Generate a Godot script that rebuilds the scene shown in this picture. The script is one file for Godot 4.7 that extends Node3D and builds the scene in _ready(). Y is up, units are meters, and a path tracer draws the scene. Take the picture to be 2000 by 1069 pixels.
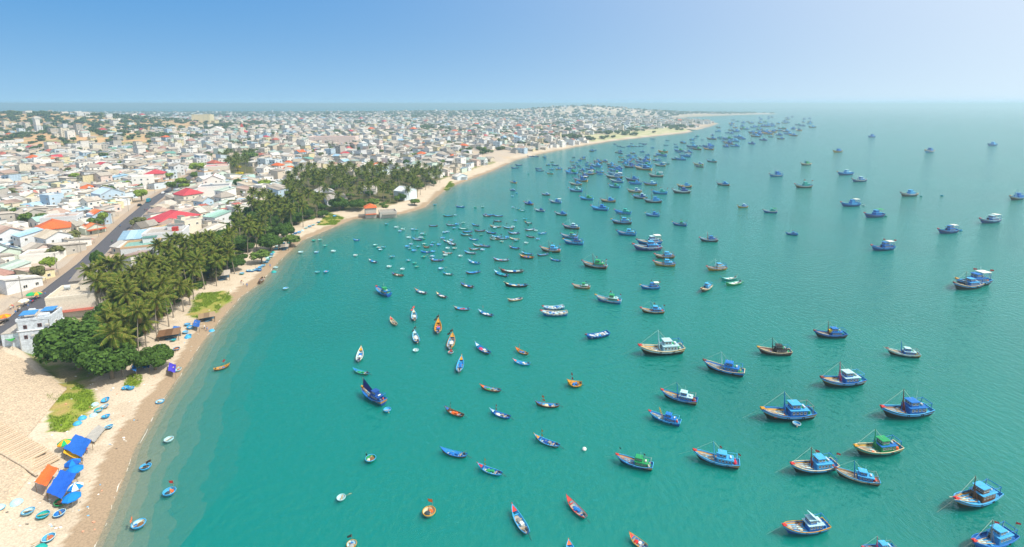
extends Node3D
# A fishing bay seen from the air: village, palm groves, beach and moored boats. x is to the east, -z is up the bay; "d" below is -z in metres.

const TRAWLERS := [
	[79.6, 144.9, 174, 9.4, 7, 14, 13, 8, 8, "n", "weathered dark red trawler with a black-green wheelhouse and lowered gear"],
	[117.9, 143.8, 164, 8.3, 8, 6, 12, 0, 0, "nh", "ochre banded trawler with a pale rope hanging in a loop along its hull"],
	[89.0, 127.5, -173, 11.9, 8, 6, 1, 0, 10, "ng", "ochre trawler with bright blue cabin and a magenta mast"],
	[66.4, 112.7, -177, 12.4, 8, 6, 1, 0, 0, "nw", "long black-hulled trawler with yellow bow tip and green net on cabin roof"],
	[95.7, 113.7, -174, 12.3, 8, 7, 1, 0, 14, "n", "dark trawler with blue deckhouse and a rust red mast"],
	[79.3, 100.1, -172, 10.4, 8, 6, 3, 4, 4, "o", "ochre trawler with green deckhouse and an orange tarp heaped at the stern"],
	[62.3, 94.6, -172, 9.7, 8, 6, 1, 1, 14, "nrf", "blue-decked trawler with pink winch and dark red mast, touching the next bow"],
	[69.6, 92.0, 158, 7.5, 7, 7, 15, 0, 0, "r", "brown trawler with blue lattice mast and crimson heap at the stern"],
	[88.1, 85.9, -163, 10.6, 8, 6, 1, 7, 7, "h", "trawler with brown cabin and thick brown mast over a light blue deck"],
	[52.0, 79.3, -172, 8.2, 2, 6, 1, 0, -1, "bu", "bright yellow-rimmed trawler with blue cabin and a raised pale panel"],
	[62.0, 74.9, -176, 5.7, 7, 7, 1, 1, 10, "n", "light blue trawler with a pink mast and a net heap"],
	[82.7, 76.5, -164, 9.1, 2, 0, 0, 1, 13, "f", "all blue trawler with pale blue wheelhouse roof and a small red flag"],
	[45.3, 145.4, -174, 13.4, 8, 6, 12, 12, 12, "n", "large ochre trawler with a tall pale mast and whitish deckhouse"],
	[60.0, 134.4, 153, 10.4, 7, 0, 1, 0, 12, "n", "blue-decked trawler with white-striped mast and a green net drum at the stern"],
	[42.8, 120.2, 155, 8.6, 7, 6, 1, 0, 0, "r", "ochre sided trawler with blue mast and red slatted stern rack"],
	[36.5, 111.4, 151, 7.2, 2, 0, 1, 0, -1, "ba", "blue trawler with a yellow derrick leaning over its foredeck"],
	[43.2, 97.0, 160, 8.7, 7, 6, 1, 1, 1, "rf", "broad trawler with light blue cabin and red buckets at the square stern"],
	[25.7, 96.2, 159, 7.3, 8, 6, 0, 4, -1, "bkn", "trawler with a green wheelhouse and a black flag at its bow"],
	[-35.9, 120.8, 143, 8.6, 2, 6, 0, 2, -1, "bs", "navy trawler with a dark blue sail hoisted over its foredeck"],
	[103.5, 156.4, 178, 9.8, 8, 7, 0, 0, 14, "nd", "blue trawler with yellow box before its wheelhouse and a slanting dark red mast"],
	[-51.8, 195.0, 136, 9.3, 2, 0, 1, 4, -1, "bn", "blue hulled trawler with a dark green wheelhouse, alone off the palm beach"],
	[19.6, 254.4, 165, 10.4, 7, 6, 15, 1, 14, "fr", "ochre trawler with a turquoise basket boat tied at its side"],
	[38.3, 228.8, 157, 11.6, 7, 14, 15, 4, 14, "fn", "trawler with a large emerald deckhouse and red flags"],
	[28.5, 201.3, 170, 7.1, 6, 6, 1, 4, -1, "bk", "small yellow trawler with a lime green wheelhouse and black flags"],
	[36.9, 186.6, 158, 9.7, 0, 1, 15, 4, -1, "bf", "blue trawler with green crates amidships and turquoise stern"],
	[15.1, 174.0, -177, 9.3, 0, 1, 5, 1, -1, "bx", "blue barge crowded with white boxes, rafted to a second one"],
	[15.2, 179.4, -166, 8.0, 0, 1, 5, 13, -1, "bx", "blue barge crowded with nets, on the far side of its twin"],
	[27.7, 156.4, -157, 8.4, 2, 0, 0, 0, -1, "bx", "open blue barge with tyres along its hull and no cabin"],
	[56.6, 200.7, 180, 7.8, 0, 0, 1, 0, -1, "bfc", "stout blue trawler with a blue canopy and two red flags"],
	[51.0, 176.1, 174, 8.2, 7, 6, 15, 2, 0, "rf", "tan trawler with a narrow dark blue wheelhouse and orange heap"],
	[70.2, 257.6, 180, 14.4, 2, 9, 1, 0, -1, "b", "dark blue trawler with red bow rafted to a white-canopied boat"],
	[74.0, 268.5, -171, 13.7, 2, 0, 1, 0, -1, "bc", "blue trawler under a long white canopy, rafted behind another"],
	[75.0, 243.3, 180, 9.6, 7, 6, 15, 1, 14, "", "ochre trawler with pale cabin, the farther of a close pair"],
	[71.4, 231.1, 171, 9.8, 6, 6, 15, 1, 14, "", "ochre trawler with white-striped cabin, the nearer of a close pair"],
	[93.4, 224.7, -167, 9.8, 6, 6, 15, 15, 12, "", "cream and ochre trawler with a pale green wheelhouse"],
	[79.0, 199.0, -135, 8.4, 7, 7, 15, 1, -1, "b", "small brown trawler seen end on, with a light blue cabin"],
	[187.4, 201.3, -169, 12.9, 8, 14, 1, 0, 13, "", "dark trawler with blue deckhouse, on the outside of a rafted pair"],
	[192.3, 204.6, -169, 15.9, 8, 14, 1, 0, -1, "bfc", "dark trawler with white canopy and two red flags, inside of a rafted pair"],
	[108.6, 274.3, 174, 9.6, 7, 7, 1, 0, 9, "r", "brown trawler with blue deckhouse and a red net drum"],
	[104.6, 311.7, 152, 8.7, 2, 0, 1, 4, -1, "bf", "blue trawler with green wheelhouse and a thin red flag"],
	[162.1, 288.3, 158, 6.3, 2, 0, 1, 0, -1, "bf", "small blue trawler with a white stern rail"],
	[192.6, 257.6, -171, 12.7, 2, 0, 1, 0, -1, "bcf", "blue trawler with a white canopy and two small red flags"],
	[256.1, 293.0, -169, 13.1, 2, 14, 0, 0, -1, "bc", "blue trawler with pale canopy and a green tender floating behind"],
	[305.7, 320.1, -165, 16.3, 2, 14, 1, 0, -1, "bc", "blue trawler with dark red strake and white canopy"],
	[242.6, 335.9, -168, 14.6, 2, 14, 0, 0, -1, "bt", "blue trawler with a green canopy and red bow"],
	[251.1, 373.4, -172, 14.7, 2, 0, 0, 1, -1, "bc", "blue trawler with a tall light blue wheelhouse"],
	[168.8, 367.7, -167, 8.5, 6, 6, 15, 0, -1, "b", "small ochre boat with a lone blue wheelhouse"],
	[180.0, 349.8, 169, 9.0, 2, 0, 1, 3, -1, "bt", "turquoise trawler with a green canopy"],
	[35.9, 303.7, 160, 10.3, 7, 6, 0, 0, 12, "n", ""],
	[32.4, 281.9, 162, 9.8, 0, 1, 12, 4, -1, "f", ""],
	[33.2, 269.0, 164, 10.9, 0, 1, 1, 2, 0, "n", ""],
	[69.3, 316.6, 173, 12.4, 7, 7, 1, 0, 14, "n", ""],
	[66.2, 288.3, 167, 11.0, 0, 1, 1, 1, -1, "n", ""],
	[76.5, 346.5, 159, 11.4, 1, 0, 1, 3, -1, "n", ""],
	[95.0, 339.1, 166, 9.4, 0, 1, 12, 0, 0, "f", ""],
	[62.7, 359.5, 158, 12.4, 0, 1, 1, 0, 0, "n", ""],
	[33.4, 342.3, 158, 8.4, 7, 7, 12, 0, 0, "f", ""],
	[33.2, 386.4, 157, 9.6, 0, 1, 15, 0, -1, "c", ""],
	[19.5, 354.2, 158, 7.2, 2, 0, 12, 2, -1, "n", ""],
	[12.3, 379.3, 139, 8.5, 7, 6, 0, 0, 12, "", ""],
	[58.9, 399.2, 159, 10.9, 0, 1, 1, 4, 0, "n", ""],
	[74.2, 389.5, 168, 11.7, 7, 6, 15, 0, 14, "", ""],
	[102.9, 404.8, 172, 11.2, 7, 6, 1, 2, -1, "n", ""],
	[108.3, 387.5, 169, 13.4, 7, 7, 12, 1, 14, "", ""],
	[27.9, 418.8, 159, 7.5, 7, 6, 1, 0, -1, "", ""],
	[1.2, 485.7, 156, 7.1, 6, 6, 1, 0, 14, "n", ""],
	[0.4, 441.7, 155, 5.2, 2, 0, 0, 0, 0, "f", ""],
	[64.4, 553.3, 147, 14.5, 0, 1, 1, 4, 0, "n", ""],
	[79.0, 577.1, 144, 8.8, 0, 1, 15, 0, -1, "f", ""],
	[89.7, 586.3, 156, 12.0, 2, 0, 12, 0, 12, "n", ""],
	[81.4, 545.1, 185, 13.2, 7, 6, 15, 0, 12, "c", ""],
	[73.5, 523.8, -164, 11.7, 7, 7, 1, 2, 14, "n", ""],
	[67.1, 497.2, 154, 14.4, 6, 6, 1, 0, 12, "c", ""],
	[59.4, 473.1, 165, 11.5, 7, 6, 12, 0, 0, "", ""],
	[55.0, 437.7, 155, 12.1, 2, 0, 12, 3, 0, "f", ""],
	[116.2, 572.6, 160, 15.4, 1, 0, 1, 0, -1, "f", ""],
	[110.1, 543.1, 165, 15.1, 1, 0, 12, 4, 0, "n", ""],
	[104.5, 520.1, 170, 17.5, 7, 6, 12, 0, 12, "c", ""],
	[101.4, 490.6, 155, 12.9, 0, 1, 15, 0, 0, "n", ""],
	[92.9, 459.8, 144, 11.2, 0, 1, 12, 4, 0, "", ""],
	[119.0, 502.3, 159, 13.4, 7, 7, 0, 0, 14, "", ""],
	[115.7, 476.2, 171, 12.2, 1, 0, 0, 1, -1, "n", ""],
	[129.1, 473.1, 161, 12.5, 6, 6, 1, 1, -1, "", ""],
	[105.2, 433.8, 171, 12.0, 6, 6, 1, 0, -1, "", ""],
	[124.6, 426.2, 166, 12.5, 0, 1, 1, 3, -1, "f", ""],
	[103.3, 407.1, 168, 11.7, 7, 6, 0, 0, 14, "n", ""],
	[144.0, 429.9, 176, 14.8, 7, 7, 12, 2, 0, "f", ""],
	[149.6, 527.6, 170, 14.4, 7, 6, 1, 3, 14, "c", ""],
	[180.4, 620.7, 151, 13.3, 7, 6, 12, 0, 0, "c", ""],
	[194.7, 639.4, 184, 6.4, 7, 6, 0, 3, 0, "f", ""],
	[156.7, 459.8, 175, 12.6, 7, 6, 15, 1, -1, "n", ""],
	[124.1, 595.7, 148, 10.9, 2, 0, 1, 0, 14, "n", ""],
	[140.1, 608.0, -147, 18.6, 7, 6, 0, 2, 12, "f", ""],
	[151.0, 586.3, 144, 20.8, 6, 6, 15, 2, 12, "n", ""],
	[161.0, 618.1, 146, 18.0, 1, 0, 12, 4, 0, "f", ""],
	[167.4, 653.4, 156, 19.1, 1, 0, 12, 0, 12, "", ""],
	[178.9, 689.8, 151, 15.7, 6, 6, 12, 0, -1, "f", ""],
	[122.1, 631.2, 144, 11.1, 7, 6, 12, 1, 12, "", ""],
	[101.4, 613.0, 135, 15.2, 1, 0, 12, 1, 12, "n", ""],
	[110.3, 653.4, 156, 11.1, 7, 6, 0, 0, -1, "n", ""],
	[196.7, 471.6, 146, 11.7, 7, 6, 12, 0, 0, "", ""],
	[231.0, 631.2, 154, 12.0, 6, 6, 12, 0, -1, "", ""],
	[260.5, 665.1, 145, 12.6, 7, 6, 1, 3, -1, "", ""],
	[224.8, 610.4, 147, 9.5, 7, 6, 0, 4, 12, "f", ""],
	[276.0, 531.4, -167, 15.8, 0, 1, 15, 0, 0, "", ""],
	[363.7, 631.2, -158, 16.6, 7, 6, 12, 4, 0, "n", ""],
	[263.8, 458.3, -174, 15.8, 7, 6, 12, 3, -1, "f", ""],
	[355.9, 543.1, -167, 18.9, 2, 0, 1, 1, -1, "", ""],
	[339.2, 495.5, -166, 16.6, 2, 0, 15, 0, 12, "", ""],
	[809.6, 1158.5, -151, 26.0, 0, 1, 1, 0, -1, "", ""],
	[649.3, 796.6, -149, 26.0, 1, 0, 15, 0, -1, "n", ""],
	[865.2, 924.3, -157, 26.0, 0, 1, 0, 1, -1, "n", ""],
	[326.4, 415.2, -168, 15.7, 7, 6, 1, 1, -1, "n", ""],
	[400.8, 400.3, -157, 17.5, 7, 6, 1, 0, 12, "", ""],
	[509.1, 800.8, -157, 20.1, 6, 6, 12, 0, -1, "n", ""],
	[228.1, 689.8, 156, 14.0, 0, 1, 0, 1, 14, "n", ""],
	[247.5, 730.4, 154, 15.5, 1, 0, 0, 1, 0, "c", ""],
	[266.9, 818.3, 147, 16.2, 0, 1, 12, 4, 12, "n", ""],
	[272.5, 792.3, 137, 13.6, 2, 0, 12, 0, 14, "", ""],
	[219.4, 752.5, 146, 16.3, 0, 1, 0, 4, -1, "f", ""],
	[236.1, 800.8, 151, 15.4, 6, 6, 1, 3, -1, "n", ""],
	[314.4, 896.6, 149, 19.3, 2, 0, 15, 1, -1, "", ""],
	[324.9, 846.0, 151, 16.4, 6, 6, 1, 0, 12, "c", ""],
	[394.3, 907.4, 146, 17.3, 1, 0, 0, 0, 12, "f", ""],
	[407.3, 965.7, 127, 16.7, 7, 6, 12, 2, 0, "n", ""],
	[450.6, 965.7, 119, 15.2, 0, 1, 1, 2, -1, "", ""],
	[342.8, 896.6, -160, 23.6, 0, 1, 1, 0, 12, "f", ""],
	[305.4, 846.0, 143, 15.2, 7, 7, 15, 4, 0, "n", ""],
	[423.7, 1091.6, 139, 21.5, 7, 6, 15, 0, -1, "n", ""],
	[458.0, 1091.6, 140, 23.5, 0, 1, 15, 4, -1, "n", ""],
	[446.1, 1031.8, 138, 22.6, 1, 0, 12, 1, -1, "f", ""],
	[416.4, 991.1, 139, 18.0, 7, 6, 12, 0, -1, "", ""],
	[508.8, 1158.5, 126, 22.0, 0, 1, 12, 1, 12, "", ""],
	[490.9, 1099.5, 176, 17.5, 0, 1, 1, 0, 14, "n", ""],
	[556.5, 1176.6, 131, 23.6, 7, 6, 12, 1, -1, "f", ""],
	[597.9, 1254.6, 128, 26.0, 0, 1, 15, 0, -1, "n", ""],
	[518.3, 1060.9, 126, 17.8, 2, 0, 0, 2, 0, "", ""],
	[634.6, 1275.7, 124, 26.0, 6, 6, 15, 0, -1, "", ""],
	[646.6, 1320.2, 126, 26.0, 7, 6, 12, 0, -1, "n", ""],
	[690.8, 1367.8, 116, 26.0, 6, 6, 15, 0, -1, "", ""],
	[587.2, 1167.4, 174, 11.6, 7, 7, 1, 1, 12, "f", ""],
	[639.9, 1234.1, 106, 21.3, 2, 0, 1, 0, 14, "", ""],
	[574.7, 1099.5, 179, 16.4, 7, 7, 1, 0, -1, "", ""],
	[684.1, 1275.7, 119, 24.3, 0, 1, 1, 1, 14, "", ""],
	[663.0, 1214.3, 116, 21.9, 7, 6, 15, 0, 12, "n", ""],
	[740.8, 1392.9, 105, 26.0, 2, 0, 15, 1, 14, "", ""],
	[803.9, 1446.0, 92, 26.0, 6, 6, 12, 2, 0, "n", ""],
	[835.4, 1533.6, 91, 26.0, 0, 1, 1, 0, 12, "n", ""],
	[903.9, 1826.2, -175, 25.4, 1, 0, 15, 1, -1, "", ""],
	[863.4, 1723.4, 174, 25.7, 1, 0, 1, 0, 12, "c", ""],
	[1318.2, 2474.3, -158, 26.0, 7, 7, 12, 0, 14, "", ""],
	[1543.8, 2850.8, -144, 26.0, 2, 0, 1, 2, 0, "", ""],
	[1447.6, 2887.6, 117, 26.0, 7, 6, 1, 0, -1, "c", ""],
	[1100.6, 1911.5, -164, 26.0, 1, 0, 12, 1, -1, "", ""],
	[1450.8, 2729.0, -156, 26.0, 7, 7, 1, 0, -1, "n", ""],
	[835.4, 1691.0, 126, 22.6, 7, 6, 0, 0, -1, "n", ""],
	[1046.1, 1983.0, -179, 23.5, 7, 7, 12, 0, -1, "n", ""],
	[1456.1, 2934.9, -141, 26.0, 0, 1, 1, 1, 14, "n", ""],
	[1411.4, 2502.4, 94, 26.0, 0, 1, 15, 2, -1, "c", ""],
	[982.2, 1746.5, 146, 21.3, 0, 1, 0, 2, -1, "f", ""],
	[1023.9, 2091.0, -157, 26.0, 0, 1, 15, 4, 14, "", ""],
	[955.5, 1642.0, -173, 26.0, 7, 6, 1, 1, -1, "", ""],
	[1167.7, 2216.0, -159, 26.0, 0, 1, 12, 2, 12, "n", ""],
	[1312.4, 2745.6, 84, 26.0, 0, 1, 0, 3, 0, "n", ""],
	[1092.2, 2052.0, 132, 22.8, 0, 1, 1, 0, 12, "f", ""],
	[958.0, 1911.1, 159, 22.0, 0, 1, 15, 2, -1, "", ""],
	[1278.1, 2578.7, 87, 26.0, 0, 1, 12, 1, 0, "f", ""],
	[1000.0, 1939.9, -143, 26.0, 7, 6, 1, 1, 12, "", ""],
	[826.0, 1707.0, -175, 26.0, 7, 6, 0, 0, -1, "f", ""],
	[1012.9, 1828.2, 112, 26.0, 2, 0, 12, 3, 12, "n", ""],
	[813.9, 1555.6, 172, 25.2, 7, 6, 0, 3, -1, "n", ""],
	[1192.9, 2069.5, -158, 26.0, 7, 6, 0, 0, 14, "n", ""],
	[1495.3, 2601.4, 92, 26.0, 0, 1, 1, 0, 14, "n", ""],
	[1176.8, 2086.7, -140, 26.0, 7, 6, 1, 1, -1, "", ""],
	[903.9, 2022.0, -150, 26.0, 0, 1, 12, 0, 14, "n", ""],
	[816.9, 1923.4, 112, 26.0, 6, 6, 1, 0, -1, "c", ""],
	[879.0, 1738.6, 114, 22.9, 7, 6, 15, 0, 12, "f", ""],
	[718.8, 1497.6, -158, 23.2, 7, 7, 0, 0, 12, "c", ""],
	[742.2, 1434.5, 165, 20.5, 7, 6, 12, 1, -1, "n", ""],
	[766.4, 1638.5, -165, 26.0, 1, 0, 1, 0, -1, "", ""],
	[983.7, 2049.9, -141, 26.0, 0, 1, 1, 0, 14, "", ""],
	[657.5, 1316.1, 175, 14.6, 7, 6, 15, 2, -1, "f", ""],
	[689.8, 1395.3, -163, 24.6, 0, 1, 15, 1, -1, "n", ""],
	[615.0, 1319.1, -154, 26.0, 7, 7, 15, 0, -1, "", ""],
	[1017.6, 2382.0, -169, 19.6, 7, 6, 0, 0, 12, "n", ""],
	[601.8, 1385.3, -158, 26.0, 0, 1, 12, 0, -1, "f", ""],
	[945.0, 1966.6, -154, 26.0, 7, 7, 12, 1, 12, "", ""],
	[953.3, 2187.2, 127, 20.1, 0, 1, 0, 4, -1, "", ""],
	[1189.7, 2472.7, 94, 26.0, 0, 1, 1, 0, -1, "c", ""],
	[734.2, 1440.4, -174, 16.4, 0, 1, 15, 0, -1, "", ""],
	[619.8, 1458.5, 158, 15.6, 7, 6, 1, 0, -1, "", ""],
	[684.3, 1529.5, -151, 26.0, 7, 6, 1, 4, -1, "n", ""],
	[919.4, 1987.1, -158, 26.0, 7, 6, 15, 0, -1, "n", ""],
	[799.9, 1677.5, -144, 26.0, 0, 1, 1, 4, 12, "c", ""],
	[832.4, 1704.3, 123, 24.0, 0, 1, 12, 0, -1, "f", ""],
	[689.2, 1517.5, 180, 18.6, 0, 1, 15, 0, 0, "f", ""],
	[556.6, 1393.7, -164, 18.9, 0, 1, 1, 1, 12, "c", ""],
	[552.2, 1295.7, -138, 19.1, 0, 1, 15, 0, -1, "f", ""],
	[557.5, 1392.5, -167, 15.8, 1, 0, 1, 0, 0, "", ""],
	[975.3, 2138.5, -164, 15.6, 7, 7, 0, 2, -1, "", ""],
	[765.9, 1717.6, -145, 21.9, 0, 1, 1, 0, 0, "", ""],
	[661.9, 1666.6, 124, 11.7, 7, 6, 15, 3, -1, "", ""],
	[694.7, 1453.8, -146, 19.2, 0, 1, 1, 4, 14, "", ""],
	[698.7, 1616.2, 113, 19.9, 6, 6, 1, 0, -1, "f", ""],
	[652.6, 1627.1, 139, 12.9, 7, 6, 0, 0, 14, "", ""],
	[684.3, 1409.3, 137, 13.0, 7, 6, 15, 2, 12, "", ""],
	[630.0, 1362.2, 163, 13.3, 0, 1, 1, 1, -1, "f", ""],
	[556.6, 1330.1, 169, 11.6, 0, 1, 1, 2, 12, "n", ""],
	[628.8, 1312.5, -153, 26.0, 6, 6, 12, 0, -1, "n", ""],
	[761.9, 1795.0, -134, 26.0, 0, 1, 15, 0, 12, "n", ""],
	[478.9, 1231.0, 106, 11.3, 2, 0, 15, 0, 14, "f", ""],
	[425.7, 1036.9, 117, 9.2, 0, 1, 12, 0, -1, "", ""],
	[471.9, 1162.8, 153, 7.8, 7, 7, 12, 0, 0, "c", ""],
	[458.8, 1137.2, -159, 12.6, 0, 1, 0, 3, -1, "c", ""],
	[320.8, 896.9, 158, 8.3, 7, 6, 12, 0, 12, "n", ""],
	[346.5, 986.3, -168, 9.8, 0, 1, 1, 1, -1, "n", ""],
	[448.7, 1037.8, 160, 8.7, 7, 7, 1, 4, -1, "", ""],
	[425.5, 1184.0, -161, 11.5, 0, 1, 1, 3, 14, "n", ""],
	[301.8, 860.5, 157, 8.1, 2, 0, 1, 0, 12, "c", ""],
	[408.8, 945.8, 184, 8.2, 7, 6, 15, 4, -1, "", ""],
	[328.2, 983.6, -167, 12.5, 7, 6, 0, 1, 14, "n", ""],
	[332.8, 1008.1, -155, 9.7, 7, 6, 1, 0, -1, "", ""],
	[336.0, 884.8, -159, 12.3, 0, 1, 0, 2, -1, "n", ""],
	[378.6, 908.5, -158, 14.0, 7, 6, 15, 0, 12, "c", ""],
	[373.9, 1069.5, -162, 12.4, 2, 0, 0, 1, 14, "f", ""],
	[374.6, 896.2, 146, 10.8, 0, 1, 12, 0, 0, "c", ""],
	[89.9, 678.1, 150, 6.6, 1, 0, 1, 0, 0, "c", ""],
	[141.7, 641.6, -154, 8.1, 1, 0, 1, 1, 0, "n", ""],
	[154.2, 674.0, -173, 8.1, 6, 6, 0, 0, 14, "", ""],
	[168.3, 743.0, -164, 6.9, 7, 6, 1, 0, 12, "", ""],
	[111.7, 670.7, -159, 9.9, 6, 6, 1, 0, 14, "f", ""],
	[96.7, 697.8, -169, 8.7, 7, 6, 15, 0, 14, "n", ""],
	[134.8, 829.8, -179, 5.3, 0, 1, 1, 0, -1, "", ""],
	[141.3, 664.6, -165, 7.8, 6, 6, 0, 3, -1, "", ""],
	[167.2, 689.3, 171, 7.0, 1, 0, 15, 1, 0, "f", ""],
	[151.0, 692.2, 153, 6.2, 2, 0, 0, 4, 12, "f", ""],
	[130.2, 836.0, 172, 6.1, 0, 1, 12, 0, -1, "f", ""],
	[162.7, 791.4, -185, 7.4, 7, 7, 15, 4, 14, "n", ""],
	[93.2, 620.2, 166, 9.0, 0, 1, 1, 4, -1, "", ""],
	[164.4, 775.9, 150, 7.9, 7, 7, 1, 2, 0, "n", ""],
	[119.2, 610.6, -176, 9.8, 7, 7, 0, 1, -1, "f", ""],
	[148.3, 606.4, -163, 10.2, 1, 0, 12, 0, -1, "n", ""],
	[116.1, 671.3, 163, 7.9, 7, 6, 12, 4, -1, "", ""],
	[165.3, 795.2, 180, 7.9, 0, 1, 1, 0, 0, "n", ""],
	[184.4, 780.8, 172, 8.1, 7, 6, 1, 0, 0, "", ""],
	[144.5, 644.7, -176, 9.3, 7, 7, 12, 0, 0, "", ""],
	[101.6, 723.7, 175, 6.3, 7, 7, 1, 1, -1, "n", ""],
	[168.5, 737.7, -156, 8.2, 0, 1, 0, 2, -1, "f", ""],
	[123.3, 679.4, 167, 6.1, 0, 1, 1, 0, 14, "c", ""],
	[126.4, 813.1, 180, 7.8, 7, 6, 12, 0, 12, "f", ""],
	[166.1, 697.1, -169, 7.1, 0, 1, 0, 3, -1, "", ""],
	[120.8, 665.1, 170, 8.4, 7, 6, 15, 0, 0, "c", ""],
	[94.0, 631.1, -171, 5.6, 7, 7, 1, 3, -1, "f", ""],
	[81.4, 628.9, -175, 5.7, 0, 1, 12, 3, -1, "n", ""],
	[41.2, 549.7, 165, 7.0, 6, 6, 15, 3, 14, "", ""],
	[89.8, 562.4, -175, 7.8, 1, 0, 12, 4, 12, "f", ""],
	[79.2, 673.2, 177, 5.1, 0, 1, 0, 1, 12, "", ""],
	[74.5, 530.3, -163, 6.6, 0, 1, 1, 0, -1, "n", ""],
	[88.1, 552.9, -161, 7.4, 6, 6, 0, 4, -1, "", ""],
	[63.5, 550.1, -179, 6.8, 1, 0, 12, 0, -1, "n", ""],
	[67.6, 575.0, 174, 6.5, 0, 1, 1, 0, 14, "n", ""],
	[98.1, 560.1, -169, 6.7, 6, 6, 0, 1, 14, "c", ""],
	[91.7, 554.9, -175, 8.0, 1, 0, 0, 2, 0, "f", ""],
	[94.0, 542.7, -173, 6.1, 0, 1, 1, 0, -1, "f", ""],
	[95.3, 649.2, -159, 6.3, 1, 0, 12, 2, 14, "", ""],
	[95.4, 624.8, -162, 5.7, 7, 6, 12, 0, -1, "n", ""],
	[73.7, 563.9, 172, 5.9, 2, 0, 15, 4, 0, "", ""],
	[63.7, 573.5, -169, 6.5, 2, 0, 1, 1, -1, "n", ""],
	[204.6, 902.3, -167, 7.6, 0, 1, 15, 0, 12, "f", ""],
	[151.5, 670.9, -158, 10.2, 0, 1, 12, 0, -1, "", ""],
	[218.9, 735.3, 176, 7.8, 0, 1, 0, 0, 12, "n", ""],
	[259.1, 795.1, 167, 7.5, 0, 1, 0, 0, 14, "f", ""],
	[204.2, 803.3, 174, 7.9, 2, 0, 0, 0, -1, "f", ""],
	[200.4, 755.1, 151, 6.9, 2, 0, 1, 0, -1, "f", ""],
	[154.3, 724.4, -159, 8.7, 6, 6, 12, 3, -1, "", ""],
	[207.5, 738.3, -176, 6.9, 6, 6, 0, 0, 14, "n", ""],
	[158.6, 687.5, -178, 8.2, 6, 6, 1, 0, 0, "n", ""],
	[213.9, 907.7, -153, 8.5, 7, 7, 1, 1, 12, "", ""],
	[193.9, 677.7, -168, 8.9, 2, 0, 1, 2, 12, "n", ""],
	[240.8, 878.7, 155, 6.7, 0, 1, 1, 1, -1, "f", ""],
	[167.2, 711.3, -154, 9.6, 0, 1, 1, 1, 12, "n", ""],
	[176.3, 735.4, -157, 7.9, 1, 0, 1, 2, 12, "", ""],
	[191.2, 682.0, 177, 8.1, 7, 6, 15, 1, -1, "c", ""],
	[172.2, 815.3, 145, 7.4, 2, 0, 0, 0, 0, "", ""],
	[175.1, 690.0, -186, 7.0, 7, 6, 1, 1, -1, "", ""],
	[220.9, 694.3, -164, 9.6, 7, 7, 1, 3, 12, "c", ""],
	[286.2, 891.7, 156, 7.6, 0, 1, 1, 0, -1, "", ""],
	[223.5, 752.6, -166, 7.5, 7, 6, 12, 0, 12, "c", ""],
	[75.6, 627.8, 160, 5.2, 7, 6, 1, 2, 12, "n", ""],
	[45.9, 706.5, -161, 4.2, 2, 0, 15, 1, -1, "n", ""],
	[80.8, 611.7, -172, 4.9, 7, 6, 1, 0, 14, "c", ""],
	[44.3, 628.5, -168, 5.6, 7, 6, 1, 0, 0, "", ""],
	[55.8, 591.4, 166, 5.4, 0, 1, 1, 0, -1, "f", ""],
	[77.8, 665.2, -169, 5.4, 6, 6, 15, 1, -1, "f", ""],
	[51.7, 661.0, -169, 4.9, 6, 6, 1, 3, -1, "c", ""],
	[45.2, 584.9, -159, 5.8, 1, 0, 15, 1, 12, "", ""],
	[45.6, 724.0, -171, 5.6, 7, 7, 12, 1, 0, "", ""],
	[86.6, 719.5, -181, 5.0, 7, 7, 15, 0, -1, "", ""],
	[83.0, 654.2, -157, 5.2, 2, 0, 1, 1, 0, "c", ""],
	[68.3, 597.6, -179, 6.0, 7, 6, 12, 3, 14, "", ""],
	[53.1, 588.6, -158, 6.9, 6, 6, 1, 0, 12, "f", ""],
	[73.9, 606.4, 148, 6.2, 0, 1, 12, 0, 0, "c", ""],
]
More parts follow.
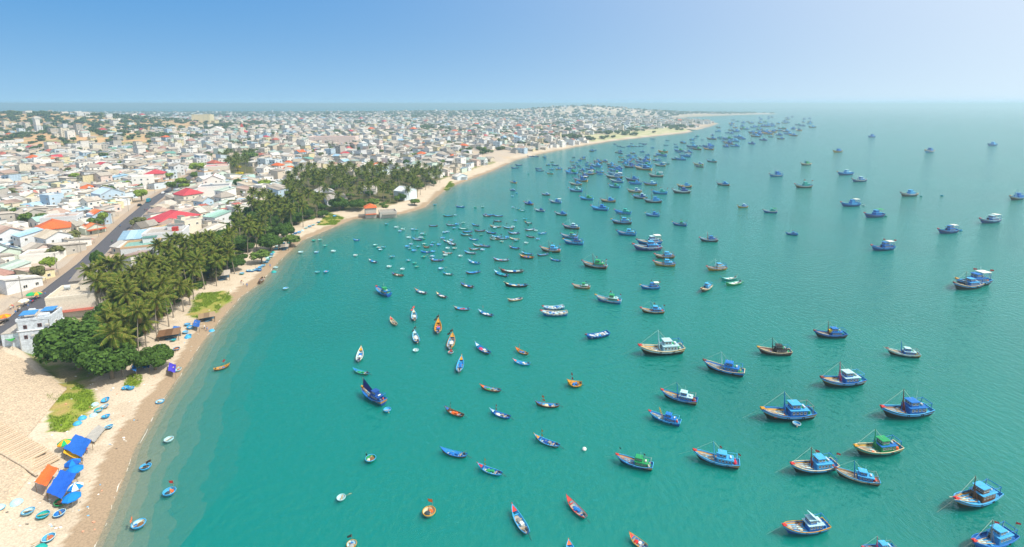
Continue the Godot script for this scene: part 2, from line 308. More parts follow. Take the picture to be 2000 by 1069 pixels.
const SAMPANS := [
	[7.8, 103.3, 150, 6.0, 1, 2, "y", "narrow sampan with blue tarp and yellow-green pennants at its bow"],
	[8.9, 117.6, 173, 5.8, 7, 15, "o", "grey-brown sampan with a cream bundle and orange pennants"],
	[16.9, 127.3, 172, 3.8, 6, 0, "r", "bright yellow tubby sampan with a tall pennant pole"],
	[3.0, 145.6, 140, 4.6, 6, 0, "r", "orange-bowed sampan with blue sheets and a red flag"],
	[2.8, 138.9, 159, 5.1, 1, 0, "", "blue-rimmed sampan moored behind an orange-bowed one"],
	[12.0, 84.2, 123, 5.3, 9, 0, "", "white sampan with red bow deck and a blue box"],
	[1.4, 81.2, 115, 6.2, 1, 13, "", "long light blue sampan with a grey mat at its stern"],
	[21.8, 76.7, 134, 3.3, 6, 9, "", "yellow sampan with a red bow and outboard pole"],
	[10.0, 74.9, 100, 3.0, 1, 1, "", "plain light blue sampan with an orange bow tip"],
	[-34.9, 172.1, 103, 7.3, 1, 5, "r", "sampan pointing up the bay with white tarp and red pennant"],
	[-31.1, 155.0, 109, 7.4, 1, 5, "k", "sampan with black pennant beside a white basket boat"],
	[-19.3, 151.6, 90, 8.4, 6, 5, "k", "cream sampan with yellow bow and dark pennant"],
	[-9.1, 147.1, 131, 7.0, 0, 10, "", "blue sampan with pink boxes"],
	[-15.0, 137.3, 89, 7.3, 1, 0, "", "slim sampan with a blue midship cover"],
	[-5.7, 124.9, 162, 5.6, 7, 4, "", "brown sampan with orange bow and green bundle"],
	[-14.2, 114.4, 149, 5.5, 7, 11, "k", "wooden sampan with an orange bundle and a black flag"],
	[-2.9, 113.6, 152, 5.4, 0, 5, "r", "blue-sided sampan with white crates and a red flag"],
	[-12.6, 99.5, 163, 5.9, 0, 0, "", "wooden sampan with bright blue gunwale and blue cross boards"],
	[-4.6, 94.3, 155, 5.4, 1, 4, "y", "wooden sampan with a lime net heap and beige flag"],
	[-42.7, 133.7, 158, 5.3, 3, 4, "", "turquoise sampan carrying a green net"],
	[-45.8, 143.2, 100, 7.1, 5, 0, "", "white sampan with yellow stern and blue thwarts"],
	[-83.4, 136.2, 38, 4.0, 6, 0, "r", "yellow-brown sampan off the beach with a red pennant"],
	[-86.5, 275.9, 180, 3.4, 0, 13, "", "blue sampan close off the sandy cove"],
	[-66.8, 236.6, 145, 5.6, 0, 1, "", "blue sampan moored apart, off the cove"],
	[-45.3, 261.5, 180, 3.0, 7, 13, "", "grey sampan among basket boats"],
	[-44.2, 252.5, 169, 4.9, 0, 0, "", "bright blue sampan among basket boats"],
	[-36.6, 238.7, 152, 5.2, 0, 1, "", "blue sampan at the edge of the basket boats"],
	[-32.8, 250.7, 169, 4.9, 15, 13, "", "cream sampan among basket boats"],
	[-32.7, 268.0, 135, 7.2, 15, 13, "", "pale sampan with a brown stripe"],
	[-28.6, 218.3, 156, 5.0, 3, 5, "k", "turquoise sampan with a raised pole"],
	[-50.6, 216.9, 159, 5.8, 7, 5, "", "tan sampan with a white floor"],
	[-36.7, 196.1, 146, 6.2, 0, 5, "k", "blue sampan with a dark pole at its stern"],
	[-27.8, 191.9, 139, 5.8, 7, 5, "", "wooden sampan with grey floor"],
	[-18.5, 178.9, 171, 5.8, 1, 9, "", "blue sampan with red and yellow crates"],
	[-9.5, 174.3, 145, 6.3, 0, 5, "r", "blue sampan with white floor and thin red pennant"],
	[-41.2, 167.3, 122, 5.9, 15, 13, "", "plain cream sampan without any load"],
	[-25.0, 162.6, 97, 8.5, 6, 10, "k", "sampan with yellow bow tip and pink bundle"],
	[-18.7, 203.1, 147, 6.7, 7, 5, "k", "brown sampan with white inside"],
	[-5.2, 238.7, 174, 7.5, 1, 9, "", "light blue sampan with a red-topped box"],
	[-4.8, 217.6, 141, 7.7, 1, 3, "k", "turquoise-floored sampan beside a long dark boat"],
	[0.0, 221.5, 180, 10.2, 8, 5, "", "long dark boat with white boxes"],
	[1.7, 203.4, 176, 9.4, 8, 15, "", "long black boat with a beige floor"],
	[1.2, 187.9, -159, 5.9, 15, 15, "", "tan flat sampan with an orange stern"],
	[7.2, 243.7, 159, 7.2, 7, 2, "k", "small brown boat with a stubby blue shelter"],
	[21.1, 238.7, 153, 5.4, 2, 13, "", "dark little boat with grey deck"],
	[1.3, 260.0, 152, 6.1, 2, 1, "r", "blue boat with a slanting pole"],
	[93.9, 211.6, -166, 8.1, 3, 5, "", "green boat full of white boxes, rafted on the far side"],
	[93.5, 205.6, -156, 9.3, 4, 5, "", "green boat full of white boxes, rafted on the near side"],
	[-107.1, 209.0, -75, 7.3, 7, 13, "", "wooden sampan hauled out on the wet sand"],
	[-38.0, 368.7, 167, 6.7, 0, 13, "", ""],
	[-15.3, 340.7, 169, 6.4, 0, 3, "", ""],
	[-9.3, 337.5, 178, 6.3, 0, 5, "", ""],
	[-9.3, 322.3, 159, 5.7, 7, 7, "", ""],
	[-22.7, 311.0, 142, 5.9, 1, 7, "", ""],
	[-10.1, 307.0, 174, 6.8, 15, 15, "k", ""],
	[-1.9, 304.4, 180, 6.6, 1, 0, "k", ""],
	[10.8, 299.2, 205, 6.6, 0, 5, "k", ""],
	[-26.3, 294.3, 198, 5.8, 0, 0, "", ""],
	[-26.6, 287.1, 165, 6.6, 3, 13, "", ""],
	[-19.2, 296.7, 189, 6.4, 7, 0, "", ""],
	[-12.3, 291.8, 152, 6.8, 0, 7, "k", ""],
	[-21.4, 277.0, 161, 5.5, 1, 15, "r", ""],
	[-9.8, 278.0, 174, 5.4, 7, 5, "", ""],
	[-4.9, 279.1, 193, 6.3, 1, 7, "k", ""],
	[1.5, 290.6, 197, 6.3, 0, 5, "r", ""],
	[1.4, 278.0, 160, 5.7, 15, 0, "", ""],
	[17.7, 290.6, 195, 5.2, 1, 15, "", ""],
	[-14.4, 263.5, 158, 6.0, 0, 13, "", ""],
	[-19.5, 257.6, 191, 5.6, 7, 5, "", ""],
	[-36.2, 238.3, 185, 6.4, 0, 7, "", ""],
	[-18.1, 235.0, 148, 6.6, 1, 5, "r", ""],
	[-17.5, 220.1, 200, 6.5, 0, 0, "", ""],
	[-29.8, 301.8, 167, 6.4, 3, 5, "k", ""],
	[-17.0, 337.9, 151, 6.4, 7, 5, "", ""],
	[-38.3, 311.4, 171, 5.6, 0, 7, "r", ""],
	[-52.8, 276.6, 154, 6.3, 0, 0, "k", ""],
	[10.4, 283.0, 142, 5.6, 7, 13, "", ""],
	[-43.1, 338.0, 188, 6.7, 3, 0, "", ""],
	[15.4, 247.5, 202, 6.0, 0, 7, "", ""],
	[-48.9, 309.1, 179, 5.7, 7, 0, "", ""],
	[-35.4, 272.7, 157, 5.5, 0, 3, "", ""],
	[-17.6, 264.5, 169, 6.3, 15, 3, "", ""],
	[7.1, 355.4, 155, 5.2, 3, 5, "", ""],
	[7.6, 249.4, 155, 5.8, 1, 3, "", ""],
	[-21.2, 250.9, 158, 6.4, 1, 13, "", ""],
	[0.8, 291.8, 179, 6.2, 0, 7, "r", ""],
	[-8.7, 283.1, 172, 6.6, 1, 0, "", ""],
	[10.4, 317.6, 145, 5.5, 7, 3, "", ""],
]
const FAR_SKIFFS := [
	[245.7, 978.7, 194],
	[251.1, 968.4, 191],
	[193.5, 893.7, 185],
	[193.3, 960.1, 216],
	[227.6, 975.3, 219],
	[190.5, 913.5, 141],
	[213.8, 919.2, 141],
	[221.8, 905.0, 153],
	[229.7, 910.3, 153],
	[244.6, 947.5, 203],
	[53.2, 627.9, 170],
	[69.8, 595.8, 207],
	[30.9, 593.9, 208],
	[26.1, 735.2, 188],
	[34.1, 732.8, 167],
	[0.4, 747.4, 156],
	[31.5, 573.3, 184],
	[3.5, 599.8, 190],
	[8.4, 628.7, 199],
	[321.4, 1061.0, 189],
	[399.1, 1074.8, 207],
	[304.7, 954.6, 213],
	[301.4, 1103.2, 154],
	[340.7, 919.9, 184],
	[475.7, 1146.2, 156],
	[399.6, 1119.8, 197],
	[339.4, 916.3, 162],
	[305.3, 1104.9, 206],
	[449.6, 1101.6, 162],
	[332.0, 925.1, 191],
	[281.5, 936.4, 165],
]
const BASKETS := [
	[-29.6, 146.7, 1.89, 12, "e", 0, "white basket boat floating beside a sampan stern"],
	[-18.7, 145.4, 1.72, 9, "n", 0, "basket boat with red bundle tied behind a cream sampan"],
	[-30.9, 115.6, 1.90, 1, "p", 0, "light blue basket boat drifting behind the navy trawler"],
	[-30.2, 97.8, 2.30, 4, "n", 0, "lime green basket boat piled with dark nets and poles"],
	[-32.9, 86.9, 1.70, 12, "p", 0, "pale aqua basket boat with a paddle over its rim"],
	[-15.4, 83.3, 2.47, 15, "n", 0, "large yellow-rimmed basket boat with blue cloth and flags"],
	[-27.6, 76.3, 1.76, 6, "n", 0, "yellow-rimmed basket boat with an orange bundle"],
	[-89.6, 119.1, 1.95, 1, "e", 0, "blue basket boat at the water edge"],
	[-77.5, 104.2, 1.97, 12, "e", 0, "pale aqua basket boat in the shallows"],
	[-76.5, 95.3, 2.14, 1, "n", 0, "blue basket boat with orange nets in the shallows"],
	[-66.9, 88.3, 2.30, 1, "n", 0, "blue basket boat with pink and white nets"],
	[-67.3, 80.5, 2.31, 1, "n", 0, "turquoise-lined basket boat with dark nets and a paddle"],
	[67.5, 110.0, 1.82, 0, "e", 0, "dark blue basket boat tied under a trawler hull"],
	[19.7, 253.0, 1.70, 3, "e", 0, "turquoise basket boat tied to an ochre trawler"],
	[-103.3, 115.7, 1.70, 12, "o", 1, ""],
	[-101.9, 117.4, 1.80, 1, "e", 1, ""],
	[-100.1, 114.8, 1.70, 12, "n", 1, ""],
	[-100.4, 111.6, 1.72, 12, "o", 1, ""],
	[-100.3, 113.1, 1.70, 3, "n", 1, ""],
	[-96.9, 111.0, 1.71, 1, "e", 1, ""],
	[-93.3, 107.3, 1.70, 1, "n", 1, ""],
	[-101.7, 110.0, 1.82, 1, "o", 1, ""],
	[-101.1, 107.9, 1.78, 1, "o", 1, ""],
	[-92.2, 83.7, 2.09, 12, "o", 1, "pale blue overturned basket boat with a bundle beside it"],
	[-88.0, 81.6, 1.96, 12, "n", 1, "grey-rimmed basket boat with pale lining on the sand"],
	[-84.9, 81.1, 1.95, 3, "e", 1, "emerald basket boat, empty on the sand"],
	[-84.6, 84.4, 2.01, 4, "n", 1, "green basket boat holding brown netting below the blue tarp"],
	[-82.5, 81.8, 1.87, 0, "p", 1, "deep blue basket boat with a plank across it"],
	[-79.8, 76.5, 1.94, 1, "n", 1, "steel blue basket boat with worn lining on the sand"],
	[-79.8, 74.7, 2.07, 3, "o", 1, "turquoise basket boat turned over at the beach corner"],
	[-93.2, 81.7, 1.70, 12, "o", 1, ""],
	[-94.8, 134.4, 1.89, 12, "n", 1, ""],
	[-106.0, 134.2, 1.88, 3, "e", 1, ""],
	[-104.3, 135.0, 2.04, 0, "e", 1, ""],
	[-100.0, 123.3, 1.70, 1, "n", 1, ""],
	[-101.3, 123.3, 1.70, 1, "e", 1, ""],
	[-102.6, 145.9, 1.88, 7, "n", 1, ""],
	[-109.9, 162.9, 1.90, 1, "e", 1, ""],
	[-100.6, 160.8, 1.88, 1, "o", 1, ""],
	[-107.0, 157.3, 1.84, 1, "e", 1, ""],
	[-104.8, 155.4, 1.70, 1, "n", 1, ""],
	[-107.1, 151.4, 1.70, 3, "e", 1, ""],
	[-115.7, 221.5, 1.95, 1, "e", 1, ""],
	[-114.1, 221.5, 2.14, 0, "n", 1, ""],
	[-117.8, 219.3, 2.08, 0, "e", 1, ""],
	[-118.6, 215.2, 2.09, 3, "e", 1, ""],
	[-118.2, 232.8, 2.06, 12, "n", 1, ""],
	[-116.6, 233.6, 2.28, 1, "n", 1, ""],
	[-115.4, 228.2, 2.15, 1, "e", 1, ""],
	[-119.9, 241.1, 2.10, 12, "o", 1, ""],
	[-118.2, 241.9, 2.03, 12, "e", 1, ""],
	[-120.9, 249.8, 2.05, 3, "o", 1, ""],
	[-121.9, 255.4, 2.17, 1, "n", 1, ""],
	[-123.1, 259.2, 2.18, 12, "p", 1, ""],
	[-107.6, 221.5, 2.27, 3, "o", 1, ""],
	[-109.4, 227.4, 2.21, 12, "e", 1, ""],
	[-122.7, 266.2, 2.01, 1, "n", 1, ""],
	[-120.6, 267.3, 2.10, 3, "p", 1, ""],
	[-124.3, 275.8, 1.97, 1, "n", 1, ""],
	[-124.8, 282.5, 2.09, 3, "n", 1, ""],
	[-123.5, 288.4, 2.15, 1, "e", 1, ""],
	[-123.2, 298.2, 2.03, 12, "e", 1, ""],
	[-122.6, 302.1, 2.28, 1, "e", 1, ""],
	[-121.9, 306.0, 2.21, 12, "n", 1, ""],
	[-121.3, 312.9, 2.12, 1, "e", 1, ""],
	[-117.1, 330.5, 2.24, 1, "e", 1, ""],
	[-117.5, 237.7, 2.09, 3, "p", 1, ""],
	[-119.6, 245.4, 2.18, 1, "e", 1, ""],
	[-122.7, 263.2, 2.23, 1, "n", 1, ""],
	[-123.8, 271.5, 2.08, 1, "e", 1, ""],
	[-124.6, 286.0, 2.20, 0, "n", 1, ""],
	[-123.6, 293.2, 2.11, 12, "o", 1, ""],
	[-104.8, 154.8, 2.15, 1, "o", 1, ""],
	[-107.7, 160.9, 2.19, 1, "n", 1, ""],
	[-115.4, 225.2, 2.10, 1, "p", 1, ""],
	[-116.4, 220.0, 2.26, 0, "e", 1, ""],
	[-107.9, 252.1, 2.48, 12, "e", 0, ""],
	[-99.8, 252.1, 2.35, 1, "e", 0, ""],
	[-99.8, 264.4, 2.20, 3, "n", 0, ""],
	[-91.8, 253.9, 2.59, 12, "e", 0, ""],
	[-106.8, 275.9, 2.32, 3, "p", 0, ""],
	[-109.8, 274.8, 2.35, 3, "e", 0, ""],
	[-87.6, 220.8, 2.26, 3, "e", 0, ""],
	[-83.9, 221.5, 2.28, 1, "n", 0, ""],
	[-92.9, 200.1, 2.16, 3, "e", 0, ""],
	[-78.3, 246.7, 2.26, 12, "n", 0, ""],
	[-73.3, 265.4, 2.48, 3, "e", 0, ""],
	[-70.1, 260.5, 2.41, 3, "n", 0, ""],
	[-67.9, 261.5, 2.16, 3, "e", 0, ""],
	[-68.3, 256.7, 2.17, 3, "e", 0, ""],
	[-78.9, 313.8, 2.32, 3, "p", 0, ""],
	[-71.0, 305.7, 2.57, 12, "n", 0, ""],
	[-66.1, 301.8, 2.26, 3, "e", 0, ""],
	[-59.9, 300.5, 2.32, 1, "e", 0, ""],
	[-57.5, 299.2, 2.10, 3, "p", 0, ""],
	[-50.8, 288.3, 2.46, 3, "e", 0, ""],
	[-49.5, 279.1, 2.10, 3, "p", 0, ""],
	[-52.0, 280.3, 2.33, 3, "n", 0, ""],
	[-53.7, 277.0, 2.59, 3, "n", 0, ""],
	[-54.5, 267.5, 2.14, 1, "p", 0, ""],
	[-53.3, 258.6, 2.10, 3, "n", 0, ""],
	[-47.3, 267.5, 2.47, 3, "e", 0, ""],
	[-43.0, 270.6, 2.25, 3, "e", 0, ""],
	[-43.6, 244.1, 2.60, 3, "e", 0, ""],
	[-39.4, 245.0, 2.39, 1, "p", 0, ""],
	[-33.9, 275.9, 2.20, 3, "p", 0, ""],
	[-33.8, 259.6, 2.36, 12, "e", 0, ""],
	[-39.0, 280.3, 2.46, 1, "e", 0, ""],
	[-38.2, 294.3, 2.41, 1, "e", 0, ""],
	[-59.3, 244.1, 2.58, 3, "n", 0, ""],
	[-57.2, 228.8, 2.38, 12, "e", 0, ""],
	[-50.2, 225.1, 2.23, 12, "e", 0, ""],
	[-50.0, 238.3, 2.34, 3, "n", 0, ""],
	[-46.3, 234.2, 2.14, 3, "e", 0, ""],
	[-44.3, 228.8, 2.12, 3, "e", 0, ""],
	[-32.7, 225.8, 2.43, 1, "e", 0, ""],
	[-31.0, 318.0, 2.31, 3, "e", 0, ""],
	[-26.9, 366.8, 2.28, 3, "p", 0, ""],
	[2.3, 323.7, 2.31, 12, "e", 0, ""],
	[8.4, 328.2, 2.57, 3, "p", 0, ""],
	[10.7, 316.5, 2.49, 3, "e", 0, ""],
	[0.6, 307.0, 2.57, 12, "e", 0, ""],
	[-17.7, 287.1, 2.16, 3, "n", 0, ""],
	[-5.6, 272.7, 2.14, 3, "n", 0, ""],
	[14.6, 278.0, 2.43, 12, "p", 0, ""],
	[-15.2, 256.7, 2.57, 12, "e", 0, ""],
	[-39.3, 280.3, 2.36, 12, "n", 0, ""],
	[-32.6, 267.5, 2.44, 1, "n", 0, ""],
	[17.7, 549.2, 2.29, 3, "e", 0, ""],
	[3.9, 427.4, 2.29, 1, "n", 0, ""],
	[0.4, 412.8, 2.40, 1, "e", 0, ""],
	[-65.8, 300.5, 2.52, 12, "p", 0, ""],
	[38.2, 566.0, 2.19, 1, "n", 0, ""],
	[354.4, 415.2, 2.54, 3, "e", 0, ""],
	[268.2, 298.0, 2.55, 1, "p", 0, ""],
	[252.1, 337.5, 2.41, 3, "e", 0, ""],
	[262.3, 374.4, 2.31, 12, "n", 0, ""],
	[335.3, 412.8, 2.21, 3, "p", 0, ""],
	[-38.6, 340.7, 2.12, 12, "e", 0, ""],
	[-43.0, 265.7, 2.27, 1, "n", 0, ""],
	[-33.1, 273.9, 2.24, 3, "e", 0, ""],
	[14.3, 297.5, 2.26, 12, "e", 0, ""],
	[-33.4, 247.2, 2.48, 12, "e", 0, ""],
	[-0.5, 300.2, 2.14, 3, "n", 0, ""],
	[-57.8, 376.7, 2.58, 3, "n", 0, ""],
	[18.6, 291.7, 2.17, 12, "p", 0, ""],
	[-49.5, 262.3, 2.45, 3, "e", 0, ""],
	[-66.7, 296.2, 2.20, 1, "e", 0, ""],
	[4.4, 362.1, 2.59, 3, "p", 0, ""],
	[-55.6, 262.9, 2.55, 1, "p", 0, ""],
	[-40.0, 293.1, 2.20, 1, "e", 0, ""],
	[0.8, 367.1, 2.36, 12, "n", 0, ""],
	[-50.6, 255.1, 2.49, 1, "p", 0, ""],
	[-2.8, 282.7, 2.28, 1, "e", 0, ""],
	[-58.5, 281.3, 2.45, 12, "e", 0, ""],
	[-51.5, 281.1, 2.45, 12, "n", 0, ""],
	[-52.3, 289.9, 2.45, 12, "p", 0, ""],
	[-21.5, 368.6, 2.30, 3, "e", 0, ""],
	[-30.1, 259.2, 2.40, 3, "n", 0, ""],
	[-34.7, 313.8, 2.60, 1, "e", 0, ""],
	[-35.1, 303.6, 2.26, 3, "n", 0, ""],
	[-10.6, 277.4, 2.27, 3, "e", 0, ""],
	[7.8, 269.9, 2.34, 12, "n", 0, ""],
	[2.5, 275.0, 2.49, 3, "e", 0, ""],
	[-39.3, 266.5, 2.39, 1, "p", 0, ""],
	[-25.7, 245.7, 2.15, 12, "e", 0, ""],
	[-40.5, 253.4, 2.35, 1, "e", 0, ""],
	[-10.4, 282.3, 2.34, 12, "n", 0, ""],
	[-10.4, 304.1, 2.48, 3, "e", 0, ""],
]
const COAST := [Vector2(-62.0, 40.0), Vector2(-71.6, 76.0), Vector2(-75.0, 83.7), Vector2(-78.5, 91.6), Vector2(-83.0, 100.9), Vector2(-86.2, 110.0), Vector2(-90.6, 123.0), Vector2(-94.2, 136.2), Vector2(-98.6, 152.2), Vector2(-102.7, 169.8), Vector2(-106.9, 191.6), Vector2(-106.8, 208.0), Vector2(-112.7, 238.3), Vector2(-116.7, 275.9), Vector2(-109.9, 305.7), Vector2(-104.7, 329.7), Vector2(-89.4, 335.9), Vector2(-74.6, 347.3), Vector2(-63.9, 368.7), Vector2(-61.8, 410.5), Vector2(-56.2, 462.7), Vector2(-41.3, 511.1), Vector2(-23.0, 570.4), Vector2(7.0, 693.0), Vector2(46.9, 779.9), Vector2(106.9, 891.2), Vector2(210.1, 1053.4), Vector2(335.8, 1204.6), Vector2(450.3, 1331.7), Vector2(644.4, 1686.4), Vector2(800.0, 1990.0), Vector2(812.0, 2080.0), Vector2(770.0, 2260.0), Vector2(800.0, 2600.0), Vector2(1000.0, 2950.0), Vector2(1300.0, 3250.0), Vector2(1600.0, 3550.0), Vector2(1960.0, 3800.0), Vector2(1990.0, 3900.0), Vector2(1800.0, 4050.0), Vector2(1300.0, 4250.0), Vector2(600.0, 4350.0), Vector2(-300.0, 4300.0), Vector2(-1500.0, 4250.0), Vector2(-3000.0, 4300.0), Vector2(-5200.0, 4500.0), Vector2(-5200.0, 40.0)]
const ROAD := [Vector2(-143.5, 118.0), Vector2(-151.4, 141.6), Vector2(-162.4, 163.4), Vector2(-173.6, 188.3), Vector2(-184.7, 213.9), Vector2(-204.1, 252.0), Vector2(-224.4, 291.7), Vector2(-250.1, 345.5), Vector2(-263.0, 374.9), Vector2(-276.2, 409.6), Vector2(-313.6, 501.6), Vector2(-345, 585), Vector2(-385, 700)]
var groves := [PackedVector2Array([Vector2(-126.3, 152.3), Vector2(-155.0, 178.6), Vector2(-149.4, 188.5), Vector2(-148.4, 207.2), Vector2(-157.3, 227.3), Vector2(-143.0, 239.2), Vector2(-124.1, 218.8), Vector2(-105.0, 178.6), Vector2(-107.9, 163.3), Vector2(-97.5, 134.1), Vector2(-98.4, 122.1), Vector2(-117.7, 137.4)]), PackedVector2Array([Vector2(-117.8, 207.2), Vector2(-156.1, 274.4), Vector2(-172.8, 326.3), Vector2(-159.5, 344.8), Vector2(-188.7, 429.3), Vector2(-193.1, 479.1), Vector2(-148.2, 490.5), Vector2(-70.2, 498.4), Vector2(-56.5, 423.4), Vector2(-60.3, 344.8), Vector2(-98.1, 372.1), Vector2(-119.2, 344.8), Vector2(-119.6, 326.3), Vector2(-111.5, 271.9), Vector2(-112.4, 231.7)]), PackedVector2Array([Vector2(-259.6, 461.3), Vector2(-360.0, 641.7), Vector2(-327.9, 641.7), Vector2(-242.4, 479.1)])]
var lawns := [PackedVector2Array([Vector2(-103.2, 103.4), Vector2(-116.6, 117.6), Vector2(-116.5, 124.8), Vector2(-104.9, 118.8), Vector2(-101.5, 112.2), Vector2(-100.0, 105.3)]), PackedVector2Array([Vector2(-104.9, 137.3), Vector2(-109.6, 146.2), Vector2(-106.6, 147.6), Vector2(-102.8, 140.4)]), PackedVector2Array([Vector2(-114.6, 170.4), Vector2(-123.0, 190.4), Vector2(-114.1, 196.0), Vector2(-109.4, 189.3), Vector2(-107.3, 175.0), Vector2(-109.5, 169.5)]), PackedVector2Array([Vector2(-120.3, 306.9), Vector2(-124.5, 338.5), Vector2(-110.9, 330.5), Vector2(-110.5, 312.5)]), PackedVector2Array([Vector2(-103.0, 124.8), Vector2(-105.9, 130.9), Vector2(-101.9, 130.9), Vector2(-99.5, 125.6)]), PackedVector2Array([Vector2(-60.6, 446.6), Vector2(-59.8, 493.3), Vector2(-53.6, 473.6), Vector2(-56.0, 438.3)])]


const HUES := ["1873c6", "46ace6", "1f4f9e", "1fa8a0", "229a5e", "dfe2de", "cf9420", "77502f", "2b2522", "c8322e", "cc3f6c", "e8692c", "b4dde6", "8f8f8a", "7c332c", "dccfae"]
const HUE_NAMES := ["blue", "light blue", "dark blue", "turquoise", "green", "white", "ochre", "brown", "black", "red", "pink", "orange", "pale aqua", "grey", "dark red", "cream"]

var used := {}
var mats := {}
var shapes := {}
var noise := FastNoiseLite.new()
var coast := PackedVector2Array()
var taken := []

# ------------------------------------------------------------------ mesh builder
class MB:
	var v := PackedVector3Array()
	var n := PackedVector3Array()
	var c := PackedColorArray()
	var i := PackedInt32Array()
	var col := Color.WHITE
	var t := Transform3D()
	func put(p, nn):
		v.append(t * p); n.append((t.basis * nn).normalized()); c.append(col)
	func quad(a, b, e, d):
		var m = v.size()
		var A = t * a; var B = t * b; var E = t * e; var D = t * d
		var nn = (E - A).cross(D - B).normalized()
		for p in [A, B, E, D]:
			v.append(p); n.append(nn); c.append(col)
		i.append_array([m, m + 2, m + 1, m, m + 3, m + 2])
	func tri(a, b, e):
		var m = v.size()
		var A = t * a; var B = t * b; var E = t * e
		var nn = (B - A).cross(E - A).normalized()
		for p in [A, B, E]:
			v.append(p); n.append(nn); c.append(col)
		i.append_array([m, m + 2, m + 1])
	func box(lo, hi):
		var p = [Vector3(lo.x, lo.y, lo.z), Vector3(hi.x, lo.y, lo.z), Vector3(hi.x, hi.y, lo.z), Vector3(lo.x, hi.y, lo.z), Vector3(lo.x, lo.y, hi.z), Vector3(hi.x, lo.y, hi.z), Vector3(hi.x, hi.y, hi.z), Vector3(lo.x, hi.y, hi.z)]
		quad(p[4], p[5], p[6], p[7]); quad(p[1], p[0], p[3], p[2]); quad(p[5], p[1], p[2], p[6]); quad(p[0], p[4], p[7], p[3]); quad(p[7], p[6], p[2], p[3]); quad(p[0], p[1], p[5], p[4])
	func cbox(m, s):
		box(m - s / 2, m + s / 2)
	func bar(a, b, r, sides = 6, r2 = -1.0):
		tube([a, b], [r, r if r2 < 0 else r2], sides)
	func tube(pts, rad, sides = 6):
		var rows = []
		for k in pts.size():
			var f = (pts[mini(k + 1, pts.size() - 1)] - pts[maxi(k - 1, 0)]).normalized()
			var s = f.cross(Vector3.UP if absf(f.y) < 0.9 else Vector3.RIGHT).normalized()
			var u = s.cross(f)
			var row = []
			for q in sides:
				var a = TAU * q / sides
				row.append(pts[k] + (s * cos(a) + u * sin(a)) * rad[k])
			rows.append(row)
		grid(rows, true)
		var e = rows[-1]
		for q in range(1, sides - 1):
			tri(e[0], e[q], e[q + 1])
	func lathe(prof, sides = 20, at = Vector3.ZERO):
		var rows = []
		for p in prof:
			var row = []
			for q in sides:
				var a = TAU * q / sides
				row.append(at + Vector3(cos(a) * p.x, p.y, -sin(a) * p.x))
			rows.append(row)
		grid(rows, true)
	func grid(rows, closed = false):
		# smooth sheet; quads (r,q) (r,q+1) (r+1,q+1) (r+1,q), counter-clockwise from outside
		var R = rows.size(); var Q = rows[0].size(); var m = v.size()
		for r in R:
			for q in Q:
				var ql = (q - 1 + Q) % Q if closed else maxi(q - 1, 0)
				var qr = (q + 1) % Q if closed else mini(q + 1, Q - 1)
				var a = rows[r][qr] - rows[r][ql]
				var b = rows[mini(r + 1, R - 1)][q] - rows[maxi(r - 1, 0)][q]
				var nn = a.cross(b)
				if nn.length_squared() < 1e-12:
					b = rows[mini(r + 1, R - 1)][qr] - rows[maxi(r - 1, 0)][ql]
					nn = a.cross(b)
					if nn.length_squared() < 1e-12:
						nn = Vector3.UP
				put(rows[r][q], nn.normalized())
		for r in R - 1:
			for q in (Q if closed else Q - 1):
				var q2 = (q + 1) % Q
				var a = m + r * Q + q; var b = m + r * Q + q2; var e = m + (r + 1) * Q + q2; var d = m + (r + 1) * Q + q
				i.append_array([a, e, b, a, d, e])
	func add(o, tr, cc = null):
		var m = v.size()
		for k in o.v.size():
			v.append(tr * o.v[k]); n.append((tr.basis.inverse().transposed() * o.n[k]).normalized()); c.append(o.c[k] if cc == null else cc)
		var flip = tr.basis.determinant() < 0
		for k in range(0, o.i.size(), 3):
			if flip:
				i.append_array([m + o.i[k], m + o.i[k + 2], m + o.i[k + 1]])
			else:
				i.append_array([m + o.i[k], m + o.i[k + 1], m + o.i[k + 2]])
	func mesh():
		var a = []
		a.resize(Mesh.ARRAY_MAX)
		a[Mesh.ARRAY_VERTEX] = v; a[Mesh.ARRAY_NORMAL] = n; a[Mesh.ARRAY_COLOR] = c; a[Mesh.ARRAY_INDEX] = i
		var m = ArrayMesh.new()
		m.add_surface_from_arrays(Mesh.PRIMITIVE_TRIANGLES, a)
		return m

func wp(x, y, d):
	return Vector3(x, y, -d)

# ------------------------------------------------------------------ nodes
func numbered(called):
	used[called] = used.get(called, -1) + 1
	return called if used[called] == 0 else "%s_%03d" % [called, used[called]]

func tag(o, label, category, group = "", kind = ""):
	if label: o.set_meta("label", label)
	if category: o.set_meta("category", category)
	if group: o.set_meta("group", group)
	if kind: o.set_meta("kind", kind)
	return o

func thing(called, label, category, at, turn = 0.0, group = ""):
	var o = Node3D.new()
	o.name = numbered(called)
	add_child(o)
	o.position = at
	o.rotation.y = turn
	return tag(o, label, category, group)

func part(parent, called, mesh, mat, tr = Transform3D()):
	var o = MeshInstance3D.new()
	o.name = called
	o.mesh = mesh.mesh() if mesh is MB else mesh
	o.material_override = mat
	o.transform = tr
	parent.add_child(o, true)
	return o

func whole(called, mesh, mat, label, category, group = "", kind = "", at = Vector3.ZERO):
	var o = MeshInstance3D.new()
	o.name = numbered(called)
	o.mesh = mesh.mesh() if mesh is MB else mesh
	o.material_override = mat
	o.position = at
	add_child(o)
	return tag(o, label, category, group, kind)

